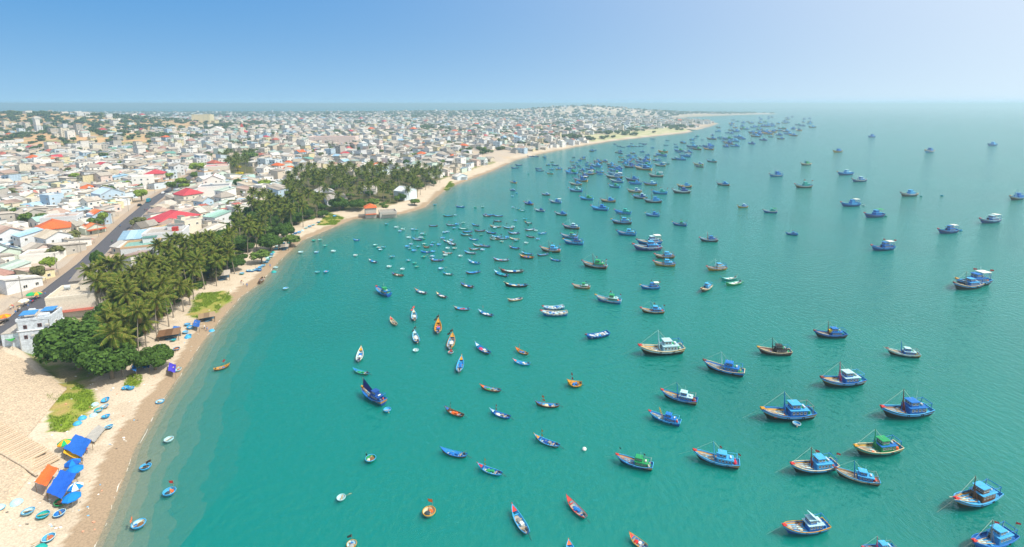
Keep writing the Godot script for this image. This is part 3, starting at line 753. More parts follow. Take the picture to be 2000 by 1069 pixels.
# ------------------------------------------------------------------ materials
func noise_texture(size, freq, lo, hi, octaves = 4, seed = 1, gain = 0.5):
	var f = FastNoiseLite.new()
	f.noise_type = FastNoiseLite.TYPE_SIMPLEX_SMOOTH
	f.seed = seed
	f.frequency = freq
	f.fractal_octaves = octaves
	f.fractal_gain = gain
	var im = f.get_seamless_image(size, size, false, false, 0.2)
	im.convert(Image.FORMAT_RGB8)
	for y in size:
		for x in size:
			var k = lerpf(lo, hi, im.get_pixel(x, y).r)
			im.set_pixel(x, y, Color(k, k, k))
	return ImageTexture.create_from_image(im)

var tex_grime
var tex_grain
var tex_soft
var tex_wear
var tex_silt
var tex_stone

func stone_texture():
	# rubble pitching: pieces of pale stone of slightly different tone with mortar between
	var f = FastNoiseLite.new()
	f.noise_type = FastNoiseLite.TYPE_CELLULAR
	f.seed = 6
	f.frequency = 0.055
	f.cellular_return_type = FastNoiseLite.RETURN_CELL_VALUE
	var e = FastNoiseLite.new()
	e.noise_type = FastNoiseLite.TYPE_CELLULAR
	e.seed = 6
	e.frequency = 0.055
	e.cellular_return_type = FastNoiseLite.RETURN_DISTANCE2_SUB
	var im = f.get_seamless_image(512, 512, false, false, 0.1)
	var jm = e.get_seamless_image(512, 512, false, false, 0.1)
	im.convert(Image.FORMAT_RGB8)
	for y in 512:
		for x in 512:
			var t = im.get_pixel(x, y).r
			var k = lerpf(0.66, 1.1, t) * (0.62 if jm.get_pixel(x, y).r < 0.09 else 1.0)
			im.set_pixel(x, y, Color(k, k * lerpf(0.99, 0.95, t), k * lerpf(0.97, 0.9, t)))
	return ImageTexture.create_from_image(im)

func mat(hex, rough = 0.8, grime = true, scale = 0.23, soft = false):
	var key = "%s|%s|%s|%s|%s" % [hex, rough, grime, scale, soft]
	if mats.has(key):
		return mats[key]
	var m = StandardMaterial3D.new()
	m.albedo_color = Color(hex)
	m.roughness = rough
	m.metallic_specular = 0.4
	if grime:
		m.albedo_texture = tex_soft if soft else tex_grime
		m.uv1_triplanar = true
		m.uv1_world_triplanar = true
		m.uv1_scale = Vector3.ONE * scale
	mats[key] = m
	return m

func hue(k, rough = 0.55):
	var key = "hue%d|%s" % [k, rough]
	if not mats.has(key):
		var m = mat(HUES[k], rough, true, 0.9).duplicate()
		m.albedo_texture = tex_wear
		m.uv1_scale = Vector3.ONE * 0.42
		mats[key] = m
	return mats[key]

func vertex_mat(key, rough, tex, scale, spec = 0.3, back = null):
	if mats.has(key):
		return mats[key]
	var m = StandardMaterial3D.new()
	m.vertex_color_use_as_albedo = true
	m.roughness = rough
	m.metallic_specular = spec
	if tex:
		m.albedo_texture = tex
		m.uv1_triplanar = true
		m.uv1_world_triplanar = true
		m.uv1_scale = Vector3.ONE * scale
	if back != null:
		m.backlight_enabled = true
		m.backlight = back
	mats[key] = m
	return m

# ------------------------------------------------------------------ the lie of the land
func coast_dist(p):
	var best = 1e12
	for k in coast.size():
		var a = coast[k]; var b = coast[(k + 1) % coast.size()]
		var ab = b - a
		var f = clampf((p - a).dot(ab) / ab.length_squared(), 0, 1)
		best = minf(best, (a + ab * f - p).length_squared())
	best = sqrt(best)
	return best if Geometry2D.is_point_in_polygon(p, coast) else -best

func slope_weight(d, s):
	var edge = 117.0 + (s - 19.0) * 0.75
	return 1.0 - smoothstep(edge - 2.0, edge + 2.0, d)

func height(x, d, s):
	var n0 = noise.get_noise_2d(x * 4.0, d * 4.0) * 0.12
	if s <= 0:
		return maxf(-4.0, 0.1 * s if s > -9 else -0.9 + (s + 9) * 0.085) + (n0 + 0.3 * noise.get_noise_2d(x * 1.1, d * 1.1) + 0.08 * noise.get_noise_2d(x * 14.0, d * 14.0)) * clampf(-s * 0.12, 0, 1)
	var h = 0.11 * s if s < 14 else 1.54 + minf(s - 14, 6) * 0.16
	h += smoothstep(18, 60, s) * 4.0
	if d < 175:
		var r = 2.5 + clampf((s - 17.0) / 29.0, 0, 1) * 5.0
		if s > 17:
			h = lerpf(h, r, slope_weight(d, s))
	if d > 500:
		h += 42.0 * exp(-pow((x + 1350) / 430.0, 2) - pow((d - 1430) / 330.0, 2)) + 20.0 * exp(-pow((x + 760) / 170.0, 2) - pow((d - 900) / 110.0, 2))
		h += 46.0 * exp(-pow((x - 480) / 430.0, 2) - pow((d - 3300) / 420.0, 2)) + 7.0 * exp(-pow((x - 1150) / 320.0, 2) - pow((d - 3250) / 330.0, 2))
		h += 16.0 * exp(-pow((x + 300) / 900.0, 2) - pow((d - 3500) / 500.0, 2))
	return h + n0 * clampf(s * 0.1, 0, 1)

func ground(x, d):
	var s = coast_dist(Vector2(x, d))
	return height(x, d, s)

func in_any(list, p):
	for g in list:
		if Geometry2D.is_point_in_polygon(p, g):
			return true
	return false

func road_dist(p):
	var best = 1e9
	for k in ROAD.size() - 1:
		best = minf(best, p.distance_to(Geometry2D.get_closest_point_to_segment(p, ROAD[k], ROAD[k + 1])))
	return best

func ground_color(x, d, s, h):
	var n1 = noise.get_noise_2d(x * 6.0, d * 6.0)
	var n2 = noise.get_noise_2d(x * 1.3 + 90, d * 1.3)
	var p = Vector2(x + n1 * 1.6, d + noise.get_noise_2d(x * 6.0 + 300, d * 6.0) * 1.6)
	if s < 0.0:
		return Color(0.26, 0.215, 0.145)
	if d < 650 and s < 60 and in_any(lawns, p):
		return Color(0.17, 0.25, 0.03).lerp(Color(0.34, 0.26, 0.10), clampf(n1 * 1.6 + n2 - 0.05, 0, 1))
	if s < (20.0 if d < 620 else 15.0) + n1 * 3.0:
		if s < 4.6 + n1 * 1.2 + n2 * 1.5:
			return Color(0.32, 0.24, 0.165)
		return Color(0.50, 0.425, 0.335) if n1 > -0.25 else Color(0.45, 0.375, 0.29)
	if d < 175 and slope_weight(d, s) > 0.4:
		return Color(0.52, 0.45, 0.36)
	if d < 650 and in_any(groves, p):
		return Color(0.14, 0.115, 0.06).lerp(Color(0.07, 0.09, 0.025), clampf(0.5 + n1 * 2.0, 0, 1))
	if d < 650 and s < 42:
		return Color(0.30, 0.26, 0.15).lerp(Color(0.14, 0.19, 0.05), clampf(0.4 + n1 * 2.0, 0, 1))
	if h > 11 and d < 2300:
		return Color(0.52, 0.33, 0.18) if n1 + n2 > -0.1 else Color(0.30, 0.27, 0.14)
	if h > 20:
		return Color(0.62, 0.50, 0.40) if n1 + n2 > -0.05 else Color(0.36, 0.33, 0.24)
	if d > 860 and d < 1500 and x > 150 and s < 95 and s > 16:
		return Color(0.33, 0.36, 0.17).lerp(Color(0.5, 0.44, 0.3), clampf(0.4 + n1 * 2.5, 0, 1))
	if d > 620 and s < 15:
		return Color(0.46, 0.41, 0.35)
	return Color(0.42, 0.36, 0.30).lerp(Color(0.50, 0.38, 0.25), clampf(n2 * 2.0, 0, 1))

func land_patch(called, x0, x1, d0, d1, step, drop = 0.0):
	var mb = MB.new()
	var nx = int((x1 - x0) / step) + 1; var nd = int((d1 - d0) / step) + 1
	var rows = []
	var cols = PackedColorArray()
	for k in nd:
		var row = []
		for j in nx:
			var x = x0 + j * step; var d = d0 + k * step
			var s = coast_dist(Vector2(x, d))
			var h = height(x, d, s)
			row.append(wp(x, h - drop, d))
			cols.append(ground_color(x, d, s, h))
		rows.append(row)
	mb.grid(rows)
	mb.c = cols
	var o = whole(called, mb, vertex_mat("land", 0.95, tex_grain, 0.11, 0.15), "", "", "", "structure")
	return o

# ------------------------------------------------------------------ light, sea, land
func setup_view():
	var cam = Camera3D.new()
	cam.name = "camera"
	cam.position = Vector3(0, 75, 0)
	cam.rotation_degrees = Vector3(-10, 0, 0)
	cam.set_frustum(0.5345, Vector2(0, -0.07784), 0.5, 90000.0)
	add_child(cam)
	cam.current = true
	var sky = ProceduralSkyMaterial.new()
	sky.sky_top_color = Color(0.0, 0.445, 0.705)
	sky.sky_horizon_color = Color(0.53, 0.68, 0.785)
	sky.sky_curve = 0.092
	sky.ground_horizon_color = Color(0.62, 0.80, 0.92)
	sky.ground_bottom_color = Color(0.2, 0.5, 0.55)
	sky.sun_angle_max = 128.0
	sky.sun_curve = 0.76
	sky.energy_multiplier = 1.0
	var env = Environment.new()
	env.background_mode = Environment.BG_SKY
	env.sky = Sky.new()
	env.sky.sky_material = sky
	env.tonemap_mode = Environment.TONE_MAPPER_LINEAR
	env.tonemap_exposure = 1.5
	env.volumetric_fog_enabled = true
	env.volumetric_fog_density = 0.00027
	env.volumetric_fog_albedo = Color(0.80, 0.95, 1.0)
	env.volumetric_fog_anisotropy = 0.3
	env.volumetric_fog_length = 6000.0
	env.sdfgi_enabled = true
	env.ssao_enabled = true
	env.ssil_enabled = true
	var we = WorldEnvironment.new()
	we.name = "world"
	we.environment = env
	add_child(we)
	var sun = DirectionalLight3D.new()
	sun.name = "sun"
	sun.light_color = Color(1.0, 0.97, 0.91)
	sun.light_energy = 1.25
	sun.light_angular_distance = 0.5
	sun.shadow_enabled = true
	add_child(sun)
	var az = deg_to_rad(108.0); var el = deg_to_rad(54.0)
	var to_sun = Vector3(sin(az) * cos(el), sin(el), -cos(az) * cos(el))
	sun.look_at_from_position(to_sun * 100.0, Vector3.ZERO)

func water_mat(hex, alpha, rough, waves):
	var m = StandardMaterial3D.new()
	m.albedo_color = Color(Color(hex), alpha)
	m.roughness = rough
	m.metallic_specular = 0.43
	if not waves:
		m.albedo_texture = tex_silt
		m.uv1_triplanar = true
		m.uv1_world_triplanar = true
		m.uv1_scale = Vector3.ONE / 420.0
		m.specular_mode = BaseMaterial3D.SPECULAR_DISABLED
	if alpha < 1.0:
		m.transparency = BaseMaterial3D.TRANSPARENCY_ALPHA
	if waves:
		m.normal_enabled = true
		m.normal_scale = 1.0
		m.normal_texture = wave_normals()
		m.uv1_triplanar = true
		m.uv1_world_triplanar = true
		m.uv1_scale = Vector3(1.0 / 33.0, 1.0 / 40.0, 1.0 / 54.0)
	return m

func wave_normals():
	var size = 1024
	var f = FastNoiseLite.new()
	f.noise_type = FastNoiseLite.TYPE_SIMPLEX_SMOOTH
	f.seed = 4
	f.frequency = 0.016
	f.fractal_octaves = 4
	f.fractal_gain = 0.55
	var im = f.get_seamless_image(size, size, false, false, 0.15)
	im.bump_map_to_normal_map(8.0)
	return ImageTexture.create_from_image(im)

func sheet(y, x0, x1, d0, d1):
	var mb = MB.new()
	mb.quad(wp(x0, y, d0), wp(x1, y, d0), wp(x1, y, d1), wp(x0, y, d1))
	return mb

func build_sea():
	var hexes = "008c84"
	var k = 0
	for l in [[0.0, 0.08, 0.12, true], [-0.1, 0.13, 0.9, false], [-0.25, 0.15, 0.9, false], [-0.45, 0.19, 0.9, false], [-0.7, 0.24, 0.9, false], [-1.0, 0.31, 0.9, false], [-1.4, 0.45, 0.9, false], [-1.9, 1.0, 0.9, false]]:
		var o = whole("sea" if k == 0 else "sea_water", sheet(l[0], -30000, 30000, 20, 45000), water_mat(hexes, l[1], l[2], l[3]), "", "", "", "structure")
		k += 1

func build_foam():
	# thin broken swash line where the water meets the sand
	var mb = MB.new()
	mb.col = Color(0.56, 0.55, 0.5)
	for k in range(1, 21):
		var a = coast[k]; var c = coast[k + 1]
		var n0 = int(a.distance_to(c) / 0.6)
		var side = Vector2(-(c - a).y, (c - a).x).normalized()
		for j in n0:
			var p = a.lerp(c, float(j) / n0); var q = a.lerp(c, (j + 1.0) / n0)
			var w = noise.get_noise_2d(p.x * 9.0, p.y * 9.0) * 0.34 + 0.02
			if w < 0.03:
				continue
			var o0 = noise.get_noise_2d(p.x * 3.0 + 40, p.y * 3.0) * 0.9
			var o1 = noise.get_noise_2d(q.x * 3.0 + 40, q.y * 3.0) * 0.9
			var e = [p + side * o0, q + side * o1, q + side * (o1 + w), p + side * (o0 + w)]
			var v = []
			for z in e:
				v.append(wp(z.x, maxf(0.012, ground(z.x, z.y) + 0.02), z.y))
			mb.quad(v[0], v[1], v[2], v[3])
	whole("foam", mb, vertex_mat("foam", 0.9, null, 1.0), "thin broken line of foam along the edge of the sand", "foam", "", "stuff")

func build_land():
	for p in COAST:
		coast.append(p)
	land_patch("beach", -150, -58, 62, 161.4, 0.8)
	land_patch("beach", -150, -80, 160, 332, 1.25, 0.01)
	land_patch("ground", -366, -147, 62, 333, 3.0, 0.03)
	land_patch("ground", -700, 30, 329, 652, 2.8, 0.02)
	land_patch("terrain", -1700, 500, 648, 1500, 11.0, 0.1)
	land_patch("terrain", -4600, 2200, 1490, 4700, 42.0, 0.4)
	build_foam()

func _ready():
	noise.seed = 3
	noise.frequency = 0.02
	noise.fractal_octaves = 3
	setup_view()
	tex_grime = noise_texture(512, 0.012, 0.74, 1.1, 5, 2, 0.62)
	tex_silt = noise_texture(512, 0.006, 0.92, 1.06, 4, 12, 0.55)
	tex_wear = noise_texture(512, 0.022, 0.58, 1.16, 5, 21, 0.7)
	tex_soft = noise_texture(512, 0.02, 0.86, 1.06, 5, 5, 0.6)
	tex_stone = stone_texture()
	tex_grain = noise_texture(512, 0.03, 0.78, 1.14, 5, 8, 0.7)
	build_sea()
	build_land()
	build_road()
	build_slope()
	build_village()
	build_green()
	build_boats()
	build_beach()


# ------------------------------------------------------------------ houses
const WALLS := ["dcdad6", "d0d4d9", "d6cebf", "c6d4de", "c2d2c7", "d8c6bf", "c9beae", "b2aea8", "d6cca8", "aec3d6", "e4e3df", "c6a686"]
const WALL_NAMES := ["white", "pale grey", "cream", "pale blue", "pale green", "pink", "beige", "grey", "yellow", "blue", "bright white", "tan"]
const ROOFS := ["9b948d", "aaa299", "87817b", "b9b3ab", "9fb0a9", "a99287", "a85f52", "cc6638", "b84550", "8cb2a9", "93b6d0", "b6aa98", "666a73", "c6c4c0", "66968d", "a07c74"]
const ROOF_NAMES := ["grey", "light grey", "dark grey", "pale", "grey-green", "rusty", "brick red", "orange", "red", "green", "light blue", "sand coloured", "slate", "white", "teal", "maroon"]

func unit(kind):
	if shapes.has(kind):
		return shapes[kind]
	var m = MB.new()
	match kind:
		"box":
			m.box(Vector3(-0.5, 0, -0.5), Vector3(0.5, 1, 0.5))
		"sheet":  # a corrugated sheet, waves across x
			var n0 = 12
			for k in n0:
				var x0 = -0.5 + float(k) / n0; var xm = x0 + 0.5 / n0; var x1 = x0 + 1.0 / n0
				m.quad(Vector3(x0, 0.55, 0.5), Vector3(xm, 1, 0.5), Vector3(xm, 1, -0.5), Vector3(x0, 0.55, -0.5))
				m.quad(Vector3(xm, 1, 0.5), Vector3(x1, 0.55, 0.5), Vector3(x1, 0.55, -0.5), Vector3(xm, 1, -0.5))
			m.quad(Vector3(-0.5, 0, 0.5), Vector3(0.5, 0, 0.5), Vector3(0.5, 0.6, 0.5), Vector3(-0.5, 0.6, 0.5))
			m.quad(Vector3(0.5, 0, -0.5), Vector3(-0.5, 0, -0.5), Vector3(-0.5, 0.6, -0.5), Vector3(0.5, 0.6, -0.5))
			m.quad(Vector3(0.5, 0, 0.5), Vector3(0.5, 0, -0.5), Vector3(0.5, 0.55, -0.5), Vector3(0.5, 0.55, 0.5))
			m.quad(Vector3(-0.5, 0, -0.5), Vector3(-0.5, 0, 0.5), Vector3(-0.5, 0.55, 0.5), Vector3(-0.5, 0.55, -0.5))
			m.quad(Vector3(-0.5, 0, -0.5), Vector3(0.5, 0, -0.5), Vector3(0.5, 0, 0.5), Vector3(-0.5, 0, 0.5))
		"wedge":  # top runs from y=1 at -z to y=0 at +z
			var a = Vector3(-0.5, 0, 0.5); var b = Vector3(0.5, 0, 0.5); var e = Vector3(0.5, 0, -0.5); var d = Vector3(-0.5, 0, -0.5)
			var f = Vector3(0.5, 1, -0.5); var g = Vector3(-0.5, 1, -0.5)
			m.quad(a, b, f, g); m.quad(e, d, g, f); m.tri(b, e, f); m.tri(d, a, g); m.quad(d, e, b, a)
		"gable":  # solid prism, ridge along x
			var p = [Vector3(-0.5, 0, 0.5), Vector3(0.5, 0, 0.5), Vector3(0.5, 0, -0.5), Vector3(-0.5, 0, -0.5), Vector3(-0.5, 1, 0), Vector3(0.5, 1, 0)]
			m.quad(p[0], p[1], p[5], p[4]); m.quad(p[2], p[3], p[4], p[5]); m.tri(p[1], p[2], p[5]); m.tri(p[3], p[0], p[4]); m.quad(p[3], p[2], p[1], p[0])
		"hip":
			var p = [Vector3(-0.5, 0, 0.5), Vector3(0.5, 0, 0.5), Vector3(0.5, 0, -0.5), Vector3(-0.5, 0, -0.5), Vector3(-0.2, 1, 0), Vector3(0.2, 1, 0)]
			var q = []
			for k in 4:
				q.append(p[k] - Vector3(0, 0.1, 0))
			m.quad(p[0], p[1], p[5], p[4]); m.quad(p[2], p[3], p[4], p[5]); m.tri(p[1], p[2], p[5]); m.tri(p[3], p[0], p[4])
			for k in 4:
				m.quad(q[k], q[(k + 1) % 4], p[(k + 1) % 4], p[k])
			m.quad(q[3], q[2], q[1], q[0])
		"ring":
			for s in [-1, 1]:
				m.box(Vector3(-0.5, 0, s * 0.485 - 0.015), Vector3(0.5, 1, s * 0.485 + 0.015))
				m.box(Vector3(s * 0.485 - 0.015, 0, -0.47), Vector3(s * 0.485 + 0.015, 1, 0.47))
		"tank":
			m.t = Transform3D(Basis(Vector3.FORWARD, PI / 2), Vector3(0, 0.6, 0))
			m.lathe([Vector2(0.01, -0.55), Vector2(0.3, -0.5), Vector2(0.4, -0.42), Vector2(0.4, 0.42), Vector2(0.3, 0.5), Vector2(0.01, 0.55)], 10)
			m.t = Transform3D()
			for s in [-0.3, 0.3]:
				m.cbox(Vector3(s, 0.12, 0), Vector3(0.06, 0.24, 0.6))
		"frame":  # window frame in the xy plane facing +z
			for s in [-1, 1]:
				m.box(Vector3(s * 0.46 - 0.04, 0, -0.5), Vector3(s * 0.46 + 0.04, 1, 0.5))
				m.box(Vector3(-0.42, s * 0.46 + 0.46, -0.5), Vector3(0.42, s * 0.46 + 0.54, 0.5))
			m.box(Vector3(-0.03, 0.08, -0.4), Vector3(0.03, 0.92, 0.45))
		"pane":
			m.box(Vector3(-0.42, 0.08, -0.5), Vector3(0.42, 0.92, 0.1))
	shapes[kind] = m
	return m

func unit_mesh(kind):
	if not shapes.has(kind + "!"):
		shapes[kind + "!"] = unit(kind).mesh()
	return shapes[kind + "!"]

func tf(x, y, z, sx, sy, sz, turn = 0.0, tilt = 0.0):
	return Transform3D(Basis(Vector3.UP, turn) * Basis(Vector3.RIGHT, tilt) * Basis.from_scale(Vector3(sx, sy, sz)), Vector3(x, y, z))

# pieces of a house: [name, unit, transform, hex, parent piece or -1]
func house_pieces(g, w, l, st, style, wall, roof, rich):
	var out = []
	var h = 3.1 * st + 0.3
	out.append(["wall", "box", tf(0, -0.8, 0, w, h + 0.8, l), WALLS[wall], -1])
	var tones = [ROOFS[roof], Color(ROOFS[roof]).darkened(0.12).to_html(false), Color(ROOFS[roof]).lightened(0.14).to_html(false)]
	match style:
		0, 4:
			var rise = l * g.randf_range(0.1, 0.2)
			out.append(["gable_wall", "wedge", tf(0, h, 0, w - 0.02, rise, l - 0.02), WALLS[wall], -1])
			var np = 1 + int(w / 4.0) if rich else 1
			var pitch = atan2(rise, l)
			for k in np:
				var pw = (w + 0.7) / np
				out.append(["roof_sheet", "sheet", tf(-(w + 0.7) / 2 + pw * (k + 0.5), h + rise / 2 + 0.06 + 0.05 * ((k * 7 + st) % 3), 0, pw + 0.1, 0.14, l / cos(pitch) + 0.9, 0, pitch), tones[(k + st) % 3] if rich else tones[0], -1])
		1:
			var rise = w * g.randf_range(0.2, 0.3) if w < l else l * 0.25
			var pitch = atan2(rise, w / 2)
			out.append(["gable_wall", "gable", tf(0, h, 0, l - 0.02, rise, w - 0.02, PI / 2), WALLS[wall], -1])
			var slope = w / 2 / cos(pitch) + 0.55
			for s in [-1, 1]:
				var np = 1 + int(l / 6.0) if rich else 1
				for k in np:
					var pl = (l + 0.8) / np
					var b = Basis(Vector3.UP, s * PI / 2) * Basis(Vector3.RIGHT, pitch) * Basis.from_scale(Vector3(pl + 0.08, 0.14, slope))
					out.append(["roof_sheet", "sheet", Transform3D(b, Vector3(s * (w / 4 + 0.2), h + rise / 2 - 0.2 * tan(pitch) + 0.05 + 0.03 * (k % 2), -(l + 0.8) / 2 + pl * (k + 0.5))), tones[(k + st) % 3] if rich else tones[0], -1])
		2:
			out.append(["parapet", "ring", tf(0, h, 0, w + 0.1, 0.9, l + 0.1), WALLS[(wall + 10) % 12 if g.randf() < 0.3 else wall], -1])
			out.append(["flat_roof", "box", tf(0, h, 0, w - 0.5, 0.08, l - 0.5), tones[2], -1])
			if g.randf() < 0.5:
				out.append(["stair_head", "box", tf(w * 0.2, h + 0.1, -l * 0.25, w * 0.38, 2.3, l * 0.25), WALLS[wall], -1])
				out.append(["stair_head_roof", "box", tf(w * 0.2, h + 2.41, -l * 0.25, w * 0.44, 0.14, l * 0.3), tones[1], -1])
			if rich and w < 10.5 and g.randf() < 0.45:
				out.append(["awning", "sheet", tf(-w * 0.15, h + 2.2, l * 0.2, w * 0.55, 0.12, l * 0.4, 0, 0.08), ROOFS[[10, 9, 6, 13, 0][g.randi() % 5]], -1])
				for q in 4:
					out.append(["post", "box", tf(-w * 0.15 + (w * 0.25 if q % 2 else -w * 0.25), h + 0.09, l * 0.2 + (l * 0.17 if q > 1 else -l * 0.17), 0.12, 2.05, 0.12), "9a9a98", -1])
		3:
			var rise = minf(w, l) * 0.3
			out.append(["roof", "hip", tf(0, h + rise * 0.1, 0, l + 1.2, rise, w + 1.2, PI / 2), tones[0], -1])
			if rich:
				out.append(["ridge_tile", "box", tf(0, h + rise * 1.08, 0, 0.35, 0.2, (l + 1.2) * 0.42), tones[1], -1])
	if style != 3 and g.randf() < (0.55 if rich else 0.2):
		var lift = h + (0.1 if style == 2 else w * 0.32)
		out.append(["water_tank", "tank", tf(w * g.randf_range(-0.3, 0.3), lift if style == 2 else h + 0.9, -l * 0.22, 1.7, 1.7, 1.5), "b9c2c8", -1])
	if g.randf() < 0.6:  # a lean-to at the front
		var lw = w * g.randf_range(0.5, 1.0)
		out.append(["porch_roof", "sheet", tf((w - lw) * 0.4, 2.5, l / 2 + 1.1, lw, 0.1, 2.4, 0, 0.14), tones[g.randi() % 3] if g.randf() < 0.7 else ROOFS[[9, 10, 14, 13, 6][g.randi() % 5]], -1])
		if rich:
			for q in [-1, 1]:
				out.append(["post", "box", tf((w - lw) * 0.4 + q * lw * 0.46, -0.3, l / 2 + 2.1, 0.11, 2.62, 0.11), "8d8a86", -1])
	for floor_no in st:
		for side in 4:
			var across = w if side % 2 == 0 else l
			var n0 = clampi(int(across / 3.4), 1, 4) if rich else 2
			var turn = side * PI / 2
			var out_by = (l if side % 2 == 0 else w) / 2
			for k in n0:
				if g.randf() < 0.25 and n0 > 1:
					continue
				var off = across * ((k + 0.5) / n0 - 0.5)
				var b = Basis(Vector3.UP, turn)
				var door = floor_no == 0 and side == 0 and k == 0
				var ww = 1.1 if door else g.randf_range(0.9, 1.4)
				var hh = 2.2 if door else 1.25
				var at = b * Vector3(off, (0.0 if door else 1.0) + floor_no * 3.1, out_by + 0.03)
				if rich:
					out.append(["door" if door else "window", "frame", Transform3D(b * Basis.from_scale(Vector3(ww, hh, 0.12)), at), "e8e6e0" if g.randf() < 0.6 else "6f8fa8", -1])
					out.append(["panel" if door else "pane", "pane", Transform3D(b * Basis.from_scale(Vector3(ww, hh, 0.1)), at), "4a5a66" if door and g.randf() < 0.6 else "2c3237", out.size() - 1])
				elif not door and side < 2 or side == 3:
					out.append(["window", "box", Transform3D(b * Basis.from_scale(Vector3(ww, hh, 0.1)), at), "3a4046", -1])
	return out

func house_thing(called, label, category, group, at, turn, pieces):
	var o = thing(called, label, category, at, turn, group)
	var made = []
	for p in pieces:
		var glass = p[0] == "pane"
		var m = mat(p[3], 0.25 if glass else 0.35 if p[0] == "water_tank" else 0.85, not glass, 0.17, not "roof" in p[0])
		if p[4] >= 0:
			var holder = made[p[4]]
			made.append(part(holder, p[0], unit_mesh(p[1]), m, holder.transform.affine_inverse() * p[2]))
		else:
			made.append(part(o, p[0], unit_mesh(p[1]), m, p[2]))
	return o

func free_spot(p, r):
	for q in taken:
		if p.distance_to(Vector2(q.x, q.y)) < r + q.z:
			return false
	return true

# hand-placed buildings: x, d, width, length, storeys, style, wall, roof, turn in degrees, label
const LANDMARKS := [
	[-148, 166, 13, 13, 2, 2, 2, 11, 22, "large beige flat-roofed hall between the road and the palm grove"],
	[-162, 190, 11, 13, 1, 0, 7, 0, 22, "low shed with grey patchwork sheets beside the beige hall"],
	[-166, 222, 13, 12, 2, 2, 1, 14, 24, "pale house with a sunken green roof behind the palms"],
	[-171, 246, 17, 13, 2, 2, 1, 0, 20, "long white house with a small red box on its roof"],
	[-187, 247, 12, 11, 1, 0, 1, 10, 24, "house with a bright light blue roof beside the road"],
	[-196, 290, 22, 13, 1, 3, 8, 8, 62, "yellow bungalow under a wide red hip roof"],
	[-226, 352, 13, 12, 2, 3, 2, 8, 60, "cream villa with a stepped red hip roof"],
	[-216, 368, 20, 15, 3, 2, 10, 12, 24, "tall white block with slate upper roof"],
	[-238, 405, 14, 14, 3, 1, 10, 15, 24, "white gabled town house behind the tall white block"],
	[-283, 488, 20, 15, 3, 2, 2, 8, 24, "cream town hall with a salmon roof structure"],
	[-234, 254, 13, 12, 2, 3, 2, 7, 40, "cream villa with a bright orange tiled roof and columns"],
	[-247, 243, 12, 12, 2, 1, 1, 5, 60, "pale lilac gabled house with a brown porch roof"],
	[-228, 222, 11, 12, 1, 1, 4, 12, 60, "white gabled house with solar panels on its slate roof"],
	[-208, 219, 13, 9, 1, 2, 10, 1, 24, "white bungalow with a columned veranda and flat roof"],
	[-251, 279, 16, 11, 2, 2, 1, 5, 24, "grey two-storey block with a pink roof deck"],
	[-322, 458, 14, 11, 2, 3, 5, 8, 24, "pink house under a crimson roof"],
	[-303, 416, 13, 12, 3, 2, 10, 3, 24, "plain white three-storey block on the village side of the road"],
	[-287, 358, 15, 14, 2, 1, 9, 13, 60, "lavender gabled house with pale blue annex"],
	[-238, 288, 9, 8, 2, 1, 9, 7, 60, "small blue shop house with an orange gable"],
	[-226, 268, 9, 8, 1, 1, 4, 7, 60, "pale green shop with an orange gable beside a tree"],
	[-586, 1020, 26, 22, 5, 1, 10, 13, 20, "tall white gabled warehouse above the low roofs"],
	[-545, 1045, 16, 34, 3, 1, 2, 8, 20, "church-like hall with a red roof and a spire"],
	[-920, 1540, 50, 30, 7, 2, 8, 3, 10, "big yellow block standing above the trees"],
	[-305, 880, 78, 26, 4, 2, 5, 15, 4, "long pink and white school building with arcades"],
	[-84, 338, 11, 9, 1, 2, 7, 2, 20, "unfinished grey concrete house on the rocky point"],
	[-95, 336, 7, 7, 2, 3, 7, 7, 20, "open hut with an orange hip roof on the rocky point"],
	[-83, 392, 14, 11, 2, 1, 3, 13, 60, "pale blue two-storey villa among the palms by the water"],
	[-127, 362, 14, 12, 1, 0, 1, 0, 30, "house with pale roofs inside the palm grove"],
	[-143, 384, 13, 12, 1, 1, 1, 1, 30, "grey gabled house inside the palm grove"],
	[-113, 398, 12, 10, 1, 0, 10, 3, 10, "white shed at the inner edge of the palm grove"],
	[-52, 505, 12, 9, 1, 1, 3, 13, 40, "white gabled cottage beside the far beach bend"],
]

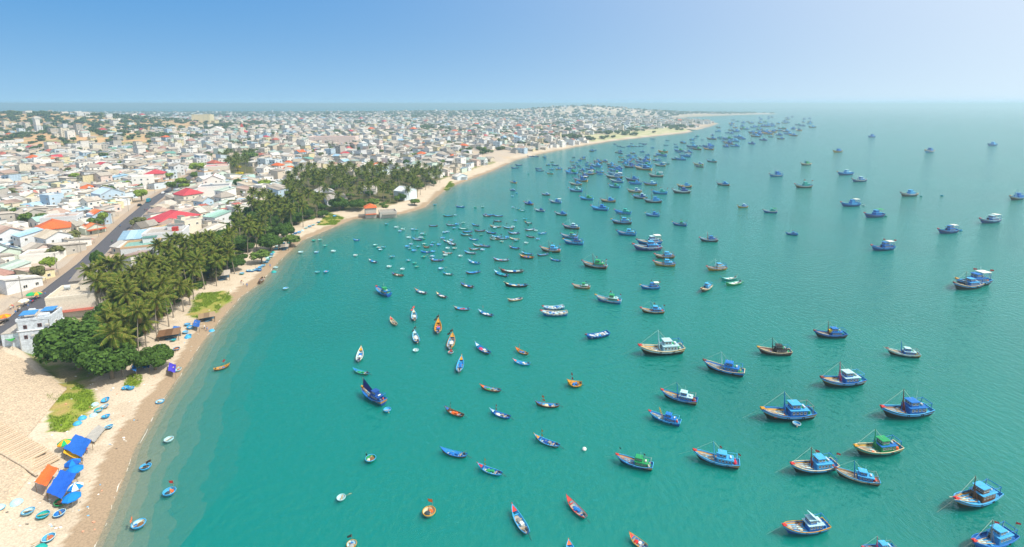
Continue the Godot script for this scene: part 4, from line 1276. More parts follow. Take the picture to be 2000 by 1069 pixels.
func white_corner_house():
	var at = wp(-136, 5.8, 139)
	var o = thing("corner_house", "white three-storey house with blue roof awning at the top of the stone slope", "house", at, deg_to_rad(18))
	o.scale = Vector3.ONE * 0.88
	taken.append(Vector3(-137, 139, 8))
	var w = mat("d3dce6", 0.8, true, 0.17)
	part(o, "wall", unit_mesh("box"), w, tf(0, -3, 0, 8.6, 13.4, 8))
	part(o, "annex_wall", unit_mesh("box"), w, tf(-6.9, -2, -1.5, 5.2, 8.2, 8))
	part(o, "flat_roof", unit_mesh("box"), mat("b9b2a8"), tf(0, 10.4, 0, 8.2, 0.1, 7.6))
	part(o, "annex_roof", unit_mesh("box"), mat("b3aba0"), tf(-6.95, 6.2, -1.5, 5.3, 0.12, 8.2))
	part(o, "parapet", unit_mesh("ring"), w, tf(0, 10.4, 0, 8.8, 0.8, 8.2))
	part(o, "cornice", unit_mesh("ring"), mat("eef1f4"), tf(0, 7.0, 0, 9.0, 0.3, 8.4))
	part(o, "awning", unit_mesh("sheet"), mat("3f86c8", 0.6), tf(-1.6, 12.4, 2.2, 4.2, 0.14, 2.8, 0, 0.2))
	part(o, "awning", unit_mesh("sheet"), mat("3f86c8", 0.6), tf(2.0, 11.8, -1.6, 3.6, 0.14, 3.6, 0, 0.06))
	for q in [[-3.5, 3.3], [0.3, 3.3], [-3.5, 1.2], [0.3, 1.2]]:
		part(o, "post", unit_mesh("box"), mat("c8ccd0"), tf(q[0], 10.5, q[1], 0.12, 1.5 if q[1] > 2 else 1.95, 0.12))
	part(o, "stair_head", unit_mesh("box"), w, tf(2.4, 10.5, 2.6, 2.4, 1.3, 2.0))
	for q in [[-2.2, 7.8, 0.9], [2.2, 4.2, 1.3], [-2.4, 4.4, 0.9], [1.6, 8.0, 1.1]]:
		var f = part(o, "window", unit_mesh("frame"), mat("7b4a4a"), tf(q[0], q[1], 4.03, q[2], 1.2, 0.14))
		part(f, "pane", unit_mesh("pane"), mat("2c3237", 0.2, false))
	var dr = part(o, "door", unit_mesh("frame"), mat("c9ccd0"), tf(2.2, -2.0, 4.03, 2.8, 2.9, 0.14))
	part(dr, "panel", unit_mesh("pane"), mat("a7adb2", 0.5))
	for k in 3:
		var f = part(o, "window", unit_mesh("frame"), mat("e8e6e0"), Transform3D(Basis(Vector3.UP, PI / 2) * Basis.from_scale(Vector3(1.1, 1.2, 0.14)), Vector3(4.33, 1.4 + k * 3.0, -1.5 + k)))
		part(f, "pane", unit_mesh("pane"), mat("2c3237", 0.2, false))
	part(o, "water_tank", unit_mesh("tank"), mat("c2cacf", 0.3), tf(-2.9, 10.5, -2.4, 1.8, 1.8, 1.6))
	for q in [-4.1, 4.1]:
		part(o, "drain_pipe", unit_mesh("box"), mat("a9a7a2"), tf(q, -2.8, 4.06, 0.14, 13.0, 0.14))
	for q in [[-0.4, 5.2], [3.6, 8.3]]:
		part(o, "air_conditioner", unit_mesh("box"), mat("d4d3cd", 0.6), tf(q[0], q[1], 4.25, 0.9, 0.6, 0.4))
	part(o, "roof_box", unit_mesh("box"), mat("b4aba0"), tf(-6.4, 6.33, -3.0, 1.6, 1.1, 1.4))
	part(o, "gate_wall", unit_mesh("box"), mat("cfc3b2"), tf(6.2, -3.6, 3.7, 3.6, 2.4, 0.25))

func house_label(g, st, style, wall, roof, where):
	var kinds = ["%s sheet roof", "%s gable roof", "flat roof and parapet", "%s hip roof", "%s patched sheet roof"]
	var k = kinds[style]
	if "%s" in k:
		k = k % ROOF_NAMES[roof]
	return "%s %s house with %s %s" % [["", "one-storey", "two-storey", "three-storey", "four-storey"][st], WALL_NAMES[wall], k, where]

func build_village():
	var g = RandomNumberGenerator.new()
	g.seed = 11
	white_corner_house()
	for b in LANDMARKS:
		var y = ground(b[0], b[1])
		var pcs = house_pieces(g, b[2], b[3], b[4], b[5], b[6], b[7], true)
		var o = house_thing("house", b[9], "house", "", wp(b[0], y, b[1]), deg_to_rad(b[8]), pcs)
		taken.append(Vector3(b[0], b[1], maxf(b[2], b[3]) * 0.52))
		if "red box" in b[9]:
			part(o, "roof_box", unit_mesh("box"), mat("b8403a"), tf(4.5, 6.6, 2.5, 2.4, 2.2, 2.4))
		if "solar" in b[9]:
			for s in 4:
				part(o, "solar_panel", unit_mesh("box"), mat("27406b", 0.2, false), Transform3D(Basis(Vector3.UP, PI / 2) * Basis(Vector3.RIGHT, 0.42) * Basis.from_scale(Vector3(2.2, 0.08, 3.4)), Vector3(2.9, 4.55, -3.6 + s * 2.4)))
		if "spire" in b[9]:
			part(o, "spire", unit_mesh("box"), mat("eae6dc"), tf(0, 0, 17.5, 5, 22, 5))
			part(o, "spire_roof", unit_mesh("hip"), mat("b04a40"), tf(0, 22.3, 17.5, 5.6, 6, 5.6))
	# the grid of lots follows the road
	var u = Vector2(-0.42, 0.9075); var vv = Vector2(-0.9075, -0.42)
	var far_mb = MB.new()
	var count = 0
	var lots = []
	for zone in [[80.0, 620.0, 10.6, 11.2], [620.0, 1200.0, 12.0, 13.5], [1200.0, 2400.0, 18.0, 25.0], [2400.0, 4150.0, 40.0, 64.0]]:
		var d0 = zone[0]; var d1 = zone[1]
		var reach = 5200.0
		var n_u = int(d1 / zone[2] / 0.9) + 160
		for a in range(-60, n_u):
			for b in range(-int(2600 / zone[3]), int(reach / zone[3])):
				var p = u * (a * zone[2]) + vv * (b * zone[3])
				if p.y < d0 or p.y >= d1 or absf(p.x) > p.y * 1.02 + 25 or p.x > 2000:
					continue
				lots.append([p, zone])
	lots.sort_custom(func(q, r): return q[0].length_squared() < r[0].length_squared())
	for lot in lots:
		var p = lot[0]; var zone = lot[1]
		var near = zone[1] < 700
		p += Vector2(g.randf_range(-1, 1), g.randf_range(-1, 1)) * zone[2] * (0.14 if near else 0.3)
		var roll = g.randf()
		var s = coast_dist(p)
		if s < (30 if p.y < 420 else 22 if p.y < 640 else 15 if p.y < 1200 else 24):
			continue
		if p.y > 860 and p.y < 1450 and p.x > 150 and s < 90:
			continue
		if p.y < 700:
			if in_any(groves, p) or s < 60 and p.y < 330 and s < 44 or road_dist(p) < 11.2 or p.y < 185 and slope_weight(p.y, s) > 0.02 and road_dist(p) < 60 and p.x > -160:
				continue
			if p.x > -128 - maxf(0, (420 - p.y)) * 0.12 and p.y < 420:
				continue
		var y = height(p.x, p.y, s)
		if near and roll < 0.07 or not near and roll < 0.22 or y > 11 and p.y < 2000 and roll < 0.86:
			continue
		var n2 = noise.get_noise_2d(p.x * 0.35, p.y * 0.35)
		if p.y > 650 and n2 < -0.22:
			continue
		var big = 1.0 if near else zone[2] / 11.5
		var w = g.randf_range(7.6, 10.4) * minf(big, 1.45)
		var l = g.randf_range(8.0, 11.4) * minf(big, 1.45)
		if near and not free_spot(p, 4.6):
			continue
		var st = 1 if g.randf() < 0.62 else (2 if g.randf() < 0.75 else 3)
		if not near and g.randf() < 0.035:
			st = 4
		if near and road_dist(p) < 32 and p.y < 420:
			st = 1 if g.randf() < 0.85 else 2
		var style = [0, 0, 0, 1, 1, 2, 2, 4, 3, 0, 1, 2, 4, 0][g.randi() % 14]
		if style == 3 and g.randf() < 0.4:
			style = 0
		var wall = [0, 0, 1, 1, 2, 3, 4, 5, 6, 7, 8, 9, 10, 10, 10, 0, 2, 6, 7, 1][g.randi() % 20]
		var roof = [0, 1, 2, 3, 4, 5, 0, 1, 11, 13, 3, 1, 13, 0][g.randi() % 14]
		if style == 3 or style == 1 and g.randf() < 0.12:
			roof = [6, 15, 8, 7, 5, 5, 0, 1, 3, 5][g.randi() % 10]
		elif g.randf() < 0.09:
			roof = [9, 10, 14, 4, 4][g.randi() % 5]
		var turn = atan2(-u.x, u.y) + PI / 2 * (g.randi() % 4) + g.randf_range(-0.1, 0.1)
		turn = -turn
		if count < 265 and near:
			var where = "facing the main road" if road_dist(p) < 20 else "near the palm groves" if p.x > -205 - (p.y - 250) * 0.25 and p.y > 200 else "in the dense village blocks"
			house_thing("house", house_label(g, st, style, wall, roof, where), "house", "village houses", wp(p.x, y, p.y), turn, house_pieces(g, w, l, st, style, wall, roof, true))
			count += 1
		else:
			var tr = Transform3D(Basis(Vector3.UP, turn), wp(p.x, y, p.y))
			for q in house_pieces(g, w, l, st, style, wall, roof, false):
				if p.y > 1200 and q[0] == "window" and g.randf() < 0.5 or p.y > 1200 and q[0] in ["porch_roof", "water_tank"]:
					continue
				far_mb.add(unit(q[1]) if q[1] != "sheet" else unit("box"), tr * q[2], Color(q[3]).srgb_to_linear())
	var fo = whole("distant_houses", far_mb, vertex_mat("far_house", 0.85, tex_grime, 0.12), "mass of pale low houses of the fishing village spreading to the far shore", "houses", "", "stuff")

# ------------------------------------------------------------------ road, poles, slope
func strip(pts, off0, off1, lift):
	var mb = MB.new()
	var rows = []
	for k in pts.size():
		var f = (pts[mini(k + 1, pts.size() - 1)] - pts[maxi(k - 1, 0)]).normalized()
		var side = Vector2(f.y, -f.x)
		var a = pts[k] + side * off0; var b = pts[k] + side * off1
		var c = pts[k]
		var y = 0.0
		for q in [a, b, c]:
			y = maxf(y, ground(q.x, q.y))
		rows.append([wp(a.x, y + lift, a.y), wp(b.x, y + lift, b.y)])
	mb.grid(rows)
	return mb

func fine_road():
	var out = []
	for k in ROAD.size() - 1:
		for q in 8:
			out.append(ROAD[k].lerp(ROAD[k + 1], q / 8.0))
	return out

func build_road():
	var pts = fine_road()
	whole("road", strip(pts, -3.6, 3.6, 0.12), mat("57565c", 0.9, true, 0.35), "", "", "", "structure")
	whole("pavement", strip(pts, -7.6, -3.6, 0.25), mat("a89582", 0.9, true, 0.3), "", "", "", "structure")
	whole("pavement", strip(pts, 3.6, 5.6, 0.24), mat("a39080", 0.9, true, 0.3), "", "", "", "structure")
	for s in [-3.75, 3.6]:
		whole("kerb", strip(pts, s, s + 0.15, 0.27), mat("b9b3aa", 0.9), "", "", "", "structure")
	# poles and cables along the village side
	var tops = []
	var run = 0.0
	for k in pts.size() - 1:
		run += pts[k].distance_to(pts[k + 1])
		if run > 31.0 and pts[k].y < 480:
			run = 0.0
			var f = (pts[k + 1] - pts[k]).normalized()
			var p = pts[k] - Vector2(f.y, -f.x) * 6.9
			var y = ground(p.x, p.y)
			var o = thing("utility_pole", "grey concrete utility pole with cross arms standing on the roadside pavement", "utility pole", wp(p.x, y, p.y), atan2(f.x, f.y), "utility poles along the road")
			var m = MB.new()
			m.bar(Vector3(0, -0.5, 0), Vector3(0, 8.6, 0), 0.17, 8, 0.1)
			part(o, "shaft", m, mat("a5a19a"))
			for q in 2:
				part(o, "cross_arm", unit_mesh("box"), mat("7f7c78"), tf(0, 7.6 + q * 0.55, 0.14, 1.7, 0.1, 0.1))
			tops.append(wp(p.x, y + 7.7, p.y))
	for k in tops.size() - 1:
		var m = MB.new()
		for q in 3:
			var sag = []
			var rad = []
			for j in 9:
				var t = j / 8.0
				sag.append(tops[k].lerp(tops[k + 1], t) + Vector3((q - 1) * 0.7, 0.05 * q - 0.8 * sin(PI * t), 0))
				rad.append(0.028)
			m.tube(sag, rad, 4)
		whole("power_cable", m, mat("2a2a2c", 0.7, false), "dark power cables hanging between two roadside utility poles", "cable", "power cables along the road")

func inland(s, along):
	# a point s metres inland of the shore line near the stone slope, "along" metres up the bay from (-79, 93)
	return Vector2(-79.0, 93.0) + Vector2(-0.366, 0.9306) * along + Vector2(-0.9306, -0.366) * s

func build_slope():
	var mb = MB.new()
	var rows = []
	for a in 56:
		var row = []
		for b in 40:
			var s = 16.6 + b * 0.78
			var along = minf(-24.0 + a * 1.7, 32.0 + (s - 17.0) * 1.05 + 1.5 * noise.get_noise_2d(s * 9.0, 5.0))
			s = maxf(s, 16.6 + 5.6 * smoothstep(10.0, 16.0, along + 2.0 * noise.get_noise_1d(along * 12.0)))
			var p = inland(s, along)
			row.append(wp(p.x, ground(p.x, p.y) + 0.16 + 0.06 * noise.get_noise_2d(p.x * 30, p.y * 30), p.y))
		rows.append(row)
	var m = vertex_mat("stone", 0.92, tex_stone, 0.14, 0.2)
	mb.col = Color(0.46, 0.375, 0.295)
	mb.grid(rows)
	mb.c.fill(Color(0.55, 0.475, 0.385))
	whole("stone_slope", mb, m, "", "", "", "structure")
	var o = thing("concrete_stairs", "broad flight of pale concrete steps set into the stone slope", "stairs", Vector3.ZERO)
	for k in 46:
		var s = 15.6 + k * 0.53
		var c0 = inland(s, 6.6 + k * 0.486)
		var y = ground(c0.x, c0.y) + 0.2
		var turn = atan2(0.366, 0.9306)
		var tr = Transform3D(Basis(Vector3.UP, -turn + PI) * Basis.from_scale(Vector3(0.44, 0.34, 5.8)), wp(c0.x, y - 0.12, c0.y))
		part(o, "step", unit_mesh("box"), mat(["c9b59c", "c2ae96", "cfbca4"][k % 3], 0.92, true, 0.5), tr)
	for q in [3.5, 9.7]:
		var m2 = MB.new()
		var pts = []
		for k in 8:
			var p = inland(15.4 + k * 3.4, q + k * 3.12)
			pts.append(wp(p.x, ground(p.x, p.y) + 0.3, p.y))
		m2.tube(pts, [0.22, 0.22, 0.22, 0.22, 0.22, 0.22, 0.22, 0.22], 6)
		part(o, "side_kerb", m2, mat("bfae98", 0.92))

# ------------------------------------------------------------------ palms, trees, grass
func frond_shape(droop, pairs, g):
	var m = MB.new()
	var pts = []; var rad = []
	var L = 4.3
	for k in 9:
		var t = k / 8.0
		pts.append(Vector3(L * (t - 0.22 * droop * t * t), L * (0.16 * t - droop * 0.62 * t * t), 0))
		rad.append(0.06 * (1.0 - t) + 0.012)
	m.col = Color(0.26, 0.24, 0.07)
	m.tube(pts, rad, 4)
	for k in pairs:
		var t = 0.12 + 0.88 * (k + 0.5) / pairs
		var f = t * 8.0
		var j = mini(int(f), 7)
		var p = pts[j].lerp(pts[j + 1], f - j)
		var dir = (pts[j + 1] - pts[j]).normalized()
		var len = (1.0 - pow(absf(t - 0.42) / 0.62, 2.0)) * 1.05 + 0.18
		for s in [-1, 1]:
			var tip = p + (dir * 0.55 + Vector3(0, -0.42 - 0.3 * g.randf(), s * 0.85)).normalized() * len
			var wide = dir * (0.075 if pairs > 20 else 0.17)
			var shade = g.randf_range(0.75, 1.2)
			m.col = Color(0.072 * shade, 0.108 * shade, 0.015 * shade)
			if g.randf() < 0.16:
				m.col = Color(0.22 * shade, 0.18 * shade, 0.045 * shade)
			m.quad(p - wide, p + wide, tip + wide * 0.25, tip - wide * 0.25)
	return m

var fronds := []
var frond_meshes := []
var far_crowns := []

func frond_places(g, n0):
	var out = []
	for k in n0:
		var t = k / float(n0)
		var pitch = lerpf(1.15, -0.75, t) + g.randf_range(-0.12, 0.12)
		var kind = 0 if t < 0.3 else 1 if t < 0.7 else 2
		var sc = g.randf_range(0.85, 1.1) * (0.8 if t < 0.15 else 1.0)
		out.append([Transform3D(Basis(Vector3.UP, k * 2.39996 + g.randf_range(-0.2, 0.2)) * Basis(Vector3.BACK, pitch) * Basis(Vector3.RIGHT, g.randf_range(-0.3, 0.3)) * Basis.from_scale(Vector3.ONE * sc), Vector3.ZERO), kind])
	return out

func trunk_shape(h, lean, g):
	var m = MB.new()
	var pts = []; var rad = []
	for k in 9:
		var t = k / 8.0
		pts.append(Vector3(lean.x * t * t, h * t - 0.4 * (1 - t), lean.y * t * t))
		rad.append(lerpf(0.2, 0.11, t) + (0.1 if k == 0 else 0.0))
	m.col = Color(0.27, 0.235, 0.19)
	m.tube(pts, rad, 7)
	return m

func palm(p, h, g, detailed, where):
	var lean = Vector2(g.randf_range(-1, 1), g.randf_range(-1, 1)) * h * 0.14
	var s = coast_dist(p)
	where = "%s %s coconut palm %s %s" % ["short" if h < 9.6 else "tall" if h > 11.6 else "middling", "leaning" if lean.length() > h * 0.1 else "straight", "at the beach edge of" if s < 27 else "on the village side of" if s > 52 else "in the thick of", where]
	var o = thing("coconut_palm", where, "palm tree", wp(p.x, ground(p.x, p.y), p.y), g.randf() * TAU, "coconut palms of the groves")
	var leaf = vertex_mat("frond", 0.75, null, 1.0, 0.15, Color(0.3, 0.36, 0.06))
	part(o, "trunk", trunk_shape(h, lean, g), vertex_mat("bark", 0.95, tex_grain, 0.8))
	var top = Vector3(lean.x, h, lean.y)
	var size = g.randf_range(0.9, 1.15)
	if detailed:
		var c = Node3D.new()
		c.name = "crown"
		o.add_child(c)
		c.position = top
		c.scale = Vector3.ONE * size
		for q in frond_places(g, 24):
			part(c, "frond", frond_meshes[q[1]], leaf, q[0])
		for q in g.randi() % 4:
			part(c, "dead_frond", frond_meshes[2], mat("8a6f48", 0.95, false), Transform3D(Basis(Vector3.UP, g.randf() * TAU) * Basis(Vector3.BACK, -1.15), Vector3(0, -0.2, 0)))
		var nuts = MB.new()
		for k in 6:
			var a = k * 1.1
			nuts.lathe([Vector2(0.01, -0.17), Vector2(0.13, -0.08), Vector2(0.14, 0.05), Vector2(0.01, 0.17)], 7, Vector3(cos(a) * 0.3, -0.3 - 0.1 * (k % 2), sin(a) * 0.3))
		part(c, "coconut_bunch", nuts, mat("7d7a34", 0.6))
	else:
		part(o, "crown", far_crowns[g.randi() % far_crowns.size()], leaf, Transform3D(Basis(Vector3.UP, g.randf() * TAU) * Basis.from_scale(Vector3.ONE * size), top))

func crown_shape(g, n0, leaf, lobes, tone, flat = 0.8):
	# leaf clumps spread through the shell of several overlapping lobes; unit radius about 1
	var m = MB.new()
	var balls = [[Vector3(0, 0.05, 0), 0.62]]
	for k in lobes:
		var a = k * 2.4 + g.randf_range(-0.4, 0.4)
		var el = g.randf_range(-0.35, 0.75)
		var r = g.randf_range(0.28, 0.46)
		balls.append([Vector3(cos(a) * cos(el), sin(el) * flat, sin(a) * cos(el)) * g.randf_range(0.45, 0.68), r])
	for k in n0:
		var b = balls[g.randi() % balls.size()]
		var dir = Vector3(g.randfn(), g.randfn() + 0.25, g.randfn()).normalized()
		var p = b[0] + dir * b[1] * pow(g.randf(), 0.22) * Vector3(1, flat, 1)
		var nn = (dir + Vector3(g.randfn(), g.randfn() + 0.6, g.randfn()) * 0.5).normalized()
		var s = nn.cross(Vector3(g.randfn(), g.randfn(), g.randfn())).normalized()
		var u = s.cross(nn)
		var sz = leaf * g.randf_range(0.6, 1.25)
		var k2 = g.randf_range(0.62, 1.3)
		m.col = Color(tone.r * k2, tone.g * k2, tone.b * k2)
		m.quad(p - s * sz - u * sz * 0.4, p + s * sz * 0.2 - u * sz * 0.6, p + s * sz + u * sz * 0.3, p - s * sz * 0.2 + u * sz * 0.6)
	return m.mesh()

var crowns := {}

func limbs(h, r, g):
	var m = MB.new()
	m.col = Color(0.20, 0.16, 0.11)
	m.tube([Vector3(0, -0.5, 0), Vector3(0.1, h * 0.3, 0.05), Vector3(0, h * 0.62, 0)], [0.055 * h + 0.05, 0.04 * h + 0.03, 0.022 * h + 0.02], 7)
	for k in 5:
		var a = k * 1.26 + g.randf()
		m.tube([Vector3(0.06, h * 0.32, 0.02), Vector3(cos(a) * r * 0.3, h * 0.55, sin(a) * r * 0.3), Vector3(cos(a) * r * 0.7, h * 0.72, sin(a) * r * 0.7)], [0.025 * h, 0.018 * h, 0.006 * h], 5)
	return m

func tree(p, h, r, kind, label, g, group = ""):
	var o = thing("tree", label, "tree", wp(p.x, ground(p.x, p.y), p.y), g.randf() * TAU, group)
	part(o, "trunk", limbs(h, r, g), vertex_mat("bark", 0.95, tex_grain, 0.8))
	part(o, "crown", crowns[kind], vertex_mat("leaf", 0.75, null, 1.0, 0.15, Color(0.25, 0.32, 0.08)), Transform3D(Basis.from_scale(Vector3(r, h * (0.66 if kind == "dark" else 0.5), r)), Vector3(0, h * (0.52 if kind == "dark" else 0.6), 0)))
	return o

func poisson(poly, gap, g, limit):
	var lo = Vector2(1e9, 1e9); var hi = -lo
	for q in poly:
		lo = lo.min(q); hi = hi.max(q)
	var out = []
	for k in limit * 30:
		var p = Vector2(g.randf_range(lo.x, hi.x), g.randf_range(lo.y, hi.y))
		if not Geometry2D.is_point_in_polygon(p, poly):
			continue
		var ok = free_spot(p, 0.5) and not in_any(lawns, p) and coast_dist(p) > 13.0
		for q in out:
			if q.distance_to(p) < gap:
				ok = false
				break
		if ok:
			out.append(p)
			if out.size() >= limit:
				break
	return out

func build_green():
	var g = RandomNumberGenerator.new()
	g.seed = 77
	for k in 3:
		var m = frond_shape([0.35, 0.62, 0.85][k], 26, g)
		fronds.append(m)
		frond_meshes.append(m.mesh())
	var low = []
	for k in 3:
		low.append(frond_shape([0.35, 0.62, 0.85][k], 12, g))
	for k in 5:
		var m = MB.new()
		for q in frond_places(g, 22):
			m.add(low[q[1]], q[0])
		far_crowns.append(m.mesh())
	for k in [["dark", 7500, 0.07, 14, Color(0.055, 0.105, 0.022)], ["mid", 1500, 0.13, 8, Color(0.10, 0.16, 0.035)], ["olive", 1300, 0.14, 7, Color(0.14, 0.155, 0.06)], ["bright", 1300, 0.13, 7, Color(0.19, 0.27, 0.04)], ["yellow", 900, 0.15, 6, Color(0.50, 0.42, 0.03)], ["far", 170, 0.3, 6, Color(0.09, 0.12, 0.045)], ["shrub", 900, 0.12, 6, Color(0.09, 0.15, 0.03)]]:
		crowns[k[0]] = crown_shape(g, k[1], k[2], k[3], k[4])
	# palms
	var wheres = ["the grove beside the beige hall", "the grove behind the cove", "the small stand among the houses"]
	var gaps = [4.2, 4.6, 6.0]
	var most = [92, 182, 22]
	for k in 3:
		var ps = poisson(groves[k], gaps[k], g, most[k])
		ps.sort_custom(func(a, b): return a.y < b.y)
		var seen = 0
		for p in ps:
			palm(p, g.randf_range(7.0, 13.5) if k < 1 else g.randf_range(9.0, 14.0), g, k == 0 and seen < 46, wheres[k])
			seen += 1
	# hand-placed trees: x, d, height, radius, kind, label
	for t in [
		[-119.5, 131, 14.5, 9.6, "dark", "big dark green tree against the white corner house"],
		[-108, 127.5, 11.0, 7.6, "dark", "big dark green tree at the edge of the beach, next to the slope"],
		[-101, 134, 7.0, 5.0, "dark", "low dark tree leaning over the beach baskets"],
		[-127, 152, 11, 6.5, "dark", "broad dark tree behind the beige hall"],
		[-129, 212, 8, 5.5, "dark", "dark leafy tree where the palm grove thins out behind the lawn"],
		[-133, 226, 9, 6.0, "mid", "tall green tree between the two parts of the palm grove"],
		[-124, 219, 7, 5.0, "dark", "dark shrubby tree behind the beach shed"],
		[-118, 232, 7, 5.5, "mid", "round green tree beside the thatched beach hut"],
		[-123, 252, 9, 6.5, "dark", "dark broadleaf tree at the upper beach"],
		[-117, 262, 7, 5.5, "mid", "low green tree overhanging the row of blue baskets"],
		[-126, 274, 10, 6.0, "dark", "dark leafy tree among the palms above the cove"],
		[-119, 346, 9, 7.5, "dark", "wide dark tree at the head of the cove"],
		[-107, 348, 8, 6.5, "dark", "dark rounded tree beside the orange-roofed hut"],
		[-98, 356, 7, 6.0, "mid", "green tree behind the unfinished house"],
		[-72, 372, 5, 5.0, "mid", "low bushy tree on the rocky point"],
		[-158, 358, 9, 6.0, "mid", "leafy tree at the village edge of the grove"],
		[-196, 402, 10, 6.0, "bright", "bright green tree standing above the sheds beside the palms"],
		[-227.5, 272, 8, 5.0, "mid", "roadside tree with a dark trunk before the orange gable"],
		[-240, 254, 7, 4.6, "olive", "dense bush beside the orange-roofed villa"],
		[-238, 262, 7, 4.5, "mid", "green tree behind the orange-roofed villa"],
		[-191, 203, 7, 3.6, "bright", "light green street tree between the shop awnings"],
		[-203, 220, 7, 4.0, "olive", "dusty street tree by the shop awnings up the road"],
		[-263, 357, 10, 5.0, "bright", "tall light green tree on the village side of the road"],
		[-268, 398, 9, 4.6, "mid", "green tree overhanging the road"],
		[-275, 420, 9, 5.0, "bright", "fresh green tree at the bend of the road"],
		[-309, 500, 13, 8.5, "bright", "large light green tree at the end of the visible road"],
		[-302, 590, 15, 11, "mid", "broad green tree beyond the town hall"],
		[-256, 478, 6, 4.0, "yellow", "tree in yellow bloom beside the cream town hall"],
		[-285, 528, 6, 4.0, "yellow", "yellow flowering tree behind the large green one"],
	]:
		tree(Vector2(t[0], t[1]), t[2], t[3], t[4], t[5], g)
	# trees between the houses
	var n0 = 0
	while n0 < 210:
		var d = 190.0 + 900.0 * pow(g.randf(), 1.2)
		var x = -g.randf() * d
		var p = Vector2(x, d)
		var s = coast_dist(p)
		if s < 45 or road_dist(p) < 7 or in_any(groves, p) or not free_spot(p, 1.0):
			continue
		var kinds = ["mid", "olive", "mid", "bright", "olive", "dark"]
		var q = g.randi() % 6
		tree(p, g.randf_range(5, 9), g.randf_range(2.6, 4.8), kinds[q], ["leafy green", "dusty olive", "leafy green", "light green", "dusty olive", "dark green"][q] + " tree rising between the village roofs", g, "trees among the houses")
		n0 += 1
	# undergrowth between the palms
	for k in 2:
		for p in poisson(groves[k], 6.5, g, [16, 60][k]):
			var q = g.randi() % 3
			tree(p, g.randf_range(3.5, 6.5), g.randf_range(2.6, 4.4), ["dark", "mid", "olive"][q], ["dark", "green", "olive"][q] + " bushy tree growing under the coconut palms", g, "undergrowth of the palm groves")
	for p in poisson(PackedVector2Array([Vector2(-124, 205), Vector2(-150, 225), Vector2(-172, 330), Vector2(-150, 345), Vector2(-122, 330), Vector2(-132, 280), Vector2(-130, 240)]), 5.6, g, 46):
		var q = g.randi() % 3
		tree(p, g.randf_range(5.0, 8.5), g.randf_range(3.2, 4.8), ["dark", "dark", "mid"][q], ["dense dark", "dark", "green"][q] + " broadleaf tree filling the gaps of the palm belt", g, "undergrowth of the palm groves")
	# shrubs under the palms and along the beach edge
	var sh = 0
	while sh < 70:
		var d = g.randf_range(140, 640)
		var p = Vector2(-60 - g.randf() * 90, d)
		var s = coast_dist(p)
		if s < 17 or s > 40 or not free_spot(p, 1.5) or in_any(lawns, p):
			continue
		var r = g.randf_range(1.5, 3.0)
		var o = whole("shrub", crowns["shrub"], vertex_mat("leaf", 0.75, null, 1.0, 0.15, Color(0.25, 0.32, 0.08)), "%s green shrub %s" % ["small" if r < 2.0 else "wide" if r > 2.6 else "rounded", "between the beach and the stone slope" if d < 170 else "beside the beach sheds" if d < 240 else "above the beached blue baskets" if d < 320 else "around the rocky point" if d < 420 else "along the far beach bend"], "shrub", "shrubs behind the beach", "", wp(p.x, ground(p.x, p.y) + 0.6, p.y))
		o.scale = Vector3(r, r * 0.7, r)
		o.rotation.y = g.randf() * TAU
		sh += 1
	# far woods: one mass on the dunes, between far houses and along the outer shore
	var mm = MultiMesh.new()
	mm.transform_format = MultiMesh.TRANSFORM_3D
	mm.mesh = crowns["far"]
	var list = []
	for k in 16000:
		var d = 650.0 + 3600.0 * g.randf()
		var x = lerpf(-d * 1.0, minf(d * 0.52, 1950), g.randf())
		var p = Vector2(x, d)
		var n2 = noise.get_noise_2d(x * 0.35, d * 0.35)
		var n3 = noise.get_noise_2d(x * 1.1 + 77, d * 1.1)
		var h0 = 0.0
		var keep = n2 < -0.2 or d > 3850 or n3 > 0.1 or x > 800 and d > 2400
		if not keep or list.size() > 5200:
			continue
		var s = coast_dist(p)
		if s < 25:
			continue
		h0 = height(x, d, s)
		if h0 > 26 and d > 2500 and x < 900 and n3 < 0.1:
			continue
		if d < 1000 and (n2 > -0.2 or s < 40):
			continue
		var r = g.randf_range(5, 9) * (1.35 if d > 2400 else 1.0 if d > 1000 else 0.65)
		list.append(Transform3D(Basis(Vector3.UP, g.randf() * TAU).scaled(Vector3(r, r * 0.8, r)), wp(x, h0 + r * 0.5, d)))
	for k in 2800:  # scrub on the orange dunes
		var x = g.randf_range(-1650, -560); var d = g.randf_range(760, 1650)
		var s = 300.0
		var h0 = height(x, d, s)
		if h0 < 10 or absf(x) > d:
			continue
		if noise.get_noise_2d(x * 2.0, d * 2.0) < -0.1:
			continue
		var r = g.randf_range(2.6, 6.5)
		list.append(Transform3D(Basis(Vector3.UP, g.randf() * TAU).scaled(Vector3(r, r * 0.8, r)), wp(x, h0 + r * 0.4, d)))
	mm.instance_count = list.size()
	for k in list.size():
		mm.set_instance_transform(k, list[k])
	var w = MultiMeshInstance3D.new()
	w.name = "distant_woods"
	w.multimesh = mm
	w.material_override = vertex_mat("leaf", 0.75, null, 1.0, 0.15, Color(0.25, 0.32, 0.08))
	add_child(w)
	tag(w, "dark trees and scrub scattered over the far village, dunes and outer shore", "woods", "", "stuff")
	# grass on the beach verges
	var tuft = MB.new()
	for k in 9:
		var a = g.randf() * TAU
		var r0 = Vector3(cos(a), 0, sin(a)) * g.randf() * 0.22
		var tip = r0 * 2.2 + Vector3(0, g.randf_range(0.2, 0.42), 0)
		var side = Vector3(-sin(a), 0, cos(a)) * 0.05
		var k2 = g.randf_range(0.8, 1.25)
		tuft.col = Color(0.15 * k2, 0.23 * k2, 0.03)
		tuft.tri(r0 - side, r0 + side, tip)
	var gm = MultiMesh.new()
	gm.transform_format = MultiMesh.TRANSFORM_3D
	gm.mesh = tuft.mesh()
	var spots = []
